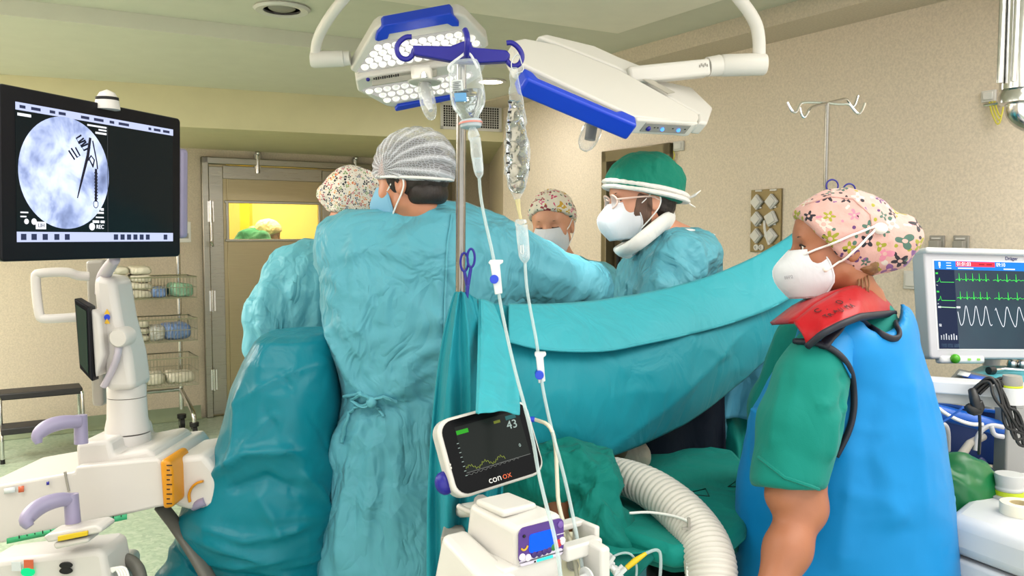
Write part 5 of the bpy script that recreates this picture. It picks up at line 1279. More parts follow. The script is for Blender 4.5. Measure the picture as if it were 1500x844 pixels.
path1 = [(702, 262, DB), (704, 290, DB), (712, 330, DB - .02), (722, 372, DB - .04), (727, 405, DB - .05), (732, 440, DB - .06), (742, 490, DB - .09), (756, 550, DB - .15), (770, 600, 1.66), (782, 650, 1.63), (788, 690, 1.62), (800, 740, 1.56), (814, 790, 1.48), (822, 850, 1.45)]
mb = MB(); mb.tube(px_tube(path1, DB), .0036, 10, sm=2); mb.build('tube', M_TUBE, dc1, ang=None)
def roller(parent, pts, d, wheel):
    mb = MB(); prism_px(pts, d - .012, .024, mbx=mb); c = mb.build('roller_clamp', M_CLAMP, parent, bevel=.002)
    w = P(wheel[0], wheel[1], d - .012); mb = MB(); mb.cyl(w + Vector((0, -.010, 0)), w + Vector((0, .022, 0)), .0095, 16); mb.build('roller_wheel', M_BLUE2, c, bevel=.001)
roller(dc1, [(715, 385), (718, 381), (737, 381), (737, 385), (732, 388), (736, 430), (725, 432), (718, 388)], DB - .05, (724, 409))
# second bag
DG = 1.95
bg = thing('drip_bag', 'narrow crumpled clear drip bag hanging from the right-hand blue hook', 'drip bag', P(760, 292, DG))
ys = np.linspace(100, 292, 40); prof = np.interp(ys, [100, 112, 130, 150, 180, 205, 230, 255, 270, 282, 292], [5, 6, 8, 11, 14.5, 17.5, 19, 18, 14, 9, 4]); xc = np.interp(ys, [100, 140, 200, 260, 292], [752, 755, 757, 758, 757])
mb = MB(); mb.tube([P(x, y, DG) for x, y in zip(xc, ys)], prof / FPX * DG, 28, flat=.7)
V = np.concatenate(mb.V); V += (np.stack([vnoise(V * 60, 3), vnoise(V * 60, 4), vnoise(V * 60, 5)], 1)) * .0035; mb.V = [V]
mb.build('film', M_WATER, bg, ang=None)
mb = MB(); mb.tube([P(x, y, DG + .002) for x, y in zip(xc[10:-2], ys[10:-2])], prof[10:-2] / FPX * DG * .82, 20, flat=.6); V = np.concatenate(mb.V); V += (np.stack([vnoise(V * 80, 13), vnoise(V * 80, 14), vnoise(V * 80, 15)], 1)) * .006; mb.V = [V]
mb.build('fluid', liquid('crumpled_fluid', (236, 244, 250), .02, 1.0, 45, 1.22), bg, ang=None)
mb = MB(); mb.tube(px_tube([(752, 104), (748, 96), (752, 84), (760, 78), (764, 92), (768, 104), (756, 108)], DG), .003, 8, sm=1, flat=.4); mb.build('hanger', M_CLAMP, bg)
for y in (152, 166, 181, 196, 211, 226, 240, 254):
    x = np.interp(y, ys, xc) - np.interp(y, ys, prof) * .72; q = P(x, y, DG); mb = MB(); mb.box((q.x, q.y - .022, q.z), (.008, .002, .004)); mb.build('volume_mark', M_DARK, bg)
dc2 = thing('drip_line', 'clear drip line running from the crumpled bag with lower roller clamp', 'drip line', P(764, 322, DG))
mb = px_lathe([(758, 292), (759, 300), (761, 312), (763, 322)], [4, 3.5, 2.4, 2.4], 12, DG); mb.build('spike', clear('yellow_port', (226, 214, 160), .45, .2), dc2)
mb = px_lathe([(763, 322), (763, 328), (764, 330)], [8, 9, 9], 16, DG); mb.build('chamber_top', M_CLEAR, dc2)
mb = px_lathe([(764, 330), (766, 352), (768, 374), (769, 380), (769, 386)], [9, 9, 8.5, 7, 2], 18, DG); mb.build('drip_chamber', M_CLEAR, dc2, ang=None)
mb = px_lathe([(767, 360), (768, 374), (768.5, 378)], [7.5, 7.4, 7], 14, DG); mb.build('chamber_fluid', clear('saline_fill', (214, 228, 236), .22, .02), dc2)
mb = MB(); mb.tube(px_tube([(763, 360), (763, 372), (767, 373), (766, 358)], DG - .02), .0012, 6, sm=1, closed=True); mb.build('float_ring', M_CLAMP, dc2)
path2 = [(769, 384, DG), (771, 420, DG - .02), (778, 460, DG - .05), (786, 500, DG - .08), (791, 540, DG - .10), (796, 575, DG - .12), (808, 630, 1.76), (822, 680, 1.72), (834, 730, 1.68), (846, 790, 1.62), (856, 850, 1.6)]
mb = MB(); mb.tube(px_tube(path2, DG), .0036, 10, sm=2); mb.build('tube', M_TUBE, dc2, ang=None)
roller(dc2, [(783, 521), (784, 517), (800, 517), (800, 521), (796, 524), (799, 559), (789, 562), (785, 524)], DG - .10, (790, 549))
# blue clamp scissors
def scissors(label, ring1, ring2, piv, tip, d, rr, closed=False):
    s = thing('clamp_scissors', label, 'scissors', P(*tip, d))
    for k, (rg, off) in enumerate(((ring1, 0), (ring2, .006))):
        mb = MB(); c = P(*rg, d + off)
        pts = [c + Vector((rr[0] * math.cos(a), 0, rr[1] * math.sin(a))) for a in np.linspace(0, 2 * PI, 24)[:-1]]
        mb.tube(pts, .0028, 8, closed=True); r_ = mb.build('finger_ring', M_BLUEH, s)
        mb = MB(); q = c + Vector((0, 0, -rr[1])); mb.tube([q, P(*piv, d + off), P(*tip, d + off)], [.0035, .0045, .002], 8, flat=.6); mb.build('blade', M_BLUEH, s)
    mb = MB(); q = P(*piv, d); mb.cyl(q + Vector((0, -.006, 0)), q + Vector((0, .01, 0)), .004, 10); mb.build('pivot', M_BLUEH, s)
scissors('dark blue clamp scissors gripping the drape on the drip pole', (690, 378), (680, 384), (685, 420), (682, 462), 1.955, (.0085, .021))
# far drip pole
D = 2.90
q = P(1212, 152, D); fp = thing('drip_pole', 'thin chrome drip pole with four curled hooks behind the flowered cap', 'drip pole', (q.x, q.y, 0))
mb = MB(); mb.cyl((q.x, q.y, .1), q, .0075, 14); mb.build('pole', M_POLE, fp); pole_base(fp, q.x, q.y, M_CHROME, .26)
for pts in ([(1212, 151), (1196, 150), (1176, 150), (1172, 153), (1168, 164), (1162, 165), (1157, 158), (1153, 150)], [(1212, 151, 2.9), (1198, 154, 2.84), (1186, 158, 2.8), (1182, 168, 2.78), (1178, 173, 2.78), (1174, 168, 2.78), (1172, 158, 2.78)],
            [(1212, 151), (1228, 147, 2.96), (1240, 144, 2.99), (1244, 150, 3.0), (1248, 158, 3.0), (1253, 154, 3.0), (1257, 140, 3.0)], [(1212, 151), (1230, 153), (1244, 152), (1250, 160), (1256, 167), (1262, 165), (1267, 151)]):
    mb = MB(); mb.tube(px_tube(pts, D), .0045, 8, sm=2); mb.build('hook', M_CHROME, fp)
scissors('dark blue clamp scissors on the thin pole above the flowered cap', (1219, 272), (1244, 278), (1222, 310), (1206, 340), 2.87, (.020, .020))

# ------------------------------------------------------------------ depth of anaesthesia monitor
def rrect(w, h, r, n=6):
    return [(sx * (w / 2 - r) + r * math.cos(a0 + PI / 2 * i / n), sy * (h / 2 - r) + r * math.sin(a0 + PI / 2 * i / n)) for sx, sy, a0 in ((1, 1, 0), (-1, 1, PI / 2), (-1, -1, PI), (1, -1, 1.5 * PI)) for i in range(n + 1)]
def screen_frame(px, quad_d, up=None):
    """frame of a flat screen from its four picture corners (tl, tr, br, bl) and their depths"""
    tl, tr, br, bl = [P(*c, d) for c, d in zip(px, quad_d)]
    c = (tl + tr + br + bl) / 4; x = ((tr - tl) + (br - bl)) / 2; y = ((tl - bl) + (tr - br)) / 2; n = x.cross(y)
    return frame(c, x, n), x.length, y.length
M, w, h = screen_frame([(648, 612), (781, 584), (789, 690), (655, 741)], [1.72, 1.80, 1.76, 1.68])
cm = thing('sedation_monitor', 'small white framed black monitor showing 43 clamped to the drip pole', 'monitor', M.translation)
M_GLS = plain('black_glass', (9, 10, 12), .2, Specular_IOR_Level=.12)
mb = MB(M); mb.prism(rrect(w, h, .030), -.045, 0); mb.build('housing', M_WHITE, cm, bevel=.006)
mb = MB(M @ Matrix.Translation((.002, 0, 0))); mb.prism(rrect(w - .014, h - .012, .026), -.004, .0015); fg = mb.build('front_glass', M_GLS, cm)
M_SCR = glow('dim_screen', (26, 32, 28), .6); sw, sh = w * .70, h * .58
mb = MB(M); mb.box((.006, .012, .0018), (sw, sh, .001)); sc_ = mb.build('screen', M_SCR, cm)
def dash(name, x, y, w_, h_, mat, par, z=.0026, MM=None):
    b = MB(MM or M); b.box((x, y, z), (w_, h_, .0006)); return b.build(name, mat, par)
dash('screen_green_tag', -sw * .36, sh * .5, sw * .18, sh * .09, glow('ui_green', (40, 150, 30), .8), sc_)
dash('screen_yellow_tag', sw * .18, sh * .50, sw * .10, sh * .06, glow('ui_olive', (110, 120, 40), .6), sc_); dash('screen_teal_tag', sw * .40, sh * .52, sw * .16, sh * .09, glow('ui_teal', (40, 100, 100), .6), sc_)
text('reading', '43', sh * .26, M @ Matrix.Translation((sw * .39, sh * .35, .003)), glow('ui_pale', (150, 168, 160), .8), sc_, 'CENTER')
text('reading.001', '0', sh * .1, M @ Matrix.Translation((sw * .42, -sh * .13, .003)), glow('ui_pale', (150, 168, 160), .8), sc_, 'CENTER')
for i in range(8): dash('axis_tick', -sw * .47, sh * (.28 - .1 * i), sw * .03, .0012, glow('ui_pale', (150, 168, 160), .8), sc_)
mb = MB(M); mb.tube([(-sw * .45 + sw * .6 * i / 40, -sh * .28 + sh * .03 * math.sin(i * 2.3) + sh * .05 * math.sin(i * .4), .003) for i in range(41)], .0006, 4); mb.build('trend_trace', glow('ui_olive2', (128, 140, 60), .8), sc_)
mb = MB(M); mb.tube([(-sw * .45 + sw * .8 * i / 40, -sh * .42 + sh * .02 * math.sin(i * 1.7) + sh * .04 * i / 40, .003) for i in range(41)], .0005, 4); mb.build('trend_trace', glow('ui_grey', (110, 112, 108), .6), sc_)
dash('screen_edge', .006, .012 - sh / 2, sw, .0012, glow('ui_grey', (110, 112, 108), .6), sc_)
cx0 = -w * .055
text('brand_print', 'con', h * .12, M @ Matrix.Translation((cx0, -h * .385, .002)), plain('pale_print', (214, 214, 214), .5), cm, 'CENTER'); text('brand_print.001', 'ox', h * .12, M @ Matrix.Translation((cx0 + h * .165, -h * .385, .002)), plain('orange_print', (200, 84, 40), .5), cm, 'CENTER')
for dy in (-.06, -.1): dash('status_dot', -w * .46, h * dy, .003, .004, M_WHITE, cm)
dash('corner_label', w * .36, h * .42, .02, .004, M_WHITE, cm)
mb = MB(M); mb.sph((-w * .5 - .004, -h * .26, -.03), .02, zs=.8, ys=1.2); mb.build('clamp_knob', M_BLUEH, cm)
a = P(700, 748, 1.74); mb = MB(); mb.tube([P(672, 742, 1.76), P(692, 752, 1.72), P(720, 750, 1.70), P(744, 735, 1.70)], .006, 10, sm=2); mb.build('handle_bar', M_WHITE, cm)
mb = MB(); mb.tube([P(705, 735, 1.75), P(702, 745, 1.78), P(680, 748, 1.9), P(672, 748, 2.0)], .016, 10, sm=1); mb.build('mounting_arm', M_WHITE, cm)
mb = MB(); q0 = M @ Vector((w * .5 - .004, h * .22, -.02)); mb.cyl(q0, q0 + Vector((.018, 0, 0)), .006, 10); mb.build('plug', M_BLUE2, cm)
mb = MB(); mb.tube([q0 + Vector((.018, 0, 0)), P(806, 622, 1.76), P(814, 650, 1.76), P(816, 700, 1.74), P(818, 745, 1.72), P(838, 800, 1.66), P(848, 860, 1.62)], .0042, 8, sm=2); mb.build('sensor_cable', plain('ivory_cable', (222, 218, 196), .5), cm, ang=None)

# ------------------------------------------------------------------ syringe pump
PX = Vector((.80, .60, 0)); PZ = Vector((0, 0, 1))
o = P(757, 822, 1.52)                                              # lower left corner of the purple face
PM = Matrix.Translation(o) @ Matrix((PX, Vector((-.60, .80, 0)), PZ)).transposed().to_4x4()   # x along face, y into the body, z up
sp = thing('syringe_pump', 'white syringe pump with purple keypad and blue display on the drip pole', 'pump', o)
FW, FH, DP = .108, .066, .17
mb = MB(PM)
mb.add([(0, 0, -.02), (FW, 0, -.02), (FW, DP, -.02), (0, DP, -.02), (0, .0, FH * .86), (FW, .0, FH * 1.0), (FW * .8, DP * .9, FH * 1.12), (.0, DP * .9, FH * 1.0)], [(0, 3, 2, 1), (4, 5, 6, 7), (0, 1, 5, 4), (1, 2, 6, 5), (2, 3, 7, 6), (3, 0, 4, 7)])
mb.build('upper_housing', M_WHITE, sp, bevel=.012)
mb = MB(PM); mb.hexa([(-.085, -.045, -.13), (-.0, -.045, -.13), (.0, DP, -.13), (-.085, DP, -.13), (-.075, -.035, -.022), (-.004, -.03, -.026), (-.004, DP * .92, .018), (-.06, DP * .92, .018)]); mb.build('left_housing', M_WHITE, sp, bevel=.012)
mb = MB(PM); mb.hexa([(-.03, .0, -.12), (FW, .0, -.12), (FW, DP, -.12), (-.03, DP, -.12), (-.03, .0, -.01), (FW, .0, -.01), (FW, DP, -.01), (-.03, DP, -.01)]); mb.build('lower_housing', M_WHITE, sp, bevel=.006)
mb = MB(PM); mb.box((.045, DP * .55, FH * 1.06), (.08, .09, .014)); mb.build('carry_handle', M_WHITE, sp, bevel=.006)
M_PUR = plain('purple_keypad', (84, 52, 136), .35); FM = PM @ Matrix.Translation((FW / 2, -.001, FH * .40)) @ Matrix.Translation((0, 0, 0)) @ Matrix.Rotation(PI / 2, 4, 'X')
mb = MB(FM); mb.prism(rrect(FW * .96, FH * .98, .012), 0, .003); kp = mb.build('keypad', M_PUR, sp)
mb = MB(FM); mb.prism(rrect(FW * .54, FH * .52, .006), .003, .0045); mb.build('display', glow('blue_display', (10, 84, 246), 1.0), kp)
mb = MB(FM); mb.prism(rrect(FW * .94, FH * .20, .008), .002, .0034, Matrix.Translation((0, -FH * .46, 0))); mb.build('pale_key_strip', plain('pale_lilac', (214, 206, 226), .4), kp)
for i, (x, y, r, col) in enumerate([(-.42, -.30, .0065, (230, 226, 236)), (-.30, -.36, .0065, (230, 226, 236)), (-.17, -.33, .006, (60, 36, 110)), (-.06, -.34, .006, (60, 36, 110)), (.05, -.33, .006, (60, 36, 110)), (.15, -.32, .006, (60, 36, 110)), (.25, -.27, .0065, (46, 120, 60)), (.36, -.2, .0075, (190, 30, 50)), (.44, -.16, .0075, (230, 226, 236)), (.40, .32, .0065, (120, 90, 170)), (-.38, .26, .003, (20, 14, 30))]):
    mb = MB(FM @ Matrix.Translation((x * FW, y * FH, .003))); mb.lathe([(r, 0), (r, .0018), (r * .8, .0026), (.0001, .0026)], 16); mb.build('key', plain('key_%d_%d_%d' % col, col, .4), kp)
mb = MB(FM); mb.tube([(-.44 * FW, -.06 * FH, .004), (-.40 * FW, -.13 * FH, .004), (-.34 * FW, -.11 * FH, .004), (-.31 * FW, -.02 * FH, .004)], .0018, 6, sm=2); mb.build('yellow_arc', plain('yellow_print', (222, 176, 50), .5), kp)
mb = MB(FM); mb.box((.06 * FW, -.52 * FH, .004), (.34 * FW, .07 * FH, .002)); mb.build('mint_light', glow('mint_light', (60, 226, 196), 1.0), kp)
for x in (-.15, -.09): dash('key_print', x * FW, -.53 * FH, .004, .003, M_DARK, kp, .0036, FM)
for x in (.36, .44): dash('key_print', x * FW, .05 * FH, .008, .0016, plain('pale_lilac', (214, 206, 226), .4), kp, .0036, FM)
TM = PM @ Matrix.Translation((FW * .45, .05, FH * .985))
dash('top_print', 0, .012, .035, .003, M_BLUEH, sp, .002, TM); dash('top_print', .03, .012, .012, .003, plain('orange_print', (200, 84, 40), .5), sp, .002, TM)
# green sticker on the left side
SM_ = PM @ Matrix.Translation((-.083, .075, -.075)) @ Matrix.Rotation(-PI / 2, 4, 'Z') @ Matrix.Rotation(PI / 2, 4, 'X')
mb = MB(SM_); mb.lathe([(.0001, .0), (.034, 0), (.034, .002), (.0001, .0021)], 32); gs = mb.build('green_sticker', plain('green_sticker', (70, 152, 30), .5), sp)
for i, (x, y, w_) in enumerate([(-.012, .008, .018), (.008, .010, .014), (-.006, -.004, .026), (.004, -.014, .016)]): dash('sticker_print', x, y, w_, .004, plain('pale_green_print', (170, 214, 140), .5), gs, .0024, SM_)
BM_ = PM @ Matrix.Translation((-.04, -.043, -.045)) @ Matrix.Rotation(R_(84), 4, 'X'); dash('blue_print', -.012, 0, .008, .010, M_BLUEH, sp, .001, BM_)
for i in range(2): dash('blue_print', .008, .004 - .007 * i, .020 - .006 * i, .003, M_BLUEH, sp, .001, BM_)
# syringe along the front, plunger driver at the right
s0, s1 = Vector((-.05, -.035, -.075)), Vector((.13, -.03, -.055))
sy = thing('syringe', 'large clear syringe lying in the front cradle of the pump', 'syringe', PM @ s0)
sx = (s1 - s0).normalized(); pt = lambda t: PM @ (s0 + (s1 - s0) * t)
mb = MB(); mb.tube([pt(0), pt(.02), pt(.66), pt(.66), pt(.68)], [.006, .0165, .0165, .021, .021], 24); mb.build('barrel', clear('syringe_barrel', (226, 232, 236), .30, .08), sy)
mb = MB(); mb.tube([pt(-.16), pt(0)], [.003, .005], 10); mb.build('nozzle', M_CLEAR, sy)
mb = MB(); mb.tube([pt(.42), pt(.5)], [.0155, .0155], 20); mb.build('rubber_stopper', plain('blue_grey_rubber', (60, 76, 104), .5), sy)
mb = MB(); mb.tube([pt(.5), pt(1.05)], [.008, .008], 10); mb.tube([pt(1.05), pt(1.07)], .019, 20); mb.build('plunger', clear('syringe_plunger', (236, 238, 238), .55, .15), sy)
for k in range(7): mb = MB(); mb.tube([pt(.08 + .05 * k), pt(.085 + .05 * k)], [.0168, .0168], 20, caps=False); mb.build('graduation', plain('grey_print_lines', (110, 118, 124), .7), sy)
mb = MB(PM); mb.box((.15, .0, -.01), (.09, .03, .028)); mb.build('drive_rail', M_WHITE, sp, bevel=.005)
mb = MB(PM); mb.box((.155, .06, .015), (.10, .03, .012)); mb.box((.20, .04, -.01), (.012, .07, .06)); mb.build('guard_arm', M_WHITE, sp, bevel=.004)
mb = MB(PM); mb.prism([(-.032, -.06), (.018, -.062), (.03, -.03), (.03, .03), (.016, .05), (-.03, .045)], .158, .182, Matrix.Rotation(PI / 2, 4, 'Y') @ Matrix.Rotation(PI / 2, 4, 'Z') @ Matrix.Translation((-.015, -.03, 0)) if False else Matrix(((0, 0, 1, 0), (1, 0, 0, -.02), (0, 1, 0, -.045), (0, 0, 0, 1)))); mb.build('plunger_driver', M_WHITE, sp, bevel=.006)
mb = MB(); a = P(664, 790, 1.9); mb.box((a.x, a.y, a.z), (.05, .08, .04)); mb.box((a.x + .03, a.y - .1, a.z), (.03, .2, .03)); mb.build('pole_clamp', M_GREY, sp, bevel=.006)
mb = MB(PM); mb.box((.02, -.02, -.125), (.20, .05, .016)); mb.build('syringe_cradle', M_WHITE, sp, bevel=.006)

# power outlet block and stopcock line on the linen
ob = P(838, 815, 1.72); pb_ = thing('outlet_block', 'ivory power outlet block hanging below the pump', 'power block', ob + Vector((0, 0, -.1)))
mb = MB(Matrix.Translation(ob)); mb.box((0, 0, -.03), (.055, .04, .15)); mb.build('case', plain('ivory_plastic', (220, 210, 184), .4), pb_, bevel=.006)
for k in range(2): mb = MB(Matrix.Translation(ob + Vector((.0, -.021, -.01 - .05 * k)))); mb.lathe([(.012, 0), (.012, .003), (.009, .003), (.009, .001)], 16, Matrix.Rotation(PI / 2, 4, 'X')); mb.build('outlet', M_GREY, pb_)
st = thing('stopcock_line', 'white three-way stopcocks with yellow connector on clear line', 'stopcock', P(905, 835, 1.78))
for k, (x, y) in enumerate(((888, 822), (903, 838))):
    c = P(x, y, 1.78 - .01 * k); mb = MB(Matrix.Translation(c) @ Euler((.2, .5 + .3 * k, .4)).to_matrix().to_4x4())
    mb.cyl((-.02, 0, 0), (.02, 0, 0), .005, 12); mb.cyl((0, 0, -.004), (0, 0, .018), .005, 12); mb.cyl((0, -.012, 0), (0, .012, 0), .009, 14); mb.box((.0, -.014, .006), (.008, .004, .028)); mb.build('stopcock', M_CLAMP, st)
mb = MB(); mb.tube([P(918, 832, 1.78), P(930, 822, 1.78), P(946, 811, 1.79)], [.0055, .0065, .004], 12); mb.build('yellow_connector', plain('yellow_plastic', (222, 190, 20), .35), st)
mb = MB(); mb.tube([P(946, 811, 1.79), P(962, 804, 1.80), P(969, 812, 1.80), P(966, 860, 1.78)], .0035, 8, sm=2); mb.tube([P(835, 800, 1.70), P(860, 808, 1.75), P(884, 818, 1.78)], .003, 8, sm=1); mb.tube([P(892, 818, 1.78), P(915, 808, 1.79), P(930, 815, 1.79), P(934, 840, 1.78), P(925, 870, 1.78)], .0025, 8, sm=2); mb.tube([P(903, 838, 1.77), P(918, 832, 1.78)], .004, 8); mb.build('line', M_TUBE, st, ang=None)

# ------------------------------------------------------------------ corrugated hose
hs = thing('corrugated_hose', 'thick white corrugated air hose curving across the green table', 'hose', P(1045, 844, 1.80))
K = [(868, 690, 2.22, .036), (905, 696, 2.15, .042), (950, 714, 2.06, .047), (992, 745, 1.96, .050), (1022, 780, 1.88, .052), (1038, 815, 1.82, .053), (1043, 860, 1.78, .053), (1045, 960, 1.72, .052)]
def hk(t):
    t = min(max(t, 0), .99999) * (len(K) - 1); i = int(t); t -= i; g = lambda j: np.array(K[min(max(j, 0), len(K) - 1)])
    a, b, c, d = g(i - 1), g(i), g(i + 1), g(i + 2); return .5 * ((2 * b) + (c - a) * t + (2 * a - 5 * b + 4 * c - d) * t * t + (3 * b - a - 3 * c + d) * t ** 3)
NR = 46; pts, rr2 = [], []
for i in range(NR * 6 + 1):
    q = hk(i / (NR * 6)); pts.append(P(*q[:3])); rr2.append(q[3] * (1 + .085 * (abs(math.cos(PI * i / 6)) ** .7 - .5)))
mb = MB(); mb.tube(pts, rr2, 28); mb.build('corrugated_tube', plain('white_hose_plastic', (204, 200, 192), .4), hs, ang=None)
wc = thing('thin_cable', 'thin white cable with clip lying across the corrugated hose', 'cable', P(960, 760, 1.95))
mb = MB(); mb.tube([P(922, 752, 1.94), P(950, 750, 1.93), P(985, 755, 1.89), P(1008, 763, 1.84), P(1010, 770, 1.83), P(1006, 790, 1.84), P(1008, 860, 1.76)], .0032, 8, sm=2); mb.build('cable', M_STRAP, wc, ang=None)
mb = MB(); q = P(1009, 766, 1.825); mb.box(q, (.006, .008, .022)); mb.box(q + Vector((-.006, 0, -.012)), (.018, .006, .005)); mb.build('clip', M_GREY, wc, bevel=.001)
# ------------------------------------------------------------------ surgical lamps
M_LAMP = plain('lamp_white_lacquer', (216, 213, 206), .5, var=.012); M_LAMPG = plain('lamp_grey_inlay', (176, 172, 160), .4)
def m_lens():
    k = NT('led_lens'); f = k.n('ShaderNodeLayerWeight', {0: .5}).outputs['Facing']; n = k.noise(k.coord(), 90, 2)
    e = k.ramp(k.math('ADD', k.math('MULTIPLY', f, .7), k.math('MULTIPLY', n, .5)), [(.25, (.45, .44, .40)), (.5, (1, 1, .97)), (.8, (.62, .60, .55))])
    return k.fin(lin((236, 236, 232)), .12, 0, None, Emission_Color=e, Emission_Strength=.40)
M_LENS = m_lens(); M_FIELD = glow('led_field', (206, 204, 194), .45)
def plane3(a, b, c): return Vector(a), (Vector(b) - Vector(a)).cross(Vector(c) - Vector(a)).normalized()
def pxpoly(pts, pl, away, th, mb, off=0):
    """solid plate: outline in picture units on plane pl, thickness th along away"""
    p0, n = pl; n = n if n.dot(away) > 0 else -n
    A = [hit(x, y, p0, n) + n * off for x, y in pts]; B = [p + n * th for p in A]; k = len(A)
    mb.add(A + B, [tuple(range(k)), tuple(range(2 * k - 1, k - 1, -1))] + [(i, k + i, k + (i + 1) % k, (i + 1) % k) for i in range(k)])
    return n
def inside(x, y, poly):
    r = False
    for (a, b), (c, d) in zip(poly, poly[1:] + poly[:1]):
        if (b > y) != (d > y) and x < (c - a) * (y - b) / (d - b) + a: r = not r
    return r
l1 = thing('surgical_lamp', 'surgical lamp head with lit lens fields facing the room and blue handle', 'surgical lamp', P(617, 85, 3.2))
UP = Vector((0, .35, 1))
A1 = plane3(P(515, 108, 3.2), P(715, 76, 3.2), P(615, 28, 3.02)); A2 = plane3(P(520, 124, 3.22), P(705, 92, 3.22), P(620, 152, 3.40))
for pl_, out, field, hnd in ((A1, [(513, 103), (548, 44), (556, 38), (672, 20), (682, 24), (714, 58), (716, 68), (706, 76), (527, 112)], [(523, 104), (552, 62), (676, 42), (706, 66), (700, 70), (530, 106)], [(549, 56), (552, 45), (562, 34), (660, 16), (672, 30), (672, 36), (662, 36), (655, 32), (570, 47), (568, 54), (554, 58)]),
                             (A2, [(521, 118), (530, 114), (700, 88), (712, 96), (704, 112), (666, 140), (576, 158), (566, 156), (524, 134)], [(530, 132), (545, 126), (690, 104), (694, 110), (662, 132), (578, 150)], [(578, 158), (582, 152), (668, 137), (668, 142), (580, 160)])):
    mb = MB(); n = pxpoly(out, pl_, UP, .055, mb); pn = mb.build('panel_housing', M_LAMP, l1, bevel=.008)
    mb = MB(); pxpoly(field, pl_, UP, .004, mb, -.003); mb.build('lens_field', M_FIELD, pn)
    mb = MB(); pxpoly(hnd, pl_, UP, .05, mb, -.012); mb.build('blue_handle', M_BLUE2, l1, bevel=.004)
    y = min(b for a, b in field); row = 0
    while y < max(b for a, b in field):
        x = 515 + (row % 2) * 6.5
        while x < 720:
            yy = y - (x - 515) * .16 + 16
            if inside(x, yy, field):
                c = hit(x, yy, *pl_) - n * .003
                q = n.to_track_quat('Z', 'Y').to_matrix().to_4x4()
                mb = MB(Matrix.Translation(c) @ q); r = .0155
                mb.lathe([(r, 0), (r * .85, -.005), (r * .45, -.009), (.0001, -.010)], 12, cap=False); mb.build('led_lens', M_LENS, pn, ang=None)
            x += 13
        y += 8.5; row += 1
mb = MB(); pxpoly([(545, 118), (640, 102), (640, 112), (545, 126)], plane3(P(515, 112, 3.19), P(715, 80, 3.19), P(620, 128, 3.20)), UP, .02, mb, -.002); cb = mb.build('centre_bar', M_LAMPG, l1, bevel=.003)
q = P(539, 116.5, 3.165); mb = MB(); mb.sph(q, .008, zs=.9); mb.build('round_emblem', M_BLUEH, cb)
for i in range(12): q = P(548 + 3.2 * i, 115.5 - .5 * i, 3.165); mb = MB(); mb.box(q, (.005, .002, .010 if i % 3 else .006)); mb.build('print_mark', M_DARK, cb)
mb = MB(); q = P(618, 108, 3.14); mb.box(q, (.075, .07, .055)); mb.build('handle_socket', M_LAMP, l1, bevel=.014)
mb = MB(); mb.tube([P(621, 108, 3.12), P(622, 118, 3.10)], [.014, .017], 16); mb.build('socket_ring', M_CHROME, l1)
M_SLV = clear('sterile_sleeve', (222, 228, 232), .12, .1, .8, 60)
mb = MB(); mb.tube([P(622, 118, 3.10), P(623, 130, 3.08), P(627, 150, 3.06), P(631, 162, 3.04)], [.016, .017, .016, .008], 14); mb.build('grip', clear('grip_plastic', (206, 206, 206), .6, .2), l1)
mb = MB(); mb.tube([P(622, 122, 3.10), P(623, 134, 3.08), P(628, 155, 3.06), P(632, 172, 3.03), P(632, 176, 3.03)], [.022, .027, .030, .018, .004], 18, sm=1); mb.build('sterile_sleeve', M_SLV, l1, ang=None)
mb = MB(); mb.tube([P(622, 120, 3.10), P(622, 121.5, 3.10)], [.062, .058], 24); mb.build('grip_collar', M_LAMP, l1)
JL = P(462, 86, 3.15)
mb = MB(); mb.tube([P(513, 85, 3.17), P(503, 86, 3.17), P(502, 86, 3.165), P(460, 87, 3.15), P(456, 87, 3.15)], [.026, .028, .030, .032, .028], 20); mb.build('swivel_joint', M_LAMP, l1)
mb = MB(); top_ = hitz(620, -150, 2.6); mb.tube([JL, P(463, 60, 3.12), P(480, 28, 3.04), P(510, -10, 2.96), P(545, -45, 2.9), (P(560, -60, 2.88).x, P(560, -60, 2.88).y, HH)], [.019] * 6, 14, sm=2); mb.build('curved_arm', M_LAMP, l1, ang=None)
def spot(name, loc, target, power, size=.25, ang=70):
    l = bpy.data.lights.new(name, 'SPOT'); l.energy = power; l.spot_size = R_(ang); l.spot_blend = .5; l.shadow_soft_size = size; l.color = (1, .98, .94)
    o_ = bpy.data.objects.new(name, l); COL.objects.link(o_); o_.location = loc; d = Vector(target) - Vector(loc); o_.rotation_euler = d.to_track_quat('-Z', 'Y').to_euler(); o_['kind'] = 'helper'
spot('surgical_lamp_beam', P(617, 100, 3.12), (-.02, 2.95, 1.0), 26, .2, 60)

l2 = thing('surgical_lamp', 'surgical lamp head seen from above with blue handle and glowing blue buttons', 'surgical lamp', P(900, 130, 2.5))
B1 = plane3(P(762, 112, 2.30), P(930, 190, 2.42), P(905, 100, 2.62))
back = [(753, 58), (768, 55), (815, 64), (905, 100), (1023, 166), (1025, 172), (1020, 182), (930, 171), (764, 93), (754, 74)]
BU = B1[1] if B1[1].z > 0 else -B1[1]
mb = MB(); pxpoly(back, (B1[0] + BU * .03, B1[1]), -BU, .055, mb); h2 = mb.build('panel_housing', M_LAMP, l2, bevel=.008)
B2 = (B1[0] + BU * .03, B1[1])
mb = MB(); pxpoly([(788, 52), (800, 49), (870, 66), (905, 82), (948, 99), (965, 116), (1013, 127), (1045, 158), (1037, 181), (1024, 179), (1024, 166), (905, 99), (815, 63)], (B1[0] + BU * .012, B1[1]), -BU, .05, mb); mb.build('rear_panel_housing', M_LAMP, l2, bevel=.008)
mb = MB(); pxpoly([(941, 117), (955, 118), (988, 136), (978, 138)], B2, BU, .003, mb); mb.build('vent_slot', M_LAMPG, h2)
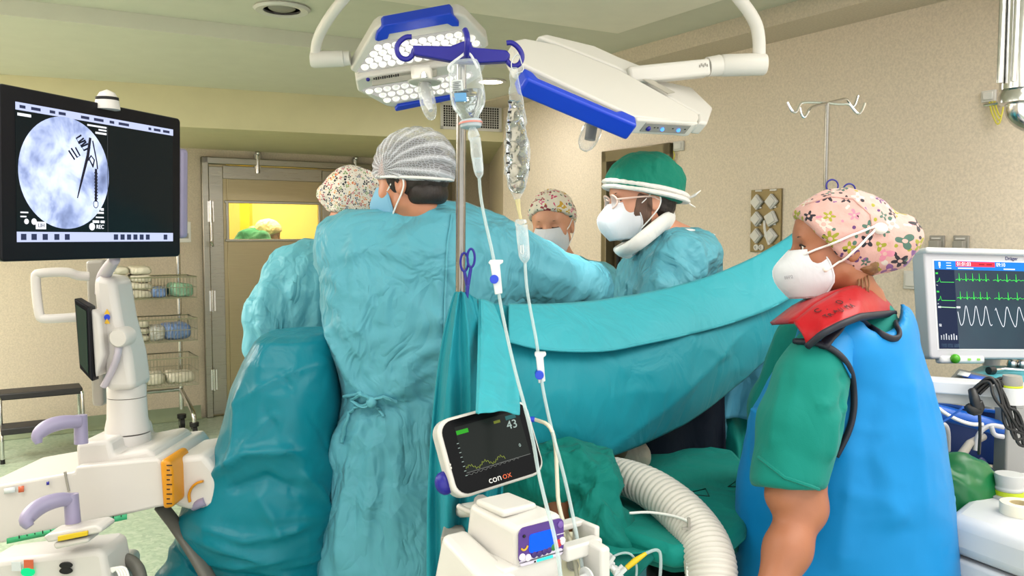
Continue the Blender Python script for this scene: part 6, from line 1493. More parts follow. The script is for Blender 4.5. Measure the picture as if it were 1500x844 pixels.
# blue handle along the near edge
E1, E2 = hit(765, 104, *B2), hit(931, 176, *B2); ex = (E2 - E1).normalized(); nn = BU; ey = nn.cross(ex); ey = ey if ey.y < 0 else -ey
HM = Matrix.Translation(E1) @ Matrix((ex, ey, nn)).transposed().to_4x4(); Ln = (E2 - E1).length
mb = MB(HM); mb.prism([(0, -.012), (.03, -.010), (.045, .008), (Ln - .07, .006), (Ln - .05, -.012), (Ln, -.010), (Ln - .002, .035), (.01, .035)], -.052, .006); mb.build('blue_handle', M_BLUE2, l2, bevel=.008)
mb = MB(HM); mb.box((Ln / 2, -.004, -.02), (Ln * .8, .006, .035)); mb.build('grey_inlay', M_LAMPG, l2, bevel=.002)
# end face with glowing keys
G1, G2 = hit(930, 172, *B2), hit(1022, 178, *B2); gx_ = (G2 - G1).normalized(); gn = gx_.cross(BU); gn = gn if gn.y < 0 else -gn
GM2 = Matrix.Translation(G1) @ Matrix((gx_, gn, BU)).transposed().to_4x4(); gl2 = (G2 - G1).length
mb = MB(GM2); mb.box((gl2 / 2, .004, -.026), (gl2 * .98, .012, .054)); ef = mb.build('end_face', M_LAMP, l2, bevel=.006)
mb = MB(GM2); mb.box((gl2 * .52, .011, -.024), (gl2 * .72, .004, .034)); kp2 = mb.build('keypad', plain('lamp_keypad_grey', (150, 148, 142), .4), l2, bevel=.002)
for x, r, m in ((.24, .008, M_BLUEH), (.46, .006, glow('blue_led', (60, 120, 255), 2.2)), (.72, .006, glow('blue_led', (60, 120, 255), 2.2))):
    mb = MB(GM2); mb.sph((gl2 * x, .014, -.026), r, 14, 8); mb.build('key', m, kp2)
for x in (.33, .38, .62, .82): mb = MB(GM2); mb.box((gl2 * x, .0135, -.022), (.006, .001, .003)); mb.build('key_print', M_DARK, kp2)
mb = MB(); mb.tube([P(866, 186, 2.5), P(870, 172, 2.5), P(882, 160, 2.5)][::-1], [.02, .017, .017], 16); mb.tube([P(868, 180, 2.5), P(864, 205, 2.5)], [.017, .016], 16); mb.build('grip', plain('dark_grey_grip', (84, 84, 84), .4), l2)
mb = MB(); mb.tube([P(872, 178, 2.5), P(866, 195, 2.5), P(858, 212, 2.49), P(854, 220, 2.49)], [.024, .030, .026, .012], 16, sm=1); mb.build('sterile_sleeve', M_SLV, l2, ang=None)
mb = MB(); mb.sph(P(885, 160, 2.5), .07, 20, 12, zs=.35); mb.build('light_dome', M_LAMP, l2)
# arm
mb = MB(); a, b_ = P(918, 112, 2.62), P(1036, 100, 2.66); mx = frame((a + b_) / 2, b_ - a, (0, 0, 1)); mb.box((0, 0, 0), ((b_ - a).length, .06, .052), mx); mb.build('side_arm', M_LAMP, l2, bevel=.01)
q = P(1018, 96, 2.62); 
for i in range(5): mb = MB(mx); mb.box((.095 + .006 * i, -.031, .004 + .004 * (i % 2)), (.004, .001, .008)); mb.build('print_mark', M_GREY, l2)
mb = MB(); mb.tube([P(1036, 98, 2.66), P(1054, 96, 2.67), P(1056, 96, 2.67), P(1058, 96, 2.67), P(1118, 94, 2.69), P(1122, 94, 2.69)], [.030, .033, .029, .034, .035, .030], 22); mb.build('swivel_joint', M_LAMP, l2)
for x in (1071, 1086, 1104): q = P(x, 89, 2.655); mb = MB(); mb.sph(q, .004); mb.build('screw', M_DARK, l2)
mb = MB(); mb.tube([P(1112, 90, 2.69), P(1112, 50, 2.67), P(1104, 26, 2.66), P(1080, -6, 2.64), P(1060, -30, 2.62), (P(1058, -40, 2.62).x, P(1058, -40, 2.62).y, HH)], [.020] * 6, 14, sm=2); mb.build('curved_arm', M_LAMP, l2, ang=None)
spot('surgical_lamp_beam', P(868, 190, 2.55), (-.05, 3.05, 1.0), 18, .15, 55)
# ------------------------------------------------------------------ mobile X-ray machine on the left
M_XW = plain('xray_white', (206, 201, 197), .35, var=.02); M_LIL = plain('lilac_handle', (150, 142, 172), .4); M_XG = plain('xray_grey', (96, 94, 88), .4)
xr = thing('x_ray_machine', 'white mobile X-ray machine with lilac handles and a large tilted monitor', 'X-ray machine', Vector((P(190, 700, 2.35).x, 2.35, 0)))
# big monitor
M, w, h = screen_frame([(3, 121), (272, 177), (257, 374), (-3, 386)], [1.86, 2.42, 2.42, 1.86])
mb = MB(M); mb.prism(rrect(w, h, .012), -.035, 0); mo = mb.build('monitor', plain('black_bezel', (18, 18, 24), .35, Specular_IOR_Level=.2), xr, bevel=.004)
mb = MB(M @ Matrix.Translation((0, 0, -.05))); mb.prism(rrect(w * .96, h * .92, .03), -.02, .02); mb.build('monitor_back', M_XW, mo, bevel=.01)
for s in (-1, 1):
    mb = MB(M); mb.box((s * (w / 2 + .020), -.015, -.03), (.036, h * .66, .06)); mb.build('side_grip', M_LIL, mo, bevel=.012)
W_, H_ = w * .875, h * .80; SM2 = M @ Matrix.Translation((w * .005, h * .012, .0006))
M_SCB = glow('screen_black', (20, 28, 30), .6)
mb = MB(SM2); mb.box((0, 0, 0), (W_, H_, .001)); mb.build('screen', M_SCB, mo)
def ui(name, x0, y0, x1, y1, mat, z=.0012):
    b = MB(SM2); b.box(((x0 + x1) / 2 * W_ - W_ / 2, H_ / 2 - (y0 + y1) / 2 * H_, z), (abs(x1 - x0) * W_, abs(y1 - y0) * H_, .0005)); return b.build(name, mat, mo)
M_UIB = glow('ui_bar', (176, 184, 216), .9); M_UID = glow('ui_dark_icon', (50, 56, 84), .7); M_UIW = glow('ui_white', (230, 234, 240), .9)
ui('top_bar', 0, 0, 1, .055, M_UIB); ui('bottom_bar', 0, .925, 1, 1.0, M_UIB)
for x, ww in ((.02, .03), (.08, .05), (.18, .03), (.23, .04), (.36, .05), (.44, .06), (.54, .03), (.60, .07), (.81, .02), (.85, .05), (.92, .05)): ui('top_bar_item', x, .018, x + ww, .040, M_UID, .0018)
for x in (.02, .075, .135, .20, .26, .565, .61, .655, .70, .745, .79, .925): ui('bottom_icon', x, .940, x + .028, .985, M_UID, .0018)
def m_xray():
    k = NT('xray_picture'); v = k.coord(); n = k.noise(v, 9, 4, .6, .4); n2 = k.noise(k.mapping(v, (1, 1, 1), (0, 0, .8)), 22, 3)
    f = k.math('ADD', k.math('MULTIPLY', n, .75), k.math('MULTIPLY', n2, .3))
    c = k.ramp(f, [(.30, lin((66, 78, 112))), (.45, lin((132, 146, 186))), (.58, lin((190, 202, 232))), (.75, lin((226, 234, 250)))])
    return k.fin((0, 0, 0), .4, 0, None, Emission_Color=c, Emission_Strength=.95)
def su(u, v): return ((u - .5) * W_, (.5 - v) * H_)
cx_, cy_ = su(.272, .475); mb = MB(SM2 @ Matrix.Translation((cx_, cy_, 0))); mb.prism([(W_ * .262 * math.cos(a), H_ * .425 * math.sin(a)) for a in np.linspace(0, 2 * PI, 60)[:-1]], .0012, .0016); mb.build('xray_image', m_xray(), mo)
M_INS = glow('instrument_shadow', (30, 34, 52), .5)
def ln(name, pts, r, mat=None, closed=False):
    b = MB(SM2); b.tube([(*su(u, v), .0022) for u, v in pts], [r * W_] * len(pts) if not hasattr(r, '__len__') else [q * W_ for q in r], 6, flat=.3, closed=closed); return b.build(name, mat or M_INS, mo)
for pts in ([(.36, .17), (.33, .20), (.345, .235), (.385, .205)], [(.375, .19), (.345, .225), (.36, .26), (.40, .23)], [(.39, .215), (.36, .25), (.375, .285), (.415, .255)], [(.30, .28), (.335, .345), (.352, .33), (.325, .27)], [(.285, .30), (.32, .365)], [(.40, .36), (.42, .32), (.44, .35), (.43, .41)], [(.385, .38), (.405, .34), (.43, .40)]): ln('clip_shadow', pts, .0045)
ln('pin_shadow', [(.415, .18), (.40, .32), (.365, .50), (.335, .66)], [.008, .009, .007, .003]); ln('pin_shadow', [(.43, .2), (.455, .36), (.46, .42)], .004); ln('screw_shadow', [(.45, .42), (.45, .55), (.448, .68)], .0075)
for i in range(9): ln('screw_thread', [(.440, .45 + .025 * i), (.460, .457 + .025 * i)], .003)
ln('ring_shadow', [(.448 + .015 * math.cos(a), .70 + .03 * math.sin(a)) for a in np.linspace(0, 2 * PI, 14)[:-1]], .002, closed=True)
ln('divider', [(.525, .07), (.525, .925)], .0015, glow('ui_divider', (70, 74, 78), .6))
for (u0, v0, u1, v1) in ((.01, .075, .08, .095), (.40, .075, .52, .088), (.47, .10, .52, .112), (.45, .125, .52, .14), (.02, .78, .06, .79), (.02, .81, .05, .82), (.48, .73, .50, .75), (.46, .76, .50, .775), (.45, .80, .50, .81), (.43, .83, .47, .85), (.48, .83, .505, .85)): ui('caption', u0, v0, u1, v1, M_UIW)
ui('button', .10, .85, .155, .905, M_UIW); text('button_print', 'LIH', H_ * .04, SM2 @ Matrix.Translation((*su(.128, .878), .0022)), M_UID, mo, 'CENTER'); text('record_print', 'REC', H_ * .045, SM2 @ Matrix.Translation((*su(.475, .882), .0022)), M_UIW, mo, 'CENTER')
for u, v, r in ((.05, .85, .012), (.09, .85, .014), (.425, .88, .018)): b = MB(SM2); b.lathe([(r * W_, .0016), (.0001, .0018)], 20, Matrix.Translation((*su(u, v), 0)), cap=False); b.build('round_icon', M_UIW, mo)
q = P(131, 134, 2.05); mb = MB(Matrix.Translation(q) @ Matrix.Translation((.0, .09, -.01))); mb.lathe([(.030, -.02), (.028, .0), (.026, .008), (.018, .022), (.0001, .03)], 20); cm_ = mb.build('camera_dome', M_XW, mo)
mb = MB(Matrix.Translation(q) @ Matrix.Translation((.0, .09, -.01))); mb.lathe([(.0275, .0), (.0272, .010)], 20, cap=False); mb.build('dark_band', M_DARK, mo)
# neck, post and pivot
D = 2.38
mb = MB(); mb.tube([P(168, 380, 2.24), P(158, 394, 2.30), P(150, 408, 2.36), P(149, 430, 2.38)], [.014, .017, .018, .018], 14, sm=2); mb.build('lilac_neck', plain('pale_lilac_metal', (186, 178, 190), .35), xr, ang=None)
def pxbox(pts, d0, d1, name, mat, par=xr, bevel=.012):
    b = MB(); A = [P(x, y, d0) for x, y in pts]; B = [P(x, y, d1) + (p - P(x, y, d0)) * 0 for (x, y), p in zip(pts, A)]
    B = [Vector((p.x, p.y + (d1 - d0), p.z)) for p in A]; n = len(A)
    b.add(A + B, [tuple(range(n)), tuple(range(2 * n - 1, n - 1, -1))] + [(i, n + i, n + (i + 1) % n, (i + 1) % n) for i in range(n)]); return b.build(name, mat, par, bevel=bevel)
pxbox([(134, 408), (144, 404), (166, 408), (176, 470), (190, 520), (197, 572), (153, 574), (150, 500), (138, 450)], 2.30, 2.42, 'monitor_post', M_XW, bevel=.02)
pxbox([(124, 382), (152, 380), (150, 596), (134, 596)], 2.44, 2.50, 'rear_cover', M_GREY, bevel=.01)
for y, mt in ((457, 'yellow_sign'), (471, 'yellow_sign')):
    q = P(157, y, 2.294); mb = MB(Matrix.Translation(q) @ Matrix.Rotation(PI / 2, 4, 'X')); mb.prism([(-.008, -.006), (.008, -.006), (0, .008)], 0, .001); mb.build('warning_triangle', plain('yellow_print', (222, 176, 50), .5), xr)
q = P(157, 465, 2.294); mb = MB(Matrix.Translation(q) @ Matrix.Rotation(PI / 2, 4, 'X')); mb.lathe([(.008, 0), (.008, .001), (.0001, .0012)], 16); mb.build('blue_sign', M_BLUE2, xr)
q = P(174, 495, 2.27); mb = MB(Matrix.Translation(q) @ Matrix.Rotation(PI / 2, 4, 'X')); mb.lathe([(.026, -.05), (.026, .0), (.022, .006), (.0001, .007)], 28); mb.build('pivot_disc', M_XW, xr)
mb = MB(); mb.tube([P(174, 500, 2.29), P(173, 520, 2.28), P(166, 540, 2.29), P(152, 566, 2.30)], [.009] * 4, 10, sm=2, flat=1.3); mb.build('pivot_arm', plain('pale_lilac_metal', (186, 178, 190), .35), xr, ang=None)
pxbox([(108, 437), (130, 450), (135, 560), (116, 540)], 2.26, 2.30, 'side_display', plain('black_bezel', (24, 24, 30), .35), bevel=.004)
pxbox([(111, 446), (126, 456), (129, 548), (117, 533)], 2.257, 2.262, 'side_display_glass', plain('green_black_glass', (30, 52, 44), .1), bevel=0)
pxbox([(131, 452), (146, 462), (152, 520), (138, 556)], 2.27, 2.34, 'side_display_back', M_XW, bevel=.01)
mb = MB(); mb.tube([P(130, 405, 2.40), P(112, 404, 2.38), P(100, 398, 2.36), P(56, 400, 2.32), P(51, 404, 2.32), P(57, 464, 2.32), P(64, 468, 2.32), P(125, 464, 2.36)], [.013, .013, .013, .0125, .0125, .0125, .0125, .013], 12, sm=2); mb.build('push_handle', M_XW, xr, ang=None)
c = P(187, 620, D); mpx = lambda px: px / FPX * D
z_ = lambda y: P(187, y, D).z
mb = MB(Matrix.Translation((c.x, c.y, 0))); mb.lathe([(mpx(27), z_(580)), (mpx(27), z_(565)), (mpx(25), z_(562)), (mpx(1), z_(561))], 32); mb.build('turret_cap', M_XW, xr)
mb = MB(Matrix.Translation((c.x, c.y, 0))); mb.lathe([(mpx(31), z_(632)), (mpx(31), z_(626)), (mpx(28), z_(612)), (mpx(27), z_(584)), (mpx(27), z_(581))], 32); mb.build('turret', M_XW, xr)
mb = MB(Matrix.Translation((c.x, c.y, 0))); mb.lathe([(mpx(35), z_(680)), (mpx(34), z_(670)), (mpx(31), z_(634))], 32); mb.build('turret_base', M_XW, xr)
pxbox([(110, 650), (160, 645), (165, 668), (216, 658), (228, 668), (230, 690), (112, 690)], 2.25, 2.52, 'front_block', M_XW, bevel=.012)
pxbox([(-40, 718), (108, 692), (110, 684), (232, 672), (242, 686), (244, 742), (230, 744), (-40, 806)], 2.22, 2.55, 'arm_beam', M_XW, bevel=.014)
pxbox([(93, 692), (96, 691.5), (102, 720), (99, 721)], 2.217, 2.222, 'beam_joint_line', M_GREY, bevel=0)
mb = MB(); A = [P(x, y, 2.212) for x, y in ((10, 789), (186, 753), (186, 761), (10, 797))]; mb.add(A, [(0, 1, 2, 3)]); gr_ = mb.build('green_ruler', plain('green_ruler', (60, 176, 122), .5), xr, solid=.002)
for i in range(14):
    x = 28 + i * 11.5; y = 790 - (x - 10) * .205; mb = MB(); mb.box(P(x, y + .5, 2.209), (.0022, .001, .008 if i % 3 == 0 else .004)); mb.build('ruler_mark', M_DARK, gr_)
for (x0, y0, ww, hh, mt) in ((6, 716, 16, 8, plain('printed_label_grey', (206, 212, 214), .6)), (27, 713, 8, 9, plain('orange_red_label', (200, 96, 62), .5)), (68, 706, 4, 5, M_BLUEH)):
    mb = MB(); A = [P(x0, y0, 2.214), P(x0 + ww, y0 - ww * .17, 2.214), P(x0 + ww, y0 + hh - ww * .17, 2.212), P(x0, y0 + hh, 2.212)]; mb.add(A, [(0, 1, 2, 3)]); mb.build('type_label', mt, xr, solid=.001)
# rotary ring and C-carrier
M_OR = plain('amber_scale', (214, 142, 16), .4)
ax0, ax1 = P(232, 712, 2.30), P(250, 710, 2.30); pxbox([(233, 675), (246, 673), (252, 690), (254, 744), (238, 747)], 2.205, 2.34, 'amber_ring', M_OR, bevel=.01)
for i in range(9):
    q = P(248 - (i % 2) * 1.5, 682 + 7 * i, 2.203); mb = MB(); mb.box(q, (.008 if i % 2 else .014, .002, .0025)); mb.build('scale_mark', M_DARK, xr)
pxbox([(253, 672), (298, 666), (318, 690), (318, 745), (275, 748), (252, 742)], 2.28, 2.50, 'rotary_housing', M_XW, bevel=.016)
mb = MB(); q = P(300, 728, 2.275); mb.tube([q + Vector((-.042 * math.sin(a), 0, .042 * math.cos(a))) for a in np.linspace(.1, 1.9, 12)], .007, 8, flat=.5); mb.build('amber_arc', M_OR, xr)
mb = MB(); mb.tube([P(284, 742, 2.3), P(292, 738, 2.28), P(300, 735, 2.28)], .012, 10); mb.build('lilac_lever', M_LIL, xr)
# lilac handles
def lilac(pts, rad, piv):
    b = MB(); b.tube(px_tube(pts, None), rad, 14, sm=2); b.build('lilac_handle', M_LIL, xr, ang=None)
lilac([(57, 650, 2.12), (53, 638, 2.12), (70, 624, 2.14), (95, 618, 2.17), (116, 618, 2.2)], [.008, .016, .019, .018, .016], None)
mb = MB(); mb.tube([P(118, 608, 2.21), P(119, 650, 2.21)], [.016, .017], 16); mb.build('lilac_stem', M_LIL, xr)
lilac([(44, 772, 1.98), (36, 762, 1.98), (56, 742, 2.02), (84, 732, 2.05), (104, 732, 2.08)], [.010, .018, .020, .018, .016], None)
mb = MB(); mb.tube([P(104, 724, 2.08), P(107, 766, 2.08)], [.017, .018], 16); mb.build('lilac_stem', M_LIL, xr)
mb = MB(); mb.tube([P(107, 766, 2.08), P(108, 782, 2.08)], [.017, .019], 16); mb.build('handle_socket', M_XW, xr)
pxbox([(62, 787), (70, 783), (140, 770), (150, 775), (148, 781), (70, 796)], 2.02, 2.09, 'brake_plate', M_XW, bevel=.008)
pxbox([(84, 786), (128, 778), (128, 785), (84, 794)], 2.014, 2.02, 'yellow_strip', plain('mustard_strip', (214, 182, 30), .4), bevel=.002)
pxbox([(76, 797), (128, 788), (130, 795), (80, 806)], 2.02, 2.08, 'brake_pedal_plate', M_XW, bevel=.006)
pxbox([(-30, 826), (12, 820), (140, 806), (152, 810), (168, 900), (-30, 920)], 2.04, 2.17, 'base_console', plain('console_white', (204, 200, 196), .4), bevel=.014)
pxbox([(150, 806), (164, 812), (168, 850), (158, 860)], 2.10, 2.18, 'grey_side_cover', M_GREY, bevel=.008)
for x, y in ((97, 828), (97, 836)): 
    q = P(x, y, 2.035); mb = MB(Matrix.Translation(q) @ Matrix.Rotation(PI / 2, 4, 'X')); mb.lathe([(.016, 0), (.015, .004), (.0001, .005)], 18, Matrix.Diagonal((1, .5, 1, 1))); mb.build('oval_button', M_DARK, xr)
q = P(41, 838, 2.033); mb = MB(Matrix.Translation(q) @ Matrix.Rotation(PI / 2, 4, 'X')); mb.lathe([(.017, 0), (.015, .004), (.0001, .005)], 18, Matrix.Diagonal((1, .7, 1, 1))); mb.build('green_button', glow('emerald_button', (20, 210, 130), .8), xr)
for x, y, mt in ((24, 830, 'l'), (42, 827, 'o')):
    mb = MB(); q = P(x, y, 2.03); mb.box(q, (.022, .002, .022)); mb.build('console_label', plain('orange_red_label', (200, 96, 62), .5) if mt == 'o' else plain('printed_label_grey', (206, 212, 214), .6), xr)
mb = MB(); mb.tube(px_tube([(160, 822, 2.15), (180, 818, 2.15), (196, 824, 2.14), (206, 840, 2.12), (212, 900, 2.1)], None), .016, 12, sm=2); mb.build('grey_cable', M_XG, xr, ang=None)
for k in range(4): mb = MB(); mb.tube(px_tube([(152 + 4 * k, 838, 2.06), (162 + 5 * k, 832 - k, 2.06), (176 + 4 * k, 836, 2.06), (182 + 4 * k, 890, 2.05)], None), .0035, 8, sm=2); mb.build('thin_cable', M_STRAP, xr, ang=None)
# C arm strut running down to the right, base on casters
mb = MB(); mb.tube([P(236, 742, 2.36), P(262, 775, 2.33), P(300, 835, 2.28), P(330, 900, 2.24), P(350, 960, 2.2)], .022, 14, sm=1, flat=.6); mb.build('grey_strut', M_XG, xr, ang=None)
gx0 = P(60, 840, 2.3); mb = MB(); mb.box((gx0.x, 2.33, .40), (.30, .40, .36)); mb.box((gx0.x + .1, 2.33, .17), (.6, .5, .12)); mb.build('chassis', M_XW, xr, bevel=.02)
for sx_ in (-.12, .34):
    for sy_ in (-.2, .2):
        mb = MB(); mb.cyl((gx0.x + sx_ - .02, 2.33 + sy_, .06), (gx0.x + sx_ + .02, 2.33 + sy_, .06), .06, 20); mb.build('caster', M_BLACK, xr)

# ------------------------------------------------------------------ step stool by the back wall
so = hitz(4, 680, 0); ss = thing('step_stool', 'two-step stool with black treads and chrome tube legs by the back wall', 'step stool', Vector((so.x + .3, so.y + .15, 0)))
BX, BY = d1, -BN
def sstool(u, v, z): p = so + BX * u + BY * v; return Vector((p.x, p.y, z))
ssW = .50
for u in (0, ssW):
    mb = MB(); mb.tube([sstool(u, 0, .0), sstool(u, .0, .19), sstool(u, .02, .215), sstool(u, .22, .215)], .012, 10, sm=1); mb.build('front_leg', M_CHROME, ss)
    mb = MB(); mb.tube([sstool(u, .42, .0), sstool(u, .40, .39), sstool(u, .38, .42), sstool(u, .16, .42), sstool(u, .14, .39), sstool(u, .12, .0)], .012, 10, sm=1); mb.build('rear_frame', M_CHROME, ss)
def tread(v0, v1, z):
    b = MB(); A = [sstool(-.005, v0, z - .035), sstool(ssW + .005, v0, z - .035), sstool(ssW + .005, v1, z - .035), sstool(-.005, v1, z - .035)]; b.hexa(A + [p + Vector((0, 0, .045)) for p in A]); return b.build('tread', plain('black_tread', (40, 38, 40), .55), ss, bevel=.008)
tread(-.03, .18, .23); tread(.15, .38, .435)
for u in (0, ssW):
    for v in (0, .42): mb = MB(); mb.cyl(sstool(u, v, 0), sstool(u, v, .03), .015, 12); mb.build('rubber_foot', M_BLACK, ss)

# ------------------------------------------------------------------ wire basket trolley
M_WIRE = steel('basket_wire', (196, 190, 172), .3)
tw = hitz(293, 641, 0); rear = tw + BY * .34 - BX * .02
tr_ = thing('basket_trolley', 'chrome trolley of wire baskets between the X-ray machine and the double door', 'trolley', Vector((tw.x - .35, tw.y + .1, 0)))
TW, TD = .62, .36
def tp(u, v, z): p = tw - BX * u + BY * v; return Vector((p.x, p.y, z))
zt_ = lambda y, d=6.6: P(280, y, d).z
for u in (.06, TW - .06):
    mb = MB(); mb.tube([tp(u, TD, .16), tp(u, TD, 1.62)], .018, 10); mb.build('post', M_CHROME, tr_)
    mb = MB(); mb.tube([tp(u, TD, .32), tp(u, TD - .05, .30), tp(u - .02, .04, .20), tp(u - .02, .0, .16), tp(u - .02, .0, .11)], .018, 10, sm=1); mb.build('foot', M_CHROME, tr_)
    for v in (.0, TD):
        cu = u - .02 if v == 0 else u
        mb = MB(); p0 = tp(cu, v, .05); mb.cyl(p0 - BX * .016, p0 + BX * .016, .048, 18); mb.cyl(tp(cu, v, .09), tp(cu, v, .12), .034, 16); c_ = mb.build('caster', M_BLACK, tr_)
        mb = MB(); mb.cyl(p0 - BX * .018, p0 + BX * .018, .022, 12); mb.build('caster_hub', M_CHROME, c_)
mb = MB(); mb.tube([tp(.06, TD, .32), tp(TW - .06, TD, .32)], .016, 10); mb.build('cross_bar', M_CHROME, tr_)
bask = []
for k, (yb, yt) in enumerate(((434, 404), (496, 464), (560, 520))):
    z0, z1 = zt_(yb, 6.5), zt_(yt, 6.5); bask.append((z0, z1)); mb = MB()
    for z, r in ((z0, .004), (z1, .0055), ((z0 + z1) / 2, .003)):
        mb.tube([tp(0, 0, z), tp(TW, 0, z), tp(TW, TD - .02, z), tp(0, TD - .02, z)], r, 6, closed=True)
    bk = mb.build('basket_rim', M_WIRE, tr_); mb = MB()
    for i in range(27):
        u = TW * i / 26
        mb.tube([tp(u, 0, z1), tp(u, 0, z0), tp(u, TD - .02, z0), tp(u, TD - .02, z1)], .0022, 4, caps=False)
    for i in range(1, 11):
        v = (TD - .02) * i / 11; mb.tube([tp(0, v, z1), tp(0, v, z0), tp(TW, v, z0), tp(TW, v, z1)], .0022, 4, caps=False)
    mb.build('basket_wires', M_WIRE, bk)['kind'] = 'stuff'
M_PACK = cloth('white_pack_paper', (226, 220, 202), .6, .5, 14, 0); M_PACKB = cloth('blue_pack_film', (122, 150, 200), .3, .6, 14, 0); M_PACKG = cloth('green_pack_film', (152, 198, 170), .4, .6, 14, 0); M_PACKS = cloth('silver_pack_film', (200, 200, 196), .25, .8, 14, 0)
def pack(u, v, z, su_, sv, sh_, mat, label, group=None, rot=0, cat='pack', name='sterile_pack'):
    c = tp(u, v, z + sh_ / 2); Mx = Matrix.Translation(c) @ Matrix((BX, BY, Vector((0, 0, 1)))).transposed().to_4x4() @ Matrix.Rotation(R_(rot), 4, 'Z')
    b = MB(); hx, hy, hz = su_ / 2, sv / 2, sh_ / 2
    def fn(a, t):
        th, ph = a * 2 * PI, (t - .5) * PI; cs = lambda x, p: math.copysign(abs(x) ** p, x)
        return (hx * cs(math.cos(ph), .35) * cs(math.cos(th), .35), hy * cs(math.cos(ph), .35) * cs(math.sin(th), .35), hz * cs(math.sin(ph), .7))
    b.grid(fn, 20, 11, closed_u=True); V = np.concatenate(b.V); V += .006 * np.stack([vnoise(V * 14 + u * 9, 1), vnoise(V * 14 + u * 9, 2), vnoise(V * 14 + z * 7, 3)], 1); b.V = [V]
    A = np.array(Mx); b.V = [V @ A[:3, :3].T + A[:3, 3]]
    return tag(b.build(name, mat, None, ang=None), label, cat, group)
z0, z1 = bask[0]
for i in range(2):
    for j in range(4):
        pack(.37 + .15 * i, .18, z0 + .005 + .058 * j, .145, .22, .056, M_PACK, 'white paper pack, %s of the %s stack in the top basket' % (['lowest', 'second from the bottom', 'third from the bottom', 'topmost'][j], ['right', 'left'][i]), ['white packs right stack of the top basket', 'white packs left stack of the top basket'][i])
pack(.09, .17, z0 + .005, .15, .24, .10, M_PACKG, 'pale green film pack at the right end of the top basket', rot=8); pack(.23, .16, z0 + .005, .11, .22, .075, M_PACKB, 'flat blue and white pack leaning in the top basket', rot=-14)
z0, z1 = bask[1]
for j in range(3): pack(.41, .17, z0 + .005 + .05 * j, .17, .24, .048, M_PACK, 'folded white pack in the middle basket, %s of its stack' % ['lowest', 'second', 'topmost'][j], 'white packs stacked in the middle basket')
pack(.54, .18, z0 + .005, .11, .22, .16, M_PACK, 'crumpled white bag at the left of the middle basket', cat='bag', name='paper_bag'); pack(.27, .17, z0 + .005, .12, .24, .11, M_PACKS, 'shiny silver film pack in the middle basket'); pack(.13, .18, z0 + .005, .20, .25, .12, M_PACKB, 'long blue film pack at the right of the middle basket', rot=5)
z0, z1 = bask[2]
pack(.49, .17, z0 + .005, .22, .24, .08, M_PACKG, 'greenish white pack at the left of the lowest basket', rot=6); pack(.30, .17, z0 + .005, .16, .24, .09, M_PACK, 'white pack in the middle of the lowest basket', rot=-6); pack(.11, .17, z0 + .005, .20, .24, .085, M_PACK, 'white pack at the right end of the lowest basket', rot=4)
q = tp(.05, TD - .03, zt_(340)); bx_ = thing('glove_box', 'white and red label box on the trolley post beside the door', 'box', q); Mx = Matrix.Translation(q) @ Matrix((BX, BY, Vector((0, 0, 1)))).transposed().to_4x4()
mb = MB(Mx); mb.box((0, 0, 0), (.16, .06, .16)); mb.build('box', M_WHITE, bx_, bevel=.004); mb = MB(Mx); mb.box((-.02, -.032, .035), (.03, .002, .05)); mb.build('red_label', plain('red_label', (190, 40, 40), .5), bx_); mb = MB(Mx); mb.box((.02, -.032, -.03), (.08, .002, .04)); mb.build('print_panel', M_GREY, bx_)
# ------------------------------------------------------------------ vital signs monitor and anaesthesia trolley at the right
M_VG = plain('monitor_grey', (182, 182, 188), .35, var=.02); M_VW = plain('monitor_white', (208, 208, 210), .35, var=.02)
M, w, h = screen_frame([(1352, 366), (1622, 366), (1622, 530), (1364, 522)], [2.52, 2.62, 2.58, 2.48])
vm = thing('vital_signs_monitor', 'grey framed vital signs monitor with green and white traces at the right edge', 'monitor', M.translation)
mb = MB(M); mb.prism(rrect(w, h, .012), -.06, 0); mb.build('housing', M_VG, vm, bevel=.006)
mb = MB(M); mb.box((0, h * .47, -.02), (w * 1.01, h * .055, .07)); mb.build('top_cover', M_VW, vm, bevel=.008)
W_, H_ = w * .93, h * .79; SV = M @ Matrix.Translation((w * .015, -h * .015, .0008))
mb = MB(SV); mb.box((0, 0, -.0008), (W_ * 1.02, H_ * 1.03, .001)); mb.build('screen_rim', M_VW, vm)
def m_vs():
    k = NT('vitals_screen'); n = k.noise(k.coord(), 7, 2); return k.fin((0, 0, 0), .15, 0, None, Emission_Color=k.mix(n, lin((8, 24, 50)), lin((12, 62, 76))), Emission_Strength=.9)
mb = MB(SV); mb.box((0, 0, 0), (W_, H_, .001)); sc_ = mb.build('screen', m_vs(), vm)
KX = .56
def vu(name, x0, y0, x1, y1, mat, z=.0012):
    b = MB(SV); x0, x1 = x0 * KX, x1 * (1 if name == 'top_bar' else KX); b.box((((x0 + x1) / 2 - .5) * W_, (.5 - (y0 + y1) / 2) * H_, z), (abs(x1 - x0) * W_, abs(y1 - y0) * H_, .0005)); return b.build(name, mat, sc_)
def vt(name, pts, r, mat): b = MB(SV); b.tube([((u * KX - .5) * W_, (.5 - v) * H_, .0018) for u, v in pts], r, 4); return b.build(name, mat, sc_)
vu('side_panel', 0, .1, .20, 1, glow('ui_navy', (20, 34, 64), .8)); vu('top_bar', 0, 0, 1, .10, glow('ui_azure', (24, 120, 220), .95)); vu('alarm_bar', .22, .005, .63, .062, glow('ui_alarm', (232, 52, 70), 1), .0016)
G, Wt = glow('ui_trace_green', (70, 214, 80), .95), glow('ui_white', (230, 234, 240), .9)
text('clock_print', '01:01:03', H_ * .062, SV @ Matrix.Translation((-W_ * .372, H_ * .465, .0024)), Wt, sc_, sx=.85); text('clock_print.001', '09:10', H_ * .062, SV @ Matrix.Translation((-W_ * .14, H_ * .465, .0024)), Wt, sc_, sx=.85)
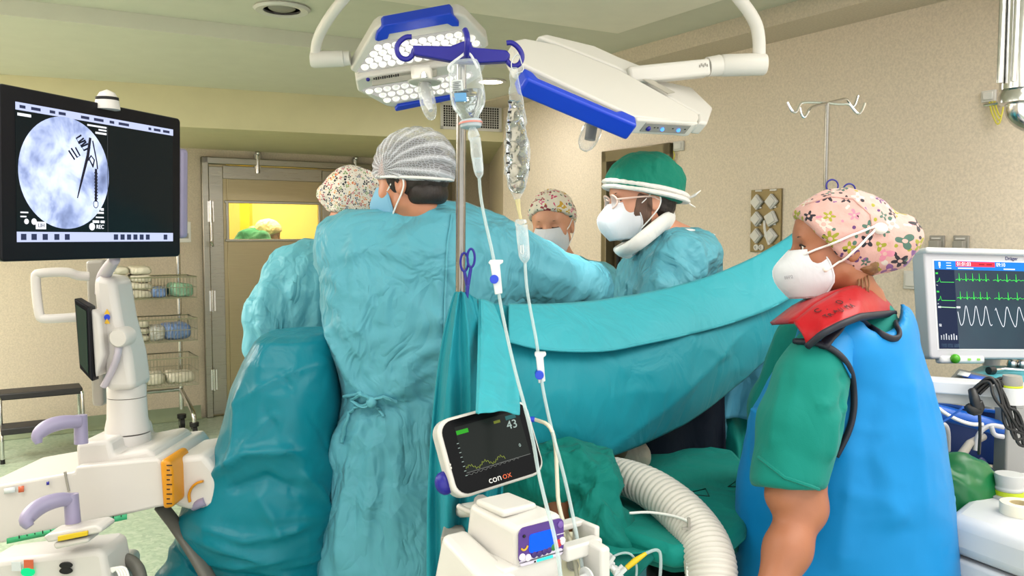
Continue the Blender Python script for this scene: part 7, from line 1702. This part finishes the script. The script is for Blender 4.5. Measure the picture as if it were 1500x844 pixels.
for x in (.46, .54): vu('alarm_text', x, .025, x + .06, .042, glow('ui_alarm_dark', (160, 30, 50), .8), .002)
vu('alarm_icon', .04, .015, .06, .06, Wt, .002); vu('alarm_icon', .045, .06, .055, .085, Wt, .002)
for y in (.02, .05, .08): vu('menu_line', .12, y, .17, y + .008, Wt, .002)
vu('bar_text', .24, .075, .40, .088, Wt, .002); vu('bar_text', .72, .075, .84, .088, Wt, .002); vu('bar_text', .95, .08, 1.0, .1, Wt, .002)
def ecg(v, x0, x1, n, amp):
    pts = []
    for i in range(n):
        a = x0 + (x1 - x0) * i / n; s = (x1 - x0) / n
        pts += [(a, v), (a + s * .3, v - .008), (a + s * .42, v), (a + s * .48, v + .012), (a + s * .52, v - amp), (a + s * .56, v + .016), (a + s * .62, v), (a + s * .82, v - .014)]
    return pts + [(x1, v)]
for v in (.215, .425):
    vt('heart_trace', ecg(v, .21, .56, 5, .075), .0008, G); vt('heart_trace', ecg(v, .60, .99, 4, .075), .0008, G); vt('small_trace', [(.01, v + .03), (.03, v + .02), (.04, v - .02), (.05, v + .03), (.19, v + .03)], .0008, G)
    vu('side_reading', .005, v - .08, .03, v - .06, G); vu('side_reading', .005, v + .06, .02, v + .075, Wt)
vt('pressure_trace', [(.21, .58)] + [(.21 + .35 * i / 60, .64 - .11 * math.sin(2 * PI * 3.4 * (i / 60) + 2.6) + .02 * math.sin(4 * PI * 3.4 * i / 60)) for i in range(61)], .0009, Wt)
vt('pressure_trace', [(.60, .56)] + [(.61 + .38 * i / 60, .64 - .11 * math.sin(2 * PI * 3 * (i / 60) + 1.8) + .02 * math.sin(4 * PI * 3 * i / 60)) for i in range(61)], .0009, Wt)
vt('level_line', [(.03, .53), (.19, .535)], .0012, glow('ui_trace_pale', (170, 214, 170), .9)); vu('side_reading', .01, .52, .04, .54, Wt); vu('side_reading', .20, .52, .24, .54, Wt); vu('side_reading', .01, .72, .035, .75, Wt)
for i in range(7): vu('bar_graph', .02 + .026 * i, .85 - .01 * (i % 3), .03 + .026 * i, .90, Wt)
for i in range(3): vu('soft_key', .02 + .065 * i, .945, .075 + .065 * i, .985, glow('ui_key', (70, 90, 110), .8))
text('brand_print', 'Dräger', h * .045, M @ Matrix.Translation((-w * .06, h * .415, .001)), plain('navy_print', (30, 34, 100), .5), vm)
q = M @ Vector((-w * .38, -h * .50, .01)); mb = MB(); mb.sph(q, .014); mb.build('green_button', plain('green_button', (70, 160, 20), .35), vm)
mb = MB(M); mb.box((-w * .33, -h * .505, -.01), (w * .24, h * .07, .03)); mb.build('button_lip', M_VW, vm, bevel=.008)
for x in (-.30, -.25): mb = MB(M); mb.box((w * x, -h * .505, .006), (.009, .006, .004)); mb.build('status_light', glow('status_green', (150, 220, 90), .7), vm)
mb = MB(); a = M @ Vector((w * .1, 0, -.06)); mb.tube([a, a + Vector((.0, .12, -.02)), a + Vector((0, .16, -.2)), Vector((a.x, a.y + .16, .9))], .025, 12, sm=1); mb.build('support_arm', M_VG, vm)

# trolley
ct = thing('anaesthesia_trolley', 'white anaesthesia trolley with rounded top and grey column at the right edge', 'trolley', Vector((P(1480, 760, 1.95).x + .1, 1.95, 0)))
ZC = .90
pts = [hitz(x, y, ZC) for x, y in [(1386, 752), (1450, 700), (1500, 680), (1640, 690), (1680, 790), (1560, 810)]]
a0_, a1_, a5 = pts[0], pts[2], pts[5]
def cshape(z0, z1, name, mat, grow=0, bev=.02):
    b = MB(); c = sum(pts, Vector()) / len(pts); q = [(p - c) * (1 + grow) + c for p in pts]
    b.prism([(p.x, p.y) for p in q[::-1]], z0, z1); return b.build(name, mat, ct, bevel=bev)
cshape(ZC - .09, ZC, 'worktop', M_VW, 0, .026); cshape(ZC - .135, ZC - .094, 'worktop_skirt', M_VW, -.005, .008)
cshape(.12, ZC - .16, 'cabinet', M_VG, -.14, .01); cshape(ZC - .165, ZC - .13, 'shadow_gap', M_DARK, -.1, .005)
for p in (pts[0], pts[2], pts[3], pts[4]):
    c = sum(pts, Vector()) / len(pts); q = c + (p - c) * .8; mb = MB(); mb.cyl((q.x - .02, q.y, .06), (q.x + .02, q.y, .06), .06, 18); mb.build('caster', M_BLACK, ct)
for x, y in ((1442, 830), (1458, 838)): 
    mb = MB(); q = P(x, y, 1.98); mb.box(q, (.02, .02, .08)); mb.build('hook', M_VG, ct, bevel=.004)
q = P(1480, 640, 2.26); mb = MB(); zb = ZC - .02; mb.box((q.x, q.y, (P(1480, 572, 2.26).z + zb) / 2), (.056, .06, P(1480, 572, 2.26).z - zb)); mb.build('grey_column', plain('grey_column', (150, 150, 148), .4), ct, bevel=.006)
a, b_ = P(1352, 570, 2.02), P(1530, 582, 1.96)
mx = frame((a + b_) / 2, b_ - a, (0, 0, 1)); L_ = (b_ - a).length
mb = MB(mx); mb.box((0, 0, .012), (L_, .07, .03)); mb.build('rail_top', M_VW, ct, bevel=.004); mb = MB(mx); mb.box((0, .005, -.014), (L_, .06, .026)); mb.build('rail', plain('grey_rail', (176, 174, 170), .4), ct, bevel=.003)
mb = MB(mx); mb.box((-L_ / 2 - .01, 0, -.002), (.032, .085, .072)); mb.build('rail_end_cap', M_GREY, ct, bevel=.01)
q = P(1482, 572, 1.93); mb = MB(Matrix.Translation(q)); mb.lathe([(.027, -.03), (.027, .006), (.020, .008)], 24); mb.build('knob_base', M_VW, ct); mb = MB(Matrix.Translation(q)); mb.lathe([(.0225, .008), (.0225, .012)], 24); mb.build('lime_ring', plain('lime_ring', (196, 214, 40), .4), ct); mb = MB(Matrix.Translation(q)); mb.lathe([(.021, .012), (.022, .02), (.019, .034), (.0001, .035)], 24); mb.build('knob', M_GREY, ct)
mb = MB(); p0 = hitz(1478, 728, ZC); mb.lathe([(.044, .0), (.044, .004), (.03, .006)], 28, Matrix.Translation(p0)); mb.build('socket_plate', M_VG, ct)
mb = MB(); mb.lathe([(.032, .004), (.032, .016)], 28, Matrix.Translation(p0)); mb.build('lime_collar', plain('lime_ring', (196, 214, 40), .4), ct)
mb = MB(); mb.lathe([(.030, .016), (.032, .022), (.029, .026), (.030, .034), (.033, .05), (.032, .056), (.0001, .056)], 28, Matrix.Translation(p0)); mb.build('grey_dial', plain('pale_grey_dial', (196, 198, 196), .45), ct, bevel=.001)
tp0 = hitz(1494, 753, ZC); tpz = thing('tape_roll', 'roll of white adhesive tape lying on the white trolley top', 'tape', tp0 + Vector((.0, 0, .0)))
mb = MB(Matrix.Translation(tp0)); mb.lathe([(.022, 0), (.041, 0), (.041, .026), (.022, .026), (.022, 0)], 32, cap=False); mb.build('tape', plain('ivory_tape', (232, 226, 204), .6), tpz, bevel=.001)
mb = MB(Matrix.Translation(tp0)); mb.lathe([(.0195, .001), (.0218, .001), (.0218, .025), (.0195, .025), (.0195, .001)], 32, cap=False); mb.build('cardboard_core', plain('cardboard', (200, 182, 140), .8), tpz)
# cable coil hanging over the rail
cc = thing('cable_coil', 'coil of black cables hanging over the white rail and grey column', 'cable', P(1440, 600, 1.92))
for k in range(7):
    o_ = k * 4.2; j = [(-3, 2), (2, -3), (4, 3), (-2, -2), (3, 4), (-4, 0), (1, -4)][k]; mb = MB(); mb.tube(px_tube([(1424 + o_ * .4, 574 - j[1], 1.95 + .01 * (k % 3)), (1438 + o_ * .8, 556 - j[0], 1.94), (1452 + o_, 557 + j[1], 1.93), (1460 + o_ + 2 * j[0], 582 + k * 3, 1.91), (1472 + o_ + 2 * j[1], 618 + 4 * j[0], 1.90), (1486 + o_ * .8, 644 + 4 * j[1], 1.90), (1512 + o_, 638 + 3 * j[0], 1.90)], None), .0036, 8, sm=2); mb.build('cable_loop', M_BLACK, cc, ang=None)
mb = MB(); mb.tube(px_tube([(1424, 572, 1.94), (1428, 586, 1.92), (1432, 600, 1.92)], None), [.009, .012, .012], 10, sm=1); mb.tube(px_tube([(1416, 594, 1.93), (1424, 602, 1.92), (1436, 600, 1.92), (1432, 588, 1.92)], None), [.008, .012, .012, .010], 10, sm=1); mb.build('plug_bundle', M_BLACK, cc, ang=None)
mb = MB(); mb.tube(px_tube([(1434, 596, 1.92), (1436, 630, 1.95), (1434, 665, 2.0)], None), .0035, 8, sm=1); mb.build('hanging_lead', M_BLACK, cc, ang=None)
# blue cart behind with tray
M_CB = plain('cobalt_cart', (20, 92, 190), .35); M_TEALT = plain('turquoise_tray', (70, 158, 172), .4)
bc_ = thing('blue_cart', 'cobalt blue cart with turquoise top behind the white rail', 'cart', Vector((P(1450, 600, 2.4).x, 2.45, 0)))
ZB = P(1460, 548, 2.5).z
def bxq(px0, px1, d0, d1, z0, z1, name, mat, bev=.008, par=None):
    a, b_ = P(px0, 500, (d0 + d1) / 2).x, P(px1, 500, (d0 + d1) / 2).x; m_ = MB(); m_.box(((a + b_) / 2, (d0 + d1) / 2, (z0 + z1) / 2), (abs(b_ - a), d1 - d0, z1 - z0)); return m_.build(name, mat, par or bc_, bevel=bev)
pts = [hitz(x, y, ZB) for x, y in [(1402, 552), (1436, 536), (1560, 534), (1600, 560), (1500, 566)]]
mb = MB(); mb.prism([(p.x, p.y) for p in pts[::-1]], ZB - .02, ZB); mb.build('turquoise_top', M_TEALT, bc_, bevel=.004)
zb1 = P(1420, 600, 2.45).z
mb = MB(); mb.tube([P(1340, 596, 2.3), P(1380, 605, 2.3), P(1430, 618, 2.28), P(1480, 632, 2.25)], .021, 14, sm=1); mb.build('blue_rail', M_CB, bc_, ang=None)
mb = MB(); mb.hexa([P(1340, 660, 2.42), P(1500, 690, 2.34), P(1500, 690, 2.6), P(1340, 660, 2.68), P(1340, 588, 2.42), P(1500, 605, 2.34), P(1500, 605, 2.6), P(1340, 588, 2.68)]); mb.build('drawer_body', plain('navy_cart', (12, 50, 116), .4), bc_, bevel=.006)
mb = MB(); mb.hexa([P(1340, 590, 2.40), P(1500, 612, 2.32), P(1500, 612, 2.36), P(1340, 590, 2.44), P(1340, 585, 2.40), P(1500, 606, 2.32), P(1500, 606, 2.36), P(1340, 585, 2.44)]); mb.build('cart_lip', M_CB, bc_, bevel=.003)
for x in (1360, 1490): q = P(x, 660, 2.5); mb = MB(); mb.tube([(q.x, q.y, 0.0), (q.x, q.y, q.z)], .02, 10); mb.build('leg', M_CB, bc_)
q = P(1490, 545, 2.52); mb = MB(); mb.tube([(q.x, q.y + .06, .0), (q.x, q.y + .06, ZB - .02)], .025, 10); mb.build('leg', M_CB, bc_)
mb = MB(); mb.hexa([P(1392, 556, 2.30), P(1446, 566, 2.24), P(1456, 556, 2.4), P(1404, 543, 2.46), P(1392, 553, 2.30), P(1446, 563, 2.24), P(1456, 552, 2.4), P(1404, 540, 2.46)]); cl = thing('clipboard', 'dark grey clipboard with a blue and white form under the vital signs monitor', 'clipboard', P(1420, 556, 2.34)); mb.build('board', plain('dark_grey_board', (86, 86, 84), .5), cl, bevel=.003)
for k, (x0, y0, x1, y1, mt) in enumerate(((1402, 546, 1418, 549, M_VW), (1410, 549, 1446, 556, plain('royal_blue_form', (30, 80, 180), .5)))):
    mb = MB(); A = [P(x0, y0 + 3, 2.30 - .02 * k), P(x1, y1 + 3, 2.27 - .02 * k), P(x1 + 4, y1 - 2, 2.33), P(x0 + 4, y0 - 2, 2.36)]; mb.add(A, [(0, 1, 2, 3)]); mb.build('form', mt, cl, solid=.002)
lg = thing('laryngoscope', 'dark handled instrument with steel blade lying on the turquoise top', 'instrument', hitz(1470, 540, ZB))
mb = MB(); a, b_, c = hitz(1448, 543, ZB + .012), hitz(1472, 541, ZB + .012), hitz(1500, 543, ZB + .012); mb.tube([a, a.lerp(b_, .3)], [.011, .012], 12); mb.build('handle', M_BLACK, lg); mb = MB(); mb.tube([a.lerp(b_, .3), b_, c], [.005, .006, .004], 10); mb.build('blade', M_CHROME, lg)
for k in range(2): q = hitz(1482 + 14 * k, 538, ZB); mb = MB(Matrix.Translation(q)); mb.lathe([(.013, 0), (.015, .01), (.012, .022), (.006, .026)], 16); tag(mb.build('steel_cup', M_CHROME, None), ['small steel cup on the turquoise top, nearer the nurse', 'small steel cup on the turquoise top, at the picture edge'][k] if False else ['small steel cup beside the instrument blade on the turquoise top', 'small steel cup on the turquoise top right next to the grey knob'][k], 'cup', 'steel cups on the turquoise top')
# green breathing bag
rb = thing('breathing_bag', 'dark green rubber breathing bag hanging beside the white trolley', 'breathing bag', P(1400, 770, 2.08))
def rbag(Q): return smin(s_ell(Q, P(1398, 716, 2.10), (.098, .085, .092)), s_cap(Q, P(1385, 740, 2.10), P(1362, 775, 2.08), .075, .06), .06)
rq = sdf_obj('rubber_bag', rbag, tuple(P(1398, 716, 2.1) - Vector((.18, .15, .22))), tuple(P(1398, 716, 2.1) + Vector((.18, .15, .15))), .007, plain('green_rubber', (10, 108, 56), .35), rb, disp=lambda V, N: .004 * ridged(V * 9, 4) + .004 * ridged(V * np.array([24, 24, 5.]), 6), smooth=2)
px_folds(rq, [([(1365, 690), (1395, 700), (1425, 720)], .012, .006), ([(1380, 670), (1400, 690), (1440, 705)], .012, -.006), ([(1364, 730), (1385, 745), (1400, 755)], .008, .008)])
mb = MB(); mb.tube([P(1405, 672, 2.14), P(1420, 650, 2.2), P(1440, 640, 2.26)], [.012, .010, .010], 12); mb.build('neck_hose', M_GREY, rb)
mb = MB(); mb.tube([P(1386, 734, 1.99), P(1392, 746, 1.99)], .006, 8); mb.build('clip', M_VG, rb)
# breathing tubes and hooks behind
ho = thing('breathing_tubes', 'white and pale breathing tubes looped under the blue rail', 'tube', P(1385, 640, 2.3))
for k, pts_ in enumerate(([(1372, 668, 2.28), (1374, 630, 2.26), (1380, 620, 2.26), (1388, 628, 2.27), (1388, 660, 2.3)], [(1350, 588, 2.24), (1366, 592, 2.24), (1390, 610, 2.24), (1420, 622, 2.24), (1440, 622, 2.24)], [(1428, 660, 2.2), (1432, 635, 2.2), (1450, 622, 2.2), (1470, 626, 2.2)], [(1452, 625, 2.18), (1456, 638, 2.18), (1470, 640, 2.18)], [(1350, 634, 2.22), (1380, 620, 2.22), (1412, 596, 2.2)])):
    mb = MB(); mb.tube(px_tube(pts_, None), [.008, .005, .006, .006, .003][k], 10, sm=2); mb.build('tube', [M_VW, M_STRAP, M_VG, M_VG, M_CB][k], ho, ang=None)
mb = MB(); mb.tube(px_tube([(1370, 672, 2.27), (1371, 642, 2.27), (1374, 640, 2.27)], None), .008, 10); mb.build('red_tube', plain('red_plastic', (196, 26, 36), .35), ho)
for x, y in ((1440, 690), (1452, 704)): mb = MB(); mb.tube(px_tube([(x - 10, y - 10, 2.25), (x - 4, y - 20, 2.25), (x + 6, y - 8, 2.25), (x + 10, y + 4, 2.25)], None), .006, 8, sm=2); mb.build('navy_lead', plain('navy_plastic', (24, 34, 84), .4), ho, ang=None)
gv = thing('blue_glove', 'crumpled pale blue disposable glove beside the trolley corner', 'glove', P(1380, 740, 1.98))
gc = P(1381, 735, 1.99); sdf_obj('glove', lambda Q: smin(smin(s_ell(Q, gc, (.026, .03, .018)), s_sph(Q, gc + Vector((-.016, 0, .012)), .013), .01), s_sph(Q, gc + Vector((.012, -.01, .014)), .012), .01), tuple(gc - Vector((.06, .06, .05))), tuple(gc + Vector((.06, .06, .05))), .005, plain('pale_blue_nitrile', (120, 176, 214), .5), gv, disp=lambda V, N: .005 * ridged(V * 40, 3))
hk2 = thing('waste_holder', 'grey bracket with yellow and clear waste bags below the trolley corner', 'holder', P(1385, 800, 2.0))
mb = MB(); mb.hexa([P(1366, 800, 2.02), P(1388, 812, 2.0), P(1388, 812, 2.1), P(1366, 800, 2.12), P(1366, 770, 2.02), P(1390, 776, 2.0), P(1390, 776, 2.1), P(1366, 770, 2.12)]); mb.build('bracket', M_VG, hk2, bevel=.006)
for k, (x, wd, mt) in enumerate(((1380, 10, clear('clear_waste_bag', (214, 214, 190), .5, .2, .6, 30)), (1398, 9, plain('yellow_green_plastic', (206, 200, 90), .45)), (1414, 8, clear('clear_waste_bag', (214, 214, 190), .5, .2, .6, 30)))):
    mb = MB(); mb.tube([P(x, 800, 2.06), P(x + 2, 830, 2.05), P(x + 3, 880, 2.04), P(x + 3, 980, 2.04)], [wd / 900, wd / 560, wd / 520, wd / 600], 14, sm=1); mb.build('waste_bag', mt, hk2, ang=None)
gb = P(1430, 838, 2.02); gb_ = thing('green_lid', 'dark green rounded bin lid under the trolley edge', 'lid', Vector((gb.x, gb.y, gb.z - .08)))
mb = MB(Matrix.Translation(gb)); mb.lathe([(.045, -.2), (.045, .0), (.03, .022), (.0001, .03)], 24); mb.build('lid', plain('green_rubber', (10, 108, 56), .35), gb_)
